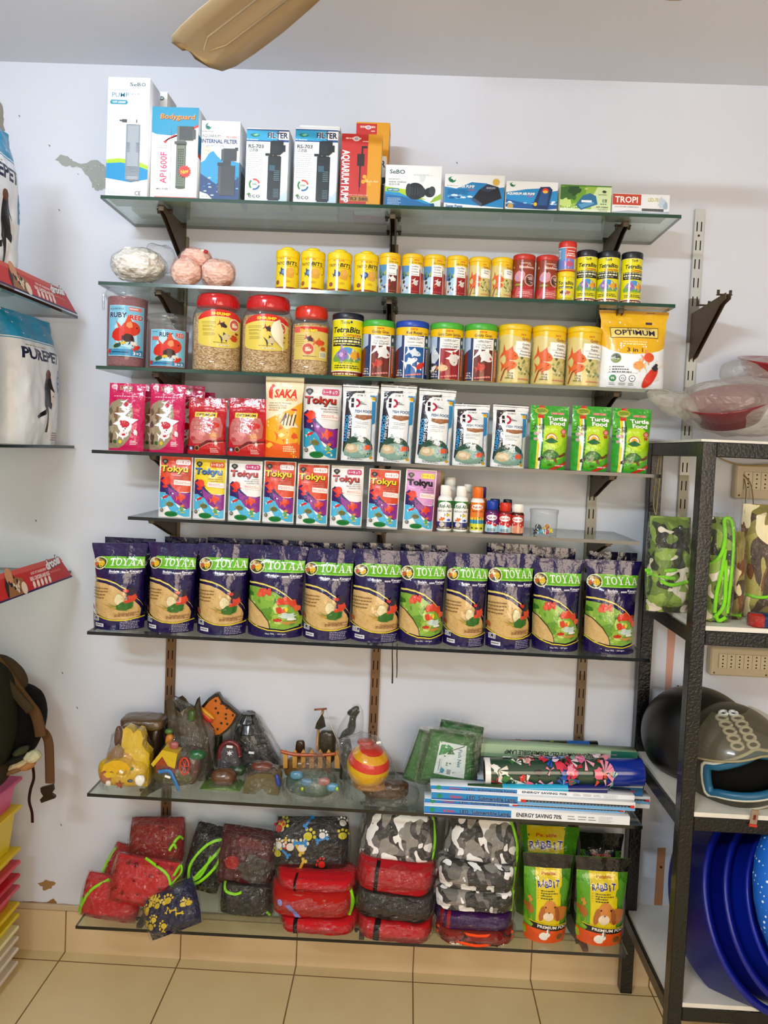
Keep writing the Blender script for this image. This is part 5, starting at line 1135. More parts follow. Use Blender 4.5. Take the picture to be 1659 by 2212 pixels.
def art_quick(a):
    a.r(0, 0, 1, 1, '#c41a2e'); a.r(0, .90, 1, 1, '#b41428'); a.r(.03, .855, .97, .863, '#e88a70'); a.l(.82, .95, .80, 2, .02, .012, '#e8b0b8', 3)
    a.p([(.05, .50), (.12, .62), (.3, .68), (.86, .66), (.94, .5), (.92, .32), (.55, .2), (.18, .18), (.05, .3)], '#c87a74')
    a.p([(.19, .655), (.78, .655), (.78, .745), (.19, .745)], '#e6cf5a'); a.t('OPTIMUM', .485, .70, .040, .50, '#4a3020', .04); a.l(.35, .62, .60, 1, .02, .02, '#b0507a', 3)
    a.t('QUICK', .26, .545, .055, .34, '#d8a09a', .04, oc='#8a2a30', ob=.02); a.t('RED', .32, .465, .055, .24, '#e0a8a0', .04, oc='#8a2a30', ob=.02)
    a.b(.68, .52, .20, .09, '#cf2e2a', 4, 14, .3); a.b(.32, .33, .24, .14, '#d98c8c', 7, 18, .4); a.b(.42, .38, .10, .08, '#e6a8a4', 8); a.b(.72, .34, .16, .08, '#cf8a4a', 9, 14, .4); a.b(.18, .28, .09, .07, '#c04a50', 5)
    a.p([(0, .14), (.3, .14), (.55, .25), (1, .27), (1, .24), (.58, .21), (.35, .10), (0, .08)], '#7a1420'); a.p([(0, 0), (1, 0), (1, .24), (.6, .21), (.35, .10), (0, .08)], '#c8202e'); a.p([(.3, .09), (.6, .21), (.95, .235), (.95, .22), (.6, .19)], '#d8907a')
    a.e(.12, .10, .055, .055, '#3f7fae'); a.e(.12, .10, .035, .035, '#dce8f0'); a.e(.29, .11, .065, .065, '#c8a06a'); a.e(.29, .11, .05, .05, '#4a1a14'); a.l(.64, .86, .10, 3, .028, .016, '#f4c8c8', 6); a.e(.78, .205, .04, .04, '#f0d0d0')
put_pouch(3, 401, 485, 859, art_quick, '#c41a2e', -.235, 'quick', 'food_pouch', 'left of two red OPTIMUM QUICK RED pouches', group='red OPTIMUM pouches', wid=[(0, .97), (.5, .95), (1, 1)])
put_pouch(3, 488, 573, 860, art_quick, '#c41a2e', -.235, 'quick', 'food_pouch', 'right of two red OPTIMUM QUICK RED pouches', group='red OPTIMUM pouches')
def art_saka(a):
    a.r(0, 0, 1, 1, '#efe3c2'); a.p([(0, .46), (.3, .52), (.7, .60), (1, .70), (1, 0), (0, 0)], '#edb31f'); a.p([(0, .22), (.5, .16), (1, .20), (1, 0), (0, 0)], '#e8701f')
    a.r(0, .945, 1, .955, '#c8b48a'); a.t('SAKA', .56, .80, .105, .62, '#e2491f', .07, .1); a.t('2000', .72, .725, .035, .30, '#f08a2a', .03, .3); a.p([(.10, .74), (.20, .72), (.19, .90), (.13, .88), (.08, .82)], '#e04a20'); a.e(.2, .89, .05, .05, '#e04a20')
    a.t('NON WATER FOULING', .42, .675, .019, .60, '#8a6a3a', .02); a.t('ENHANCE COLOR', .36, .645, .019, .5, '#8a6a3a', .02); a.t('FLOATING TYPE', .36, .615, .019, .46, '#8a6a3a', .02); a.l(.1, .5, .58, 1, .02, .014, '#e08a3a', 2)
    a.p([(.46, .44), (.60, .57), (.74, .50), (.86, .60), (.84, .44), (.95, .38), (.78, .38), (.6, .34)], '#f0e0c0'); 
    for k in range(4): a.p([(.52+.09*k, .40), (.55+.09*k, .40), (.60+.09*k, .54), (.57+.09*k, .54)], '#5a2a1e')
    a.p([(.44, .42), (.60, .57), (.62, .50)], '#6a3020'); a.fish(.52, .29, .42, '#f2c25a', '#e8742a', R(15), .7); a.b(.50, .28, .10, .06, '#fbe6b0', 4); a.b(.85, .27, .12, .10, '#e8642a', 6, 14, .5); a.b(.15, .15, .12, .08, '#f2c24a', 4); a.b(.8, .60, .1, .03, '#d0481e', 5)
    a.l(.55, .92, .13, 3, .025, .014, '#f8e0b0', 6, )
put_pouch(3, 570, 649, 814, art_saka, '#efe3c2', -.235, 'saka', 'food_pouch', 'tall cream and orange SAKA pouch', wid=[(0, .95), (.3, .96), (.7, 1.0), (1, 1.06)], header=.9, mat='softbag')
def tokyu_logo(a, c, cx=.46, cy=.79, w=.82, h=.10, oc='#1a1216'):
    a.t('Tokyu', cx+.01, cy-.008, h, w, oc, .085); a.t('Tokyu', cx, cy, h, w, c, .05)
def art_tokyu(bg, txt, pill, pilltxt='#fff', tall=False):
    def f(a):
        a.r(0, 0, 1, 1, '#eceae6'); a.r(.035, .02, .965, .985, bg)
        a.p([(.035, 0), (.965, 0), (.965, .42), (.6, .42), (.3, .44), (.035, .5)], '#eceae8')
        a.p([(.035, .61), (.13, .655), (.27, .62), (.42, .5), (.6, .42), (.8, .40), (.965, .42), (.965, .12), (.8, .16), (.5, .26), (.3, .30), (.035, .30)], '#3c2470'); a.p([(.3, .5), (.55, .42), (.965, .40), (.965, .14), (.7, .2), (.4, .3)], '#9a3a96')
        a.p([(.035, .41), (.2, .40), (.42, .34), (.62, .18), (.8, .12), (.965, .17), (.965, .02), (.5, .02), (.3, .12), (.035, .16)], '#5fbfe0' if not tall else '#3aa9c8')
        a.p([(.035, .13), (.3, .19), (.42, .10), (.8, .02), (.035, .02)], '#eeecea')
        a.fish(.24, .57, .30, '#e04a2a', '#d8382a', R(75), .8, tail=.3); a.b(.22, .50, .10, .05, '#d93a2a', 4); a.fish(.70, .33, .30, '#df4a2a', '#e8702c', R(10), .6); a.b(.82, .28, .09, .07, '#8a2a9a', 5)
        a.fish(.22, .33, .26, '#d23a30', '#f0e6e2', R(25), .28, tail=.2); a.fish(.36, .22, .28, '#7a7a46', '#a8a47a', R(-5), .5)
        a.fish(.74, .14, .24, '#5aa86a', '#e0d040', R(100), .4); a.b(.76, .20, .07, .04, '#e8842a', 6); a.e(.13, .12, .06, .06, '#6a7060'); a.l(.09, .17, .13, 2, .02, .01, '#d8d8c8', 2)
        a.e(.42, .062, .20, .085, '#1f8a44'); a.l(.30, .54, .075, 2, .022, .010, '#0f6a30', 4)
        a.p([(.17, .945), (.25, .93), (.27, .90), (.17, .845), (.07, .90), (.09, .93)], '#2a2422'); a.e(.17, .905, .045, .04, '#8a8a82'); 
        a.p([(.50, .868), (.54, .855), (.90, .855), (.935, .868), (.935, .925), (.90, .94), (.54, .94), (.50, .925)], '#f2eeee' if pill == '#fff' else pill)
        a.t('\u30c8\u30fc\u30ad\u30e5\u30a6', .715, .897, .042, .36, '#c8305a' if pill == '#fff' else pilltxt, .03)
        tokyu_logo(a, txt)
        a.t('FLOATING', .80, .695, .014, .2, '#5a4a44', .02); a.t('SPECIAL FISH FOOD', .70, .665, .016, .42, '#5a4a44', .02); a.t('FLOATING TYPE', .74, .632, .016, .34, '#5a4a44', .02)
        a.p([(.48, .535), (.95, .52), (.95, .60), (.48, .615)], '#f3e6e0'); a.l(.52, .92, .575, 2, .022, .008, '#d86a5a', 5); a.t('NEW', .55, .582, .014, .08, '#c8302a', .03)
    return f
def art_tokyu_big(a):
    art_tokyu('#e4e2de', '#c83a24', '#c8306a', '#fff', True)(a)
put_pouch(3, 650, 733, 829, art_tokyu_big, '#e9e7e2', -.225, 'tokb', 'food_pouch', 'large white Tokyu pouch beside the SAKA pouch on the fourth shelf', wid=[(0, .90), (.3, .95), (.7, 1.0), (1, 1.02)], mat='softbag', bulge=.03)
def art_sobo_food(a):
    a.r(0, 0, 1, 1, '#e8e9e8'); a.r(0, .955, 1, .965, '#7a7a78'); a.r(0, .985, 1, 1, '#4a4a4a'); a.r(.03, .90, 1, .905, '#b8bab8')
    a.p([(.04, .11), (.10, .9), (.62, .92), (.62, .88), (.30, .87), (.17, .78), (.17, .70), (.30, .55), (.30, .2), (.2, .1)], '#2a1f38')
    a.p([(.17, .70), (.17, .78), (.36, .885), (.62, .885), (.62, .3), (.28, .3), (.28, .6)], '#eef0ef'); a.t('SOBO', .52, .855, .024, .24, '#6a3a4a', .04)
    a.e(.38, .75, .13, .13, '#c82a52'); a.e(.37, .75, .08, .07, '#eef0ef'); a.r(.22, .68, .38, .82, '#eef0ef'); a.r(.24, .69, .32, .745, '#2a1a2a'); a.r(.24, .76, .32, .815, '#2a1a2a')
    for k in range(3): a.r(.50-.03*k, .735+.014*k, .68-.06*k, .742+.014*k, '#3a3a3a')
    a.e(.90, .825, .085, .075, '#e9c520'); a.l(.86, .95, .83, 2, .02, .01, '#b04a2a', 3)
    a.t('FISH FOOD', .62, .645, .036, .52, '#3f6f9c', .05); a.p([(.36, .60), (.86, .60), (.86, .56), (.62, .53), (.36, .56)], '#a4714a')
    a.l(.34, .78, .50, 2, .02, .007, '#9aa2a8', 4); a.l(.34, .7, .45, 2, .02, .007, '#b0b6ba', 5)
    a.t('DAEMOO', .115, .42, .12/.9*.62, .36*a.H/a.W*.72, '#3a9ac8', .05, .1, rot=R(86)) if False else a.t('DAEMOO', .125, .42, .045, .34*a.H/a.W, '#3aa4d8', .06, rot=R(87))
    a.t('FISH FOOD', .215, .44, .032, .30*a.H/a.W, '#e4e6ea', .04, rot=R(87))
    a.e(.50, .17, .42, .36, '#2f5a4a', 24); a.e(.50, .11, .42, .30, '#8fb0a4', 24); a.p([(.04, 0), (.96, 0), (.96, .07), (.7, .04), (.4, .03), (.1, .07), (.04, .14)], '#eef0ef')
    a.b(.30, .165, .22, .15, '#cdbb9a', 5, 18, .2); a.b(.28, .17, .13, .08, '#e2d6bc', 6); a.fish(.74, .18, .30, '#e06a3a', '#6aa0c8', R(8), .5); a.fish(.55, .30, .28, '#c8d4da', '#eef2f4', R(-50), .5, tail=.5); a.fish(.40, .34, .16, '#b8c8d0', '#e8eef0', R(-70))
    a.p([(.84, .78), (.94, .78), (.94, .50), (.86, .48), (.86, .12), (.84, .12)], '#2f8fc0'); a.p([(.78, .86), (.96, .86), (.96, .78), (.93, .78), (.93, .84), (.78, .84)], '#2f8fc0')
    a.r(.97, .02, .985, .9, '#5aa0c8'); a.e(.88, .05, .05, .04, '#d8a83a'); a.l(.2, .7, .035, 2, .016, .008, '#7a8288', 6)
wd_s = [(0, .98), (.3, .97), (.7, .99), (1, 1.04)]
for k, (x0, x1, y_) in enumerate(((737, 812, 829), (816, 892, 829), (899, 977, 838))):
    put_pouch(3, x0, x1, y_, art_sobo_food, '#e8e9e8', -.24, 'sobof', 'food_pouch', '%s of the three tall white and black FISH FOOD pouches' % ['left', 'middle', 'right'][k], group='tall FISH FOOD pouches', wid=wd_s, rz=R([4, 0, 3][k]), ry=R([.3, 1.5, 1.8][k]), back='#b8b8b8')
put_pouch(3, 800, 880, 826, lambda a: None, '#cfcfcf', -.17, 'sobob', 'food_pouch', 'grey pouch standing behind the middle tall FISH FOOD pouch', wid=wd_s)
for k, (x0, x1, y_) in enumerate(((980, 1056, 871), (1063, 1139, 873))):
    put_pouch(3, x0, x1, y_, art_sobo_food, '#e8e9e8', -.24, 'sobof2', 'food_pouch', '%s of the two shorter white and black FISH FOOD pouches' % ['left', 'right'][k], group='shorter FISH FOOD pouches', wid=wd_s, rz=R([0, 4][k]), ry=R([0, 1][k]))
def art_turtle(a):
    a.r(0, 0, 1, 1, '#5fb52c'); a.p([(0, .96), (1, .93), (1, 1), (0, 1)], '#2f9a3a'); a.r(0, .84, 1, 1, '#3faa34'); a.b(.6, .42, .45, .52, '#a5d226', 3, 24, .12); a.b(.62, .52, .30, .34, '#c4e02e', 4, 24, .15); a.r(0, 0, .17, .55, '#3aa63c'); a.r(0, 0, 1, .035, '#3aa63c')
    a.p([(.16, 0), (.22, 0), (.24, .80), (.18, .82)], '#e6d83a'); a.p([(.21, 0), (.27, 0), (.30, .80), (.25, .83)], '#eef0ea'); a.p([(.265, 0), (.31, 0), (.345, .78), (.30, .80)], '#1f8a3c')
    a.p([(.19, .80), (.34, .80), (.34, .87), (.265, .845), (.19, .87)][::1], '#d8382a'); a.r(.22, .955, .36, 1, '#c8302a')
    a.e(.28, .915, .165, .085, '#e2c43a'); a.e(.28, .915, .15, .072, '#8fae2a'); a.t('TROPICAL', .28, .925, .016, .22, '#4a3a1a', .02); a.t('AQUATIC', .28, .902, .016, .18, '#4a3a1a', .02)
    a.r(.53, .865, .86, .90, '#e8c0b0'); a.r(.54, .868, .85, .897, '#c43a32'); a.t('FRESH FARM', .695, .882, .018, .28, '#f6e2c8', .02)
    a.t('Turtle', .69, .80, .062, .50, '#f8faf4', .08, oc='#2f7a2f', ob=.04); a.t('Food', .69, .725, .062, .40, '#f8faf4', .08, oc='#2f7a2f', ob=.04)
    a.t('\u592a\u967d', .20, .655, .075, .30, '#2a2a24', .0)
    a.r(.0, .54, .17, .575, '#1f8a3c'); a.r(.0, .45, .17, .49, '#1f8a3c'); a.r(.09, .53, .26, .58, '#c8a8a0'); a.r(.09, .45, .26, .49, '#c8a8a0')
    a.e(.86, .60, .075, .07, '#c8383a'); a.e(.86, .60, .055, .05, '#e8a0a0'); a.p([(.80, .55), (.84, .50), (.86, .54), (.88, .50), (.92, .55)], '#c8383a')
    a.e(.54, .475, .15, .15, '#c8502a', 20, 0, math.pi); a.e(.54, .475, .13, .13, '#f0e8d0', 20, 0, math.pi); a.e(.54, .475, .09, .09, '#f0b42a', 20, 0, math.pi); a.p([(.36, .44), (.54, .50), (.72, .44), (.6, .41), (.48, .41)], '#2f7a4a')
    a.p([(.30, .20), (.36, .27), (.46, .31), (.60, .31), (.74, .26), (.80, .21), (.66, .17), (.44, .155)], '#4a7a3e'); a.p([(.36, .21), (.42, .26), (.52, .285), (.62, .28), (.72, .24), (.6, .20)], '#5f9a52')
    for k in range(4): a.p([(.42+.09*k, .19), (.43+.09*k, .19), (.46+.08*k, .28), (.45+.08*k, .28)], '#2f5a30')
    a.p([(.76, .23), (.84, .24), (.90, .275), (.96, .27), (.95, .24), (.88, .21), (.78, .19)], '#7c4426'); a.p([(.30, .20), (.38, .19), (.28, .13), (.22, .13), (.22, .17)], '#2f2a22'); a.p([(.60, .175), (.70, .18), (.74, .11), (.68, .12), (.64, .15)], '#8a5a34'); a.p([(.42, .165), (.56, .16), (.5, .145)], '#a04a2a')
    a.l(.48, .6, .085, 2, .02, .012, '#2f6a22', 3); a.p([(.5, .0), (.66, .0), (1, .085), (1, .14)], '#cf2e2a'); a.l(.68, .95, .06, 1, .02, .02, '#f0d8d0', 3)
for k, (x0, x1, y_) in enumerate(((1146, 1229, 876), (1237, 1321, 877), (1325, 1408, 882))):
    put_pouch(3, x0, x1, y_, art_turtle, '#5fb52c', -.24, 'turt', 'food_pouch', '%s of the three green Turtle Food pouches' % ['left', 'middle', 'right'][k], group='green Turtle Food pouches', wid=[(0, .93), (.3, .96), (1, 1.02)], rz=R([0, 0, 0][k]), ry=R(.6))
# ---- fifth shelf: Tokyu sachets
vt = {'o': ('#d9542a', '#e9dc2a', '#fff'), 'y': ('#e6cf1e', '#3a7ac0', '#d8642a'), 'w': ('#e9e7e6', '#c83a24', '#c8307a'), 'p': ('#d9a0d0', '#1c1420', '#e6dc3a')}
word = {'o': 'orange', 'y': 'yellow', 'w': 'white', 'p': 'pink'}
lab5 = ['orange Tokyu sachet, first on the fifth shelf', 'yellow Tokyu sachet with blue lettering, second on the fifth shelf', 'white Tokyu sachet between the yellow and an orange one', 'orange Tokyu sachet right beside the first white one', 'orange Tokyu sachet left of the second white one', 'white Tokyu sachet, sixth from the left', 'orange Tokyu sachet left of the pink one', 'pink Tokyu sachet beside the white bottles']
for k, (v, x0, x1, y_, yb) in enumerate((('o', 340, 411, 985, 1116), ('y', 414, 486, 991, 1120), ('w', 491, 563, 996, 1124), ('o', 566, 635, 996, 1129), ('o', 640, 708, 1003, 1133), ('w', 713, 783, 1007, 1136), ('o', 793, 861, 1014, 1140), ('p', 871, 938, 1015, 1143))):
    c, tx, pl = vt[v]
    put_pouch(4, x0, x1, y_, art_tokyu(c, tx, pl, '#fff' if v != 'p' else '#c82a52'), '#eceae6', -.235, 'tok'+v, 'fish_food_sachet', lab5[k], 'sachet', group=None, rz=R([3, -3, 0, 2, 5, 0, 0, 6][k]), ry=R([0, 0, 0, .3, 0, 0, 1.0, 1.6][k]), bulge=.016, mat='softbag', wid=[(0, .98), (1, 1)])
for k, (x0, x1, y_, Y, c) in enumerate(((885, 950, 1015, -.19, '#b87a9a'), (893, 959, 1017, -.15, '#a89a5a'), (640, 706, 1000, -.18, '#b8b0a4'))):
    put_pouch(4, x0, x1, y_, lambda a: None, c, Y, 'tokback%d' % k, 'fish_food_sachet', ['sachet edge directly behind the pink Tokyu sachet', 'rearmost sachet edge behind the pink Tokyu sachet, beside the bottles', 'plain sachet back showing behind the fifth orange Tokyu sachet'][k], 'sachet', bulge=.012, mat='softbag')
# ---- little bottles
def bottle(label, Rr, H, cr, ch, bodyc, capc, art_fn, sh=.12, cap2=None, W=None, mat='gloss', name='medicine_bottle'):
    t = thing(name, label, 'bottle'); hb = H-ch; mb = MB()
    lathe(mb, [(Rr*.92, 0), (Rr, .003), (Rr, hb*(1-sh)), (Rr*.9, hb*(1-sh*.5)), (cr*.95, hb), (.001, hb)], bodyc, mat, 28)
    a = Art(2*Rr*1.15, hb*(1-sh)); art_fn(a); lay(mb, a, S_cyl(2*Rr*1.15, Rr), mat, a.W/14, None, x0=-1, x1=2, y0=.004, y1=hb*(1-sh)-.001, lift=.0002, step=.00003)
    mb.build('bottle_body', t); mb = MB(); lathe(mb, [(cr, hb-.001), (cr, H-.002), (cr*.93, H), (.001, H)], capc, 'plastic', 28)
    for k in range(20): box(mb, -.0006, .0006, -cr*1.03, -cr*.99, hb, H-.003, capc, 'plastic', 0, RZ(2*math.pi*k/20))
    mb.build('cap', t); return t
def art_rid(a):
    a.r(-1, 0, 2, 1, '#f2f2ee'); a.r(-1, .08, 2, .16, '#4a2a1c'); a.r(-1, .16, 2, .3, '#2a3a8a'); a.r(-1, .74, 2, .97, '#2f8a3c'); a.e(.5, .80, .42, .26, '#f4f4f0'); a.t('Rid-All', .50, .80, .11, .7, '#1f6a34', .05, .15)
    a.t('ANTI CHLORINE', .52, .645, .06, .9, '#3a3a44', .03); a.fish(.35, .38, .4, '#e08a2a', '#d8542a', R(20)); a.fish(.65, .52, .35, '#d8c82a', '#2a4ab0', 0); a.e(.35, .22, .16, .14, '#d8d0c8'); a.e(.68, .22, .16, .14, '#2a3a7a'); a.fish(.75, .36, .25, '#3a5ac8'); a.l(.1, .9, .11, 1, .03, .02, '#e0d8c8', 3)
def art_rido(a):
    a.r(-1, 0, 2, 1, '#e8842a'); a.r(-1, .28, 2, .5, '#f0c83a'); a.r(-1, .30, 2, .42, '#3aa0c8'); a.r(-1, .08, 2, .30, '#d8d83a'); a.r(-1, 0, 2, .08, '#f0eee6'); a.e(.5, .84, .38, .17, '#f4f0ea'); a.t('Rid-All', .5, .84, .08, .6, '#c8302a', .05, .15); a.t('WATER LIFE', .5, .70, .05, .7, '#8a1a1a', .04)
    for k in range(4): a.p([(.3+.16*k, .28), (.34+.16*k, .30), (.33+.16*k, .48), (.29+.16*k, .5)], '#2a6a34')
    for k in range(3): a.fish(.2+.3*k, .15, .2, '#2a3a2a')
    a.b(.4, .6, .08, .05, '#8ab83a', 3); a.b(.65, .5, .07, .05, '#3a8a2a', 4)
def art_ridb(c, c2):
    def f(a):
        a.r(-1, 0, 2, 1, c); a.e(.5, .76, .38, .18, '#f4f0ee'); a.t('Rid-All', .5, .76, .10, .6, '#8a2a8a' if c2 == 'b' else '#c8302a', .05, .15); a.r(-1, .0, 2, .42, '#b8d8e4' if c2 != 'w' else '#e8b8a0'); a.fish(.3, .50, .4, '#d83a34', '#f0e8e8', R(10)); a.fish(.68, .42, .4, '#d83a34', '#f0e8e8', R(-20))
        if c2 != 'w':
            for k in range(8): a.r(.22+.07*k, .10, .25+.07*k, .25, '#333')
        else: a.e(.5, .25, .28, .3, '#d8987a')
    return f
def put_bottle(x0, x1, y_, chf, crf, bodyc, capc, af, label, Y=-.215, **k):
    xc, W, H, zb = fitpx(4, x0, x1, y_, Y); t = bottle(label, W/2, H, W/2*crf, H*chf, bodyc, capc, af, **k); t.location = (xc, Y, zb+.0005); t.rotation_euler.z = face_cam(xc, Y); return t
put_bottle(945, 977, 1048, .22, .66, '#f2f2ee', '#f4f3ee', art_rid, 'left of the two front white ANTI CHLORINE bottles')
put_bottle(980, 1011, 1050, .22, .66, '#f2f2ee', '#f4f3ee', art_rid, 'right of the two front white ANTI CHLORINE bottles')
put_bottle(955, 987, 1031, .16, .66, '#efefe8', '#f2f1ea', lambda a: a.r(-1, .1, 2, .8, '#e8e8e0'), 'plain white bottle standing behind the two ANTI CHLORINE bottles, at left', Y=-.16)
put_bottle(997, 1020, 1046, .18, .7, '#efefe8', '#efeee6', lambda a: a.r(-1, .1, 2, .8, '#a8a8a0'), 'white-capped bottle behind the right ANTI CHLORINE bottle', Y=-.16)
put_bottle(1016, 1046, 1052, .24, .72, '#f0eee6', '#e8822a', art_rido, 'orange-capped bottle in the middle of the little bottles')
put_bottle(1026, 1052, 1052, .24, .72, '#d87a3a', '#5a3a7a', lambda a: a.r(-1, .1, 2, .8, '#d87a3a'), 'orange bottle with a violet cap behind the orange-capped one', Y=-.17)
put_bottle(1048, 1077, 1082, .26, .80, '#5a2a6a', '#1f4fb0', art_ridb('#7a2a7a', 'b'), 'small purple bottle with a blue cap')
put_bottle(1076, 1105, 1086, .26, .80, '#8a1e24', '#d8432a', art_ridb('#c02a2e', 'r'), 'small red bottle with a red cap')
put_bottle(1104, 1132, 1089, .26, .80, '#5a2416', '#f2f0ea', art_ridb('#b84a34', 'w'), 'small brown bottle with a white cap, last in the bottle row')
put_bottle(1056, 1080, 1078, .2, .85, '#3a2026', '#2a3a7a', lambda a: a.r(-1, .1, 2, .8, '#6a3a4a'), 'dark bottle with a navy cap behind the blue-capped one', Y=-.17)
put_bottle(1084, 1106, 1079, .2, .85, '#3a2026', '#23263a', lambda a: a.r(-1, .1, 2, .8, '#4a2a3a'), 'dark bottle behind the red-capped one', Y=-.17)
# clear cup with toys
xc, W, H, zb = fitpx(4, 1144, 1205, 1101, -.19)
t = thing('clear_cup', 'clear plastic tub holding small colourful fish toys, right of the bottles', 'tub', (xc, -.19, zb+.0005)); Rr = W/2
mb = MB(); lathe(mb, [(Rr*.92, 0), (Rr*.95, .003), (Rr*.97, H*.86), (Rr, H*.865), (Rr, H)], '#fff', 'clear_plastic', 40, caps=(True, False)); mb.build('tub_wall', t)
mb = MB(); lathe(mb, [(Rr*1.01, H*.86), (Rr*1.02, H), (Rr*.96, H+.001), (.001, H+.001)], '#fff', 'clear_plastic', 40, caps=(False, False)); mb.build('lid', t)
toys = [('#2f6aa0', -.018, .0, .012), ('#e8c83a', .0, -.006, .014), ('#e8e05a', .019, -.004, .011), ('#d84a6a', .004, -.014, .009), ('#5ab0c8', -.006, -.016, .010), ('#20364a', -.021, -.010, .010), ('#f0a03a', .012, .010, .022), ('#3a4a5a', -.012, .010, .020)]
for k, (c, x, y_, z) in enumerate(toys):
    mb = MB(); blob(mb, .0095, .006, .007, c, 'gloss', 1, 1, nu=16, nv=10); mb.add([(.008, -.001, 0), (.016, -.001, .006), (.014, -.001, 0), (.016, -.001, -.006), (.008, .001, 0), (.016, .001, .006), (.014, .001, 0), (.016, .001, -.006)], [(0, 1, 2), (0, 2, 3), (4, 6, 5), (4, 7, 6)], c, 'gloss')
    box(mb, -.003, 0, -.0065, .0065, -.0065, .0065, '#f4f0e0', 'gloss', .001)
    o = mb.build('fish_toy', None, (xc+x, -.19+y_*1.2, zb+z*.9+.002), (0, .3*(k % 3), .8*k)); tag(o, '%s plastic fish toy inside the clear tub' % ['blue', 'yellow', 'pale yellow', 'pink', 'light blue', 'navy', 'orange', 'slate'][k], 'toy')
# ---- sixth shelf: bird food bags
def serif_toyaa(a, cx, cy, w, h, c):
    """TOYAA in slab capitals, drawn from strokes"""
    def R_(x0, y0, x1, y1): a.r(cx+(x0-.5)*w, cy+(y0-.5)*h, cx+(x1-.5)*w, cy+(y1-.5)*h, c)
    def P_(pts): a.p([(cx+(x-.5)*w, cy+(y-.5)*h) for x, y in pts], c)
    R_(0, .84, .17, 1); R_(.065, 0, .11, .9); R_(.03, 0, .145, .09); R_(0, .70, .02, .9); R_(.15, .70, .17, .9)
    n = 16; ox, oy = .275, .5
    for i in range(n):
        t0, t1 = 2*math.pi*i/n, 2*math.pi*(i+1)/n; P_([(ox+.092*math.cos(t0), oy+.51*math.sin(t0)), (ox+.092*math.cos(t1), oy+.51*math.sin(t1)), (ox+.052*math.cos(t1), oy+.38*math.sin(t1)), (ox+.052*math.cos(t0), oy+.38*math.sin(t0))])
    R_(.455, 0, .50, .45); R_(.42, 0, .535, .08); P_([(.39, 1), (.44, 1), (.50, .42), (.455, .42)]); P_([(.53, 1), (.555, 1), (.495, .42), (.47, .42)]); R_(.375, .93, .455, 1); R_(.51, .93, .575, 1)
    for q in (.58, .79):
        P_([(q+.02, 0), (q+.045, 0), (q+.105, 1), (q+.09, 1)]); P_([(q+.09, 1), (q+.115, 1), (q+.185, 0), (q+.14, 0)]); R_(q+.05, .28, q+.15, .36); R_(q, 0, q+.065, .07); R_(q+.12, 0, q+.205, .07)
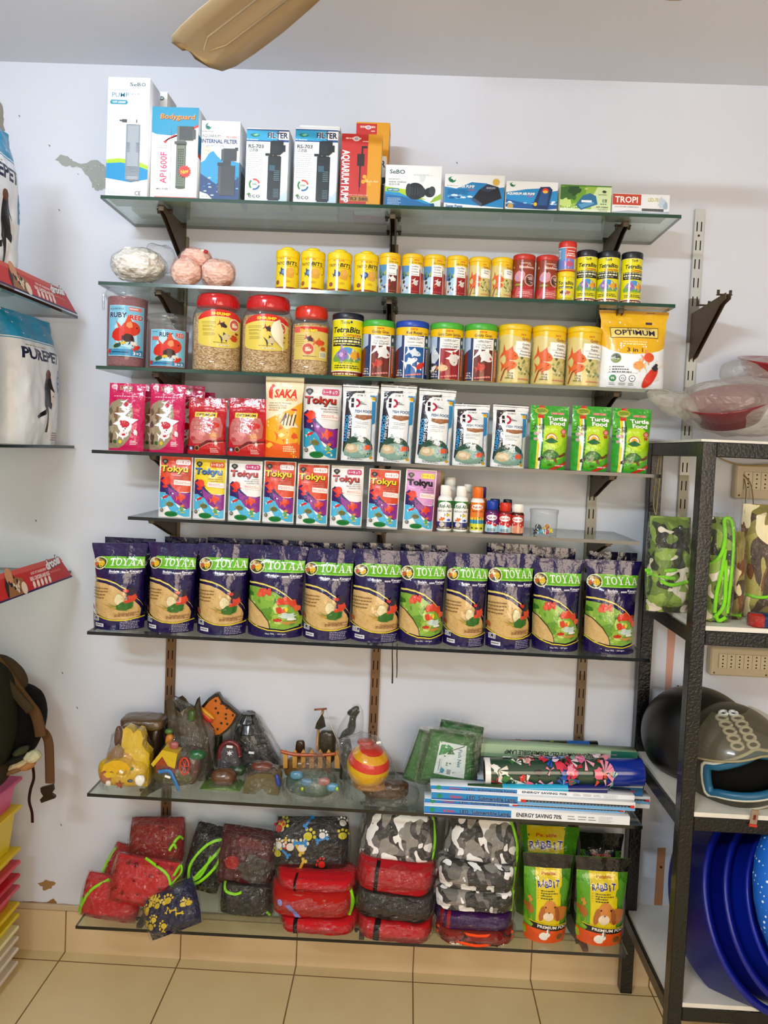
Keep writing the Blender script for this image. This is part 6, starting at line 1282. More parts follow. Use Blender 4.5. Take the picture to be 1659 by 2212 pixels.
def art_toyaa(kind, sx=0):
    def f(a):
        nv = '#2a1c5c'; a.r(0, 0, 1, 1, nv); a.r(0, .93, 1, .935, '#3a3060'); a.r(.0, .87, 1, .872, '#3a3060')
        a.r(.14+sx, .715, 1.1, .845, '#7cc42e'); a.r(.14+sx, .712, 1.1, .72, '#a8dc6a'); serif_toyaa(a, .66+sx, .78, .66, .082, '#f2f0ea')
        a.e(.14+sx, .765, .145, .13, '#e8e0c0'); a.e(.14+sx, .765, .125, .112, '#3f5a2c'); a.b(.17+sx, .755, .07, .075, '#e6c22a', 3, 12, .2); a.e(.10+sx, .79, .055, .05, '#d9cfa8'); a.b(.07+sx, .75, .05, .05, '#c86a34', 4); a.b(.14+sx, .80, .05, .03, '#b8843a', 5)
        a.t('Budgie', .46+sx, .68, .022, .20, '#f0eef4', .05); a.t('\u0995\u09be\u0989\u09a8', .68+sx, .662, .018, .13, '#f0eef4', .02) if False else a.l(.62+sx, .75+sx, .662, 1, .02, .016, '#e8e6ee', 3)
        a.t('Kangni', .86+sx, .682, .022, .2, '#f0eef4', .05); a.l(.36+sx, .54+sx, .655, 1, .02, .010, '#b8b4c8', 4); a.l(.78+sx, .98+sx, .655, 1, .02, .010, '#b8b4c8', 5)
        P = [(-.02, .595), (.12, .60), (.3, .59), (.5, .555), (.7, .49), (.85, .41), (.95, .33), (.98, .28)]
        a.p(P+[(x+.015, y-.02) for x, y in reversed(P)], '#e6d67a'); Q = [(x-.012, y-.05) for x, y in P]
        if kind == 'A':
            a.p(Q+[(.955, .145), (.7, .115), (.4, .12), (.15, .16), (-.02, .20)], '#d8b980')
            rn = random.Random(7)
            for k in range(90):
                x, y = rn.random()*.92, .15+rn.random()*.36
                if y < .53-.28*x*x: a.r(x, y, x+.012, y+.006, ['#c4a065', '#ecd6a6', '#b08c54'][k % 3])
            for k in range(4): a.l(.02, .40, .475-.035*k, 1, .02, .012, '#8a6a3a', k+3)
            a.e(.60, .36, .10, .12, '#c8b88a'); a.e(.595, .36, .085, .105, '#e2d6ae')
            a.p([(.48, .265), (.56, .30), (.66, .34), (.80, .33), (.84, .28), (.72, .235), (.60, .24)], '#3f7a2c'); a.p([(.3, .31), (.52, .28), (.5, .26)], '#b89a4a'); a.p([(.36, .33), (.54, .285), (.53, .27)], '#8a9a4a'); a.p([(.40, .275), (.54, .275), (.54, .258)], '#c8a84a')
            a.p([(.70, .32), (.86, .34), (.90, .38), (.86, .43), (.74, .42), (.70, .37)], '#d9502a'); a.e(.79, .45, .085, .085, '#33203c'); a.e(.73, .455, .03, .03, '#d8402a'); a.p([(.66, .47), (.72, .475), (.70, .44)], '#d8382a'); a.p([(.70, .36), (.74, .44), (.76, .36)], '#4a2a4a'); a.p([(.66, .31), (.84, .33), (.82, .26), (.7, .24)], '#2f7a34')
            a.t('Feeding guideline', .76, .205, .020, .34, '#8a4a2a', .02); a.l(.5, .95, .182, 2, .016, .008, '#8a5a34', 5)
            a.b(.04, .25, .06, .07, '#a85a3a', 6, 10, .5)
        else:
            a.p(Q+[(.955, .12), (.7, .09), (.4, .10), (.15, .13), (-.02, .18)], '#8fb84a'); rn = random.Random(9)
            for k in range(46):
                x, y = rn.random()*.95, .14+rn.random()*.42
                if y < .50-.24*x*x: a.b(x, y, .11*rn.random()+.03, .08*rn.random()+.03, ['#6fa03a', '#a8c860', '#4f8430', '#c8dc86', '#9fc04e'][k % 5], k, 10, .4)
            for x, y, r in ((.30, .49, .10), (.40, .50, .08), (.24, .47, .06), (.62, .40, .09), (.72, .41, .10), (.84, .38, .08), (.60, .31, .08), (.90, .33, .07), (.70, .30, .06)): a.b(x, y, r, r, '#d8502e' if r > .07 else '#e2704a', int(x*100), 12, .4)
            a.b(.74, .32, .03, .05, '#e8d83a', 3); a.b(.76, .25, .20, .07, '#cfe0dc', 8, 14, .5); a.b(.58, .20, .1, .04, '#c8402a', 9); a.b(.78, .17, .16, .035, '#c89a4a', 3, 12, .4); a.b(.82, .21, .1, .03, '#eef0ee', 5)
            a.p([(-.02, .40), (.1, .37), (.28, .28), (.40, .18), (.43, .10), (.15, .13), (-.02, .18)], '#d6b983'); a.p([(-.02, .40), (.1, .37), (.28, .28), (.40, .18), (.43, .10), (.445, .10), (.415, .185), (.29, .29), (.11, .38), (-.02, .41)], '#4a3a34')
            for k in range(30):
                x, y = rn.random()*.33, .14+rn.random()*.2
                if y < .36-.5*x: a.r(x, y, x+.012, y+.006, ['#c4a065', '#ecd6a6'][k % 2])
        E_ = [(-.02, .175), (.15, .125), (.4, .09), (.7, .08), (1, .11)] if kind == 'B' else [(-.02, .205), (.15, .165), (.4, .125), (.7, .12), (1, .15)]
        a.p(E_+[(x, y-.012) for x, y in reversed(E_)], '#e0cf3a'); a.p([(x, y-.012) for x, y in E_]+[(1, 0), (0, 0)], nv)
        if kind == 'A':
            a.r(.05, .10, .18, .155, '#e8e8ec')
            for k in range(7): a.r(.06+.017*k, .105, .068+.017*k, .15, '#222')
            a.r(.10, .035, .28, .075, '#e4e4e8'); a.l(.62, .95, .09, 5, .018, .007, '#b8b4c8', 8); a.l(.11, .26, .05, 1, .02, .012, '#444', 3)
        else: a.t('Net Wt. : 1000gm', .55, .045, .018, .38, '#e4e2ea', .02)
    return f
bags = [('A', 196, 300, 1178, 3), ('A', 313, 409, 1177, 0), ('A', 424, 524, 1179, 3), ('B', 534, 650, 1183, 0), ('A', 655, 756, 1190, -3), ('A', 760, 862, 1192, 5), ('B', 866, 960, 1196, 3), ('A', 965, 1050, 1200, -3), ('A', 1058, 1152, 1200, 3), ('B', 1160, 1258, 1212, -4), ('B', 1274, 1382, 1215, 0)]
ordw = ['first', 'second', 'third', 'fourth', 'fifth', 'sixth', 'seventh', 'eighth', 'ninth', 'tenth', 'last']
for k, (v, x0, x1, y_, rz) in enumerate(bags):
    p_b = _protos.get('toy'+v)
    put_pouch(5, x0, x1, y_, art_toyaa(v), '#2a1c5c', -.225, 'toy'+v+('' if k % 2 or v == 'B' else 'x'), 'bird_food_bag', '%s dark purple TOYAA bag with a %s picture, from the left, sixth shelf' % (ordw[k], 'parrot' if v == 'A' else 'garden bowl'), 'bag', group=None, rz=R(rz), ry=R([-1.2, .6, 0, 0, 0, 1.4, 0, 1, 0, -.6, 0][k]), bulge=.042, wid=[(0, .94), (.1, .96), (.5, .97), (.8, 1.03), (1, 1.16)], wr=.0028, base_d=.8, header=.84, nu=22, nv=34)
for k, (x0, x1, y_) in enumerate(((215, 330, 1165), (345, 440, 1164), (440, 560, 1166), (560, 660, 1170), (655, 745, 1176), (755, 850, 1176), (862, 970, 1180), (1050, 1160, 1178), (1140, 1250, 1186), (1275, 1385, 1196))):
    put_pouch(5, x0+3, x1-9, y_, lambda a: a.l(.2, .8, .9, 1, .02, .008, '#4a4468', 3), '#20164a', -.125, 'toyback', 'bird_food_bag', 'dark purple bag in the back row, %s from the left' % ['first', 'second', 'third', 'fourth', 'fifth', 'sixth', 'seventh', 'eighth', 'ninth', 'tenth'][k], 'bag', bulge=.036, wid=[(0, .94), (.5, .97), (1, 1.08)], wr=.003, base_d=.8)
# ============================================================ seventh shelf: wrapped ornaments
class Orn:
    """a thing whose parts are laid out from picture points at its own distance"""
    def __init__(s, name, label, cat, px, py, dy=.03, i=6, rz=0):
        b = atz(px, py, shz(i, 0)); s.b = Vector((b.x, b.y+dy, shz(i, b.x)+.0006)); s.t = thing(name, label, cat, s.b, rz)
    def L(s, px, py, dy=0): return at(px, py, s.b.y+dy)-s.b
    def X(s, px, py, dy=0): return Matrix.Translation(s.L(px, py, dy))
    def blob(s, part, px, py, rx, rz, ry, c, mat='ceramic', dy=0, amp=.003, freq=30, e1=.9, e2=.9, seed=1, rot=0, smooth=True, nu=28, nv=16):
        mb = MB(); k = 2.1/FPX; q = s.L(px, py, dy); r3 = rz*k
        if rot == 0: q.z = max(q.z, r3+.0005)
        M = Matrix.Translation(q) @ RY(rot)
        blob(mb, rx*k, ry, r3, c, mat, e1, e2, amp, freq, seed, nu, nv, M, smooth); return mb.build(part, s.t)
    def poly(s, part, pts, y0, y1, c, mat='ceramic', cside=None):
        mb = MB(); P = [s.L(x, y) for x, y in pts]; extrude(mb, [(p.x, max(p.z, 0)) for p in P], y0, y1, c, mat, cside=cside); return mb.build(part, s.t)
    def tube(s, part, pts, r, c, mat='ceramic', dy=0, k=5, flat=1.):
        mb = MB(); tube(mb, spline([tuple(s.L(p[0], p[1], (p[2] if len(p) > 2 else 0)+dy)) for p in pts], k), r, c, mat, 8, None, flat); return mb.build(part, s.t)
    def film(s, pts, dep, seed=1, mat='film', amp=.004):
        """cling wrap following an outline given as (px,py) from base left over the top to base right"""
        P = [s.L(x, y) for x, y in pts]; mb = MB(); z0 = 0.0008; z1 = max(p.z for p in P)+.002; n = 12; m = 30; v = []; f = []
        for j in range(n+1):
            z = z0+(z1-z0)*j/n; xs = []
            for a, b in zip(P, P[1:]+P[:1]):
                if (a.z-z)*(b.z-z) <= 0 and a.z != b.z: xs.append(a.x+(b.x-a.x)*(z-a.z)/(b.z-a.z))
            x0, x1 = (min(xs), max(xs)) if len(xs) > 1 else (None, None)
            if x0 is None: q = max(P, key=lambda p: p.z) if j > n/2 else min(P, key=lambda p: p.z); x0, x1 = (q.x-.004, q.x+.004) if j > n/2 else (min(p.x for p in P), max(p.x for p in P))
            dd = dep*(1-.75*(j/n)**2)
            for i in range(m):
                a = 2*math.pi*i/m; nz = noise.noise(Vector((math.cos(a)*2.2+seed, math.sin(a)*2.2, z*40)))*amp*1.6
                v.append(((x0+x1)/2+((x1-x0)/2+nz+.002)*math.copysign(abs(math.cos(a))**.8, math.cos(a)), (dd+nz)*math.copysign(abs(math.sin(a))**.8, math.sin(a)), z))
        for j in range(n):
            for i in range(m): k = (i+1) % m; f.append((j*m+i, j*m+k, (j+1)*m+k, (j+1)*m+i))
        f.append(tuple(n*m+i for i in range(m))); mb.add(v, f, '#fff', mat, False); return mb.build('plastic_wrap', s.t)
    def tagc(s, px, py, dy=-.05, w=.012, h=.006, rot=0):
        mb = MB(); box(mb, -w/2, w/2, -.0008, .0008, -h/2, h/2, '#f4f2ee', 'carton', 0, s.X(px, py, dy) @ RY(rot)); return mb.build('price_sticker', s.t)
# yellow castle
o = Orn('castle_ornament', 'yellow shell castle ornament in clear wrap, first on the seventh shelf', 'ornament', 270, 1711, .045); Yw = '#d8b614'
o.blob('base', 270, 1686, 57, 28, .045, Yw, amp=.004, e1=.6); o.blob('tower', 284, 1632, 15, 50, .024, Yw, dy=.012, e1=.7, amp=.004, seed=3); o.blob('wall', 266, 1650, 36, 40, .03, '#c99a1c', dy=.004, amp=.004, seed=4)
o.poly('rampart', [(262, 1640), (270, 1572), (276, 1567), (286, 1572), (292, 1580), (300, 1573), (308, 1576), (313, 1590), (311, 1606), (318, 1616), (327, 1624), (326, 1650), (322, 1700), (300, 1700)], -.014, .022, '#dfc11a')
o.poly('clam_shell', [(234, 1652), (240, 1636), (256, 1628), (272, 1627), (288, 1634), (296, 1644), (292, 1655), (286, 1648), (280, 1657), (272, 1649), (264, 1657), (257, 1648), (250, 1654), (242, 1648)], -.050, -.020, '#dcb41c')
o.poly('clam_shell', [(238, 1657), (246, 1652), (262, 1655), (280, 1660), (290, 1655), (286, 1664), (270, 1662), (256, 1664), (245, 1664)], -.048, -.022, '#e2c024')
o.blob('chimney', 256, 1592, 9, 24, .012, '#6d4a34', dy=.0, amp=.003); o.poly('grotto_door', [(248, 1630), (252, 1608), (262, 1600), (274, 1612), (272, 1626)], -.034, -.02, '#9a7f62')
o.blob('pink_shell', 231, 1676, 15, 17, .012, '#b07a60', dy=-.036, amp=.003); o.blob('pebble', 234, 1692, 6, 6, .005, '#efe9d8', dy=-.046, amp=0); o.blob('white_coral', 302, 1686, 11, 11, .009, '#efece2', dy=-.042, amp=.003, freq=80)
a = o.L(258, 1695, -.050); mb = MB(); P = [(a.x+(.011 if k % 2 == 0 else .0035)*math.sin(math.pi*k/5), a.z+(.011 if k % 2 == 0 else .0035)*math.cos(math.pi*k/5)) for k in range(10)]; extrude(mb, P, a.y-.004, a.y+.004, '#b04a28', 'ceramic'); mb.build('starfish', o.t)
o.blob('blue_fish', 281, 1687, 6, 3, .004, '#34526a', dy=-.046, amp=0); o.tagc(262, 1667, -.052, rot=R(35)); o.blob('moss', 276, 1660, 13, 4, .006, '#6f8f2a', dy=-.040, amp=.002); o.film([(214, 1706), (232, 1640), (246, 1580), (275, 1566), (312, 1574), (328, 1620), (328, 1706)], .056, 2)
# brown plateau behind
o = Orn('bridge_ornament', 'flat-topped brown rock ornament behind the yellow castle', 'ornament', 322, 1690, .055, rz=0)
o.blob('rock_top', 312, 1558, 49, 13, .04, '#6b5638', e1=.45, e2=.5, amp=.004, seed=3); o.blob('pillar', 335, 1632, 20, 62, .03, '#3c2c1e', amp=.006, e1=.6, seed=5); o.blob('pillar', 290, 1632, 14, 62, .03, '#3a2d22', amp=.006, e1=.6, seed=6); o.blob('rock_base', 318, 1678, 40, 12, .035, '#2c2a1c', amp=.004)
# tree stump with ray
o = Orn('stump_ornament', 'tall dark hollow tree stump ornament in clear wrap', 'ornament', 405, 1696, .055)
mb = MB(); n = 26; v = []; f = []; k_ = 2.05/FPX
for j, (rr, zz) in enumerate(((60, 1690), (54, 1660), (48, 1620), (44, 1590), (40, 1565), (38, 1540), (38, 1520))):
    c_ = o.L(404-(0 if j < 4 else (j-3)*4), zz)
    for i in range(n): 
        a = 2*math.pi*i/n; r_ = rr*k_*(1+.12*math.sin(a*7)+.08*noise.noise(Vector((a*3, j*.6, 2)))); z_ = c_.z+(.014*math.sin(a*5)+.012*math.cos(a*3) if j == 6 else 0); v.append((c_.x+r_*math.cos(a), r_*.55*math.sin(a), max(z_, 0)))
for j in range(6):
    for i in range(n): q = (i+1) % n; f.append((j*n+i, j*n+q, (j+1)*n+q, (j+1)*n+i))
mb.add(v, f, '#4e4632', 'ceramic', False); mb.build('trunk', o.t)
o.blob('moss', 414, 1546, 9, 14, .01, '#4a6a2a', dy=-.02, amp=.003); o.blob('gnome', 366, 1598, 9, 14, .010, '#c8862a', dy=-.042, amp=.002); o.blob('gnome', 365, 1580, 9, 6, .008, '#5a7a34', dy=-.042, amp=.002)
o.film([(350, 1690), (362, 1580), (366, 1530), (375, 1510), (400, 1515), (440, 1560), (462, 1580), (458, 1690)], .058, 6)
# the spotted ray
o = Orn('ray_ornament', 'orange stingray ornament with dark spots and a black tail, above the tree stump', 'ornament', 470, 1690, .075)
D = [(425, 1536), (440, 1520), (452, 1506), (466, 1496), (474, 1495), (484, 1513), (500, 1524), (518, 1540), (508, 1560), (494, 1576), (478, 1588), (468, 1590), (464, 1572), (452, 1556)]
def inner(s_): c0 = (474, 1543); return [(c0[0]+(x-c0[0])*s_, c0[1]+(y-c0[1])*s_) for x, y in D]
o.poly('ray_body', D, -.010, .006, '#2e261a'); o.poly('orange_back', inner(.86), -.016, -.009, '#c8741e', cside='#6a4420')
for x, y in ((466, 1514), (478, 1520), (490, 1530), (466, 1530), (488, 1543), (503, 1545), (471, 1540), (488, 1552), (478, 1562), (491, 1564), (470, 1575)): o.blob('dark_spot', x, y, 2.6, 2.6, .003, '#1e1812', dy=-.0165, amp=0, nu=10, nv=6)
o.tube('tail', [(378, 1504), (396, 1514), (418, 1528), (440, 1542)], [.002]*5+[.0035]*11, '#1a1714', dy=-.012)
o.blob('red_fin', 441, 1545, 24, 8, .007, '#c8402a', dy=-.020, amp=.002, rot=R(38)); o.blob('yellow_fin', 447, 1540, 22, 5, .007, '#d8a024', dy=-.023, amp=.002, rot=R(38)); o.blob('plinth', 470, 1630, 10, 52, .012, '#2f3220', dy=.01, amp=.003)
# water mill
o = Orn('mill_ornament', 'little water mill ornament with yellow roof and orange wheel, in clear wrap', 'ornament', 388, 1710, .045)
o.blob('hill', 380, 1690, 50, 24, .042, '#5a5c2c', amp=.004, e1=.7); o.blob('rock', 418, 1665, 16, 40, .03, '#6a4038', amp=.005, seed=4)
a = o.L(368, 1650, -.012); mb = MB(); box(mb, a.x-.034, a.x+.026, -.040, .010, a.z-.018, a.z+.018, '#8e3c1c', 'ceramic', .003); mb.build('house', o.t)
o.poly('gable', [(340, 1640), (360, 1608), (372, 1640)], -.042, -.036, '#a34a20'); o.poly('roof', [(338, 1636), (362, 1606), (394, 1614), (388, 1646), (374, 1640), (362, 1620), (343, 1642)], -.046, -.002, '#d3b826')
o.blob('chimney', 376, 1610, 10, 9, .008, '#b0686a', dy=-.02, amp=.002); mb = MB(); a = o.L(398, 1655, -.040)
tube(mb, [(a.x+.013*math.cos(t_*.5236), a.y, a.z+.024*math.sin(t_*.5236)) for t_ in range(13)], .003, '#c8421c', 'ceramic', 6)
for t_ in range(6): tube(mb, [(a.x, a.y, a.z), (a.x+.013*math.cos(t_*1.0472), a.y, a.z+.024*math.sin(t_*1.0472))], .0018, '#c8421c', 'ceramic', 5)
mb.build('water_wheel', o.t); o.blob('tree_top', 425, 1630, 19, 11, .016, '#1f6a3a', dy=-.015, amp=.003); o.tube('stream', [(342, 1668, -.045), (365, 1666, -.048), (374, 1680, -.052), (382, 1698, -.052), (386, 1708, -.050)], .006, '#3f82b8', flat=.5)
o.tagc(362, 1678, -.056, .016, .006, R(15)); o.film([(332, 1704), (336, 1640), (362, 1602), (380, 1598), (400, 1618), (440, 1618), (444, 1640), (428, 1704)], .056, 9)
# hooded figure with star
o = Orn('gravestone_ornament', 'round-topped maroon and grey ornament with a white star', 'ornament', 497, 1690, .05)
o.poly('stone', [(472, 1690), (474, 1625), (480, 1608), (492, 1601), (506, 1603), (516, 1614), (519, 1640), (519, 1690)], -.016, .016, '#57545a'); o.tube('hood', [(474, 1640), (476, 1618), (486, 1606), (500, 1603), (513, 1612), (518, 1634)], .007, '#7d2f34', dy=-.012)
a = o.L(496, 1627, -.020); mb = MB(); P = [(a.x+(.009 if k % 2 == 0 else .004)*math.sin(math.pi*k/6), a.z+(.009 if k % 2 == 0 else .004)*math.cos(math.pi*k/6)) for k in range(12)]; extrude(mb, P, a.y-.001, a.y+.001, '#e9e9ee', 'ceramic'); mb.build('star', o.t)
o.tagc(496, 1613, -.024, .018, .007, R(3)); o.blob('grass', 512, 1668, 20, 12, .016, '#2f5a30', dy=-.01, amp=.004); o.film([(462, 1688), (468, 1630), (484, 1602), (510, 1603), (528, 1660), (540, 1688)], .034, 12)
# black mountain
o = Orn('rock_ornament', 'black layered rock mountain ornament in shiny wrap', 'ornament', 550, 1685, .075)
mb = MB(); n = 30; v = []; f = []; rows = [(1684, 500, 600), (1662, 502, 602), (1640, 504, 604), (1622, 502, 592), (1600, 504, 580), (1580, 506, 570), (1560, 512, 560), (1543, 522, 552)]
for j, (yy, x0, x1) in enumerate(rows):
    A, B = o.L(x0, yy), o.L(x1, yy)
    for s_ in (0, 1):
        for i in range(n):
            a = 2*math.pi*i/n; r_ = (B.x-A.x)/2*(1 if s_ else .93)*(1+.10*noise.noise(Vector((a*2.5, j*1.3, s_)))); v.append(((A.x+B.x)/2+r_*math.cos(a), min(.045, r_)*math.sin(a)*.9, max((A.z+B.z)/2+(.004 if s_ else 0)+.004*noise.noise(Vector((a*2, j, 5))), 0)))
for j in range(len(rows)*2-1):
    for i in range(n): q = (i+1) % n; f.append((j*n+i, j*n+q, (j+1)*n+q, (j+1)*n+i))
f.append(tuple((len(rows)*2-1)*n+i for i in range(n))); mb.add(v, f, '#23231f', 'ceramic', False); mb.build('rock', o.t); o.tagc(543, 1626, -.050, .016, .006, R(4)); o.film([(498, 1684), (502, 1560), (522, 1538), (556, 1540), (606, 1630), (602, 1684)], .052, 15)
# turtle, arch cave
o = Orn('turtle_ornament', 'small brown mound ornament on a green leaf base, in clear wrap', 'ornament', 478, 1712, .042)
o.poly('leaf_base', [(438, 1700), (450, 1692), (478, 1690), (505, 1692), (524, 1699), (500, 1708), (478, 1716), (458, 1710)], -.035, .03, '#6a8a3a'); o.blob('mound', 483, 1686, 28, 19, .028, '#6f4c2c', dy=-.004, amp=.003); o.film([(436, 1706), (466, 1670), (500, 1670), (526, 1704)], .042, 17)
o = Orn('cave_ornament', 'grey-brown arched cave ornament with a red fish in the opening', 'ornament', 568, 1722, .042)
o.poly('cave_wall', [(528, 1718), (532, 1690), (540, 1668), (560, 1660), (590, 1662), (606, 1676), (605, 1716), (590, 1726), (580, 1704), (572, 1692), (560, 1700), (556, 1722)], -.032, .03, '#6e6444'); o.blob('cave_back', 568, 1692, 34, 26, .02, '#2a251a', dy=.012, amp=.003); o.blob('red_fish', 580, 1711, 5, 6, .004, '#d8501e', dy=-.026, amp=0)
o.blob('blue_fish', 600, 1686, 5, 14, .006, '#2f4fa0', dy=-.034, amp=.001, rot=R(-15)); o.blob('shell', 566, 1654, 24, 10, .02, '#7a4630', dy=0, amp=.003); o.film([(524, 1720), (532, 1664), (556, 1646), (600, 1654), (610, 1690), (608, 1722)], .042, 19)
# fenced boat with mast
o = Orn('boat_ornament', 'wooden boat ornament with an orange picket fence rail and tied mast', 'ornament', 665, 1700, .05)
for k in range(7):
    x = 620+18*k+(2 if k else 0); o.poly('picket', [(x-4.5, 1650), (x-5, 1618), (x, 1610), (x+5, 1618), (x+4.5, 1650)], -.030, -.024, '#d0a35a')
o.tube('rail', [(607, 1623, -.03), (640, 1630, -.034), (690, 1631, -.034), (726, 1628, -.03)], .0052, '#b8622a'); o.blob('hull', 665, 1662, 55, 24, .028, '#8a6a3c', amp=.003, e1=.6); o.blob('deck_house', 706, 1612, 20, 36, .016, '#46402f', dy=.008, amp=.004, e1=.5); o.blob('barrel', 648, 1622, 11, 24, .01, '#4a3020', dy=.005, amp=.003, e1=.5)
mb = MB(); tube(mb, [tuple(o.L(684, 1622)), tuple(o.L(688, 1570)), tuple(o.L(698, 1534))], .004, '#b08a54', 'ceramic'); mb.build('mast', o.t); mb = MB(); tube(mb, [tuple(o.L(679, 1533)), tuple(o.L(706, 1531))], .003, '#9a6038', 'ceramic'); mb.build('yard', o.t)
o.poly('flag', [(694, 1540), (700, 1548), (704, 1568), (690, 1575), (681, 1572), (684, 1560)], -.006, -.002, '#1d1d1b')
for P in ([(660, 1606), (678, 1570), (698, 1536)], [(705, 1534), (716, 1570), (732, 1605)]): o.tube('rigging', P, .001, '#d8d4cc', dy=-.01)
o = Orn('dragon_ornament', 'dark green curved ornament in wrap against the middle standard', 'ornament', 755, 1690, .09)
o.tube('neck', [(745, 1680), (748, 1620), (744, 1590), (758, 1575), (763, 1548), (772, 1532)], [.018]*10+[.013]*8+[.011]*8, '#2a3a22'); o.blob('head', 763, 1535, 17, 8, .012, '#2a3a22', amp=.003, rot=R(-35)); o.film([(720, 1688), (724, 1600), (745, 1545), (772, 1522), (784, 1530), (780, 1600), (778, 1688)], .03, 23)
# bagged blue-grey pond
o = Orn('pond_ornament', 'blue and green ornament in a crumpled milky bag, before the picket boat', 'ornament', 676, 1735, .05)
o.blob('pond', 672, 1708, 55, 24, .045, '#4f6a5c', amp=.005, e1=.7); 
for x, y, c in ((640, 1674, '#5f93ad'), (662, 1690, '#5a8aa5'), (718, 1700, '#6aa0b8'), (700, 1688, '#a87a74')): o.blob('fish_figure', x, y, 14, 9, .01, c, dy=-.035, amp=.002)
for x in (653, 728): o.blob('bead', x, 1704, 3, 4, .003, '#b8cc2a', dy=-.048, amp=0)
o.film([(612, 1738), (612, 1690), (640, 1665), (690, 1628), (736, 1690), (744, 1738)], .058, 25, 'film', .007)
# apple in a bag
o = Orn('apple_house_ornament', 'round yellow and red ornament in a clear bag with brown paper', 'ornament', 812, 1738, .06)
for q, (c, z0_, z1_) in enumerate((('#d8a81a', 1700, 1650), ('#c83a2a', 1650, 1640), ('#d8b01c', 1640, 1620), ('#b83a24', 1620, 1600))): pass
mb = MB(); A = o.L(796, 1652, -.01); rr = .061; cs = []; pr = []
for k in range(17): t_ = -math.pi/2+math.pi*k/16; pr.append((max(rr*math.cos(t_), .001), rr*.98*math.sin(t_)))
cs = ['#a8741c']*3+['#d8ae1a']*5+['#d8b424']*1+['#cf4430', '#cf4430', '#d8a41c', '#d8a41c', '#c8402c', '#c04030', '#b84830']
lathe(mb, pr, cs, 'ceramic', 36, Matrix.Translation(A) @ RY(R(8)) @ RX(R(12))); mb.build('apple', o.t)
o.blob('leaf', 790, 1602, 20, 6, .02, '#b84a34', amp=.003); o.blob('paper_wrap', 800, 1692, 40, 9, .045, '#a07630', mat='ceramic', dy=-.012, amp=.006, smooth=False); o.blob('base_block', 832, 1718, 52, 17, .03, '#57391c', mat='ceramic', dy=-.01, amp=.005, e1=.5, smooth=False)
o.film([(748, 1742), (742, 1660), (726, 1600), (780, 1586), (815, 1592), (846, 1650), (862, 1690), (905, 1702), (905, 1740)], .072, 28, 'film', .008); o.tagc(818, 1604, -.035, .013, .006, R(-15))
# ---- fish nets in green packs
def art_net(a):
    a.r(.0, .0, 1, 1, '#2a5a32'); a.r(.06, .05, .94, .95, '#3f7a46')
    for k in range(20): a.r(.06+.045*k, .05, .063+.045*k, .95, '#366c3d')
    a.r(.12, .10, .9, .9, '#447f4a')
    a.p([(.26, .2), (.82, .18), (.82, .80), (.26, .82)], '#d6e2e4'); a.p([(.28, .56), (.40, .60), (.56, .72), (.44, .78), (.30, .76)], '#3f9a5a'); a.p([(.44, .60), (.60, .62), (.50, .72)], '#2f7a4a'); a.p([(.46, .66), (.78, .80), (.79, .785), (.47, .645)], '#4a6a5a')
    a.t('Fish Net', .70, .55, .075, .34*a.H/a.W, '#2f7a94', .03, rot=-math.pi/2); a.r(.32, .26, .335, .5, '#8a9aa0'); a.r(.36, .24, .365, .5, '#9aa8ae')
    for k in range(6): a.r(.49+.012*k, .22, .495+.012*k, .32, '#333')
    a.b(.40, .28, .05, .06, '#4aa0b8', 3); a.t('6"', .62, .27, .03, .05, '#333')
def netpack(px0, px1, py0, py1, Y, label, ry, art=True, c='#3f7a46', rx=0):
    a_, b_ = at(px0, (py0+py1)/2, Y), at(px1, (py0+py1)/2, Y); W = b_.x-a_.x; H = at((px0+px1)/2, py0, Y).z-at((px0+px1)/2, py1, Y).z; a = Art(W*.9, H*.9); art_net(a)
    if not art: a.L = a.L[:23]
    t = thing('fish_net_pack', label, 'fish net', ((a_.x+b_.x)/2, Y, at((px0+px1)/2, py1, Y).z)); t.rotation_euler = (rx, ry, 0)
    mb = pouch(W*.9, H*.9, a, c, .010, mat='softbag', wr=.001, prof=[(0, .6), (.5, 1), (1, .5)], wid=[(0, 1), (1, .84)]); mb.build('folded_net', t, (0, 0, H*.05))
    mb = pouch(W, H, None, '#fff', .016, mat='film', wr=.004, fz=3, prof=[(0, .5), (.5, 1), (1, .3)], wid=[(0, 1), (1, .95)]); mb.build('plastic_wrap', t)
netpack(896, 1030, 1574, 1700, -.17, 'front green Fish Net pack with its full pale label', R(6)); netpack(916, 1040, 1553, 1690, -.12, 'green Fish Net pack behind the front one, standing taller', R(8)); netpack(866, 928, 1570, 1694, -.145, 'green net pack leaning at the left of the Fish Net packs', R(14), False)
# ---- lamp boxes and rolls
def art_led(lab):
    def f(a):
        a.r(0, 0, 1, 1, '#eef1f4'); a.r(.0, .08, .425, .92, '#2f97cf'); a.p([(0, .08), (.425, .08), (.425, .3), (.3, .2), (.15, .32), (0, .2)], '#1f5fae'); a.e(.04, .5, .012, .012, '#2f9a6a'); a.t('RS Electrical', .12, .5, .3, .055, '#d83a4a', .06)
        a.t('LED  Submersible Lamp', .295, .5, .46, .24, '#173a6e', .06, oc='#a8d0e8', ob=.03)
        if lab == 'text': a.t('ENERGY SAVING 70%', .56, .5, .46, .22, '#1d2a44', .05); [a.l(.70+.05*k, .74+.05*k, .6, 2, .3, .08, '#444', k) for k in range(3)]; a.l(.85, .92, .75, 5, .15, .05, '#b0b4b8', 4)
        elif lab == 'lamp': a.r(.425, .02, 1, .40, '#7fb8e4'); a.r(.46, .38, .985, .62, '#2a2c34'); [a.r(.475+.0165*k, .44, .486+.0165*k, .54, '#8a93a0') for k in range(30)]; a.r(.44, .34, .465, .66, '#d8402a'); a.r(.975, .34, .995, .66, '#d8402a')
    return f
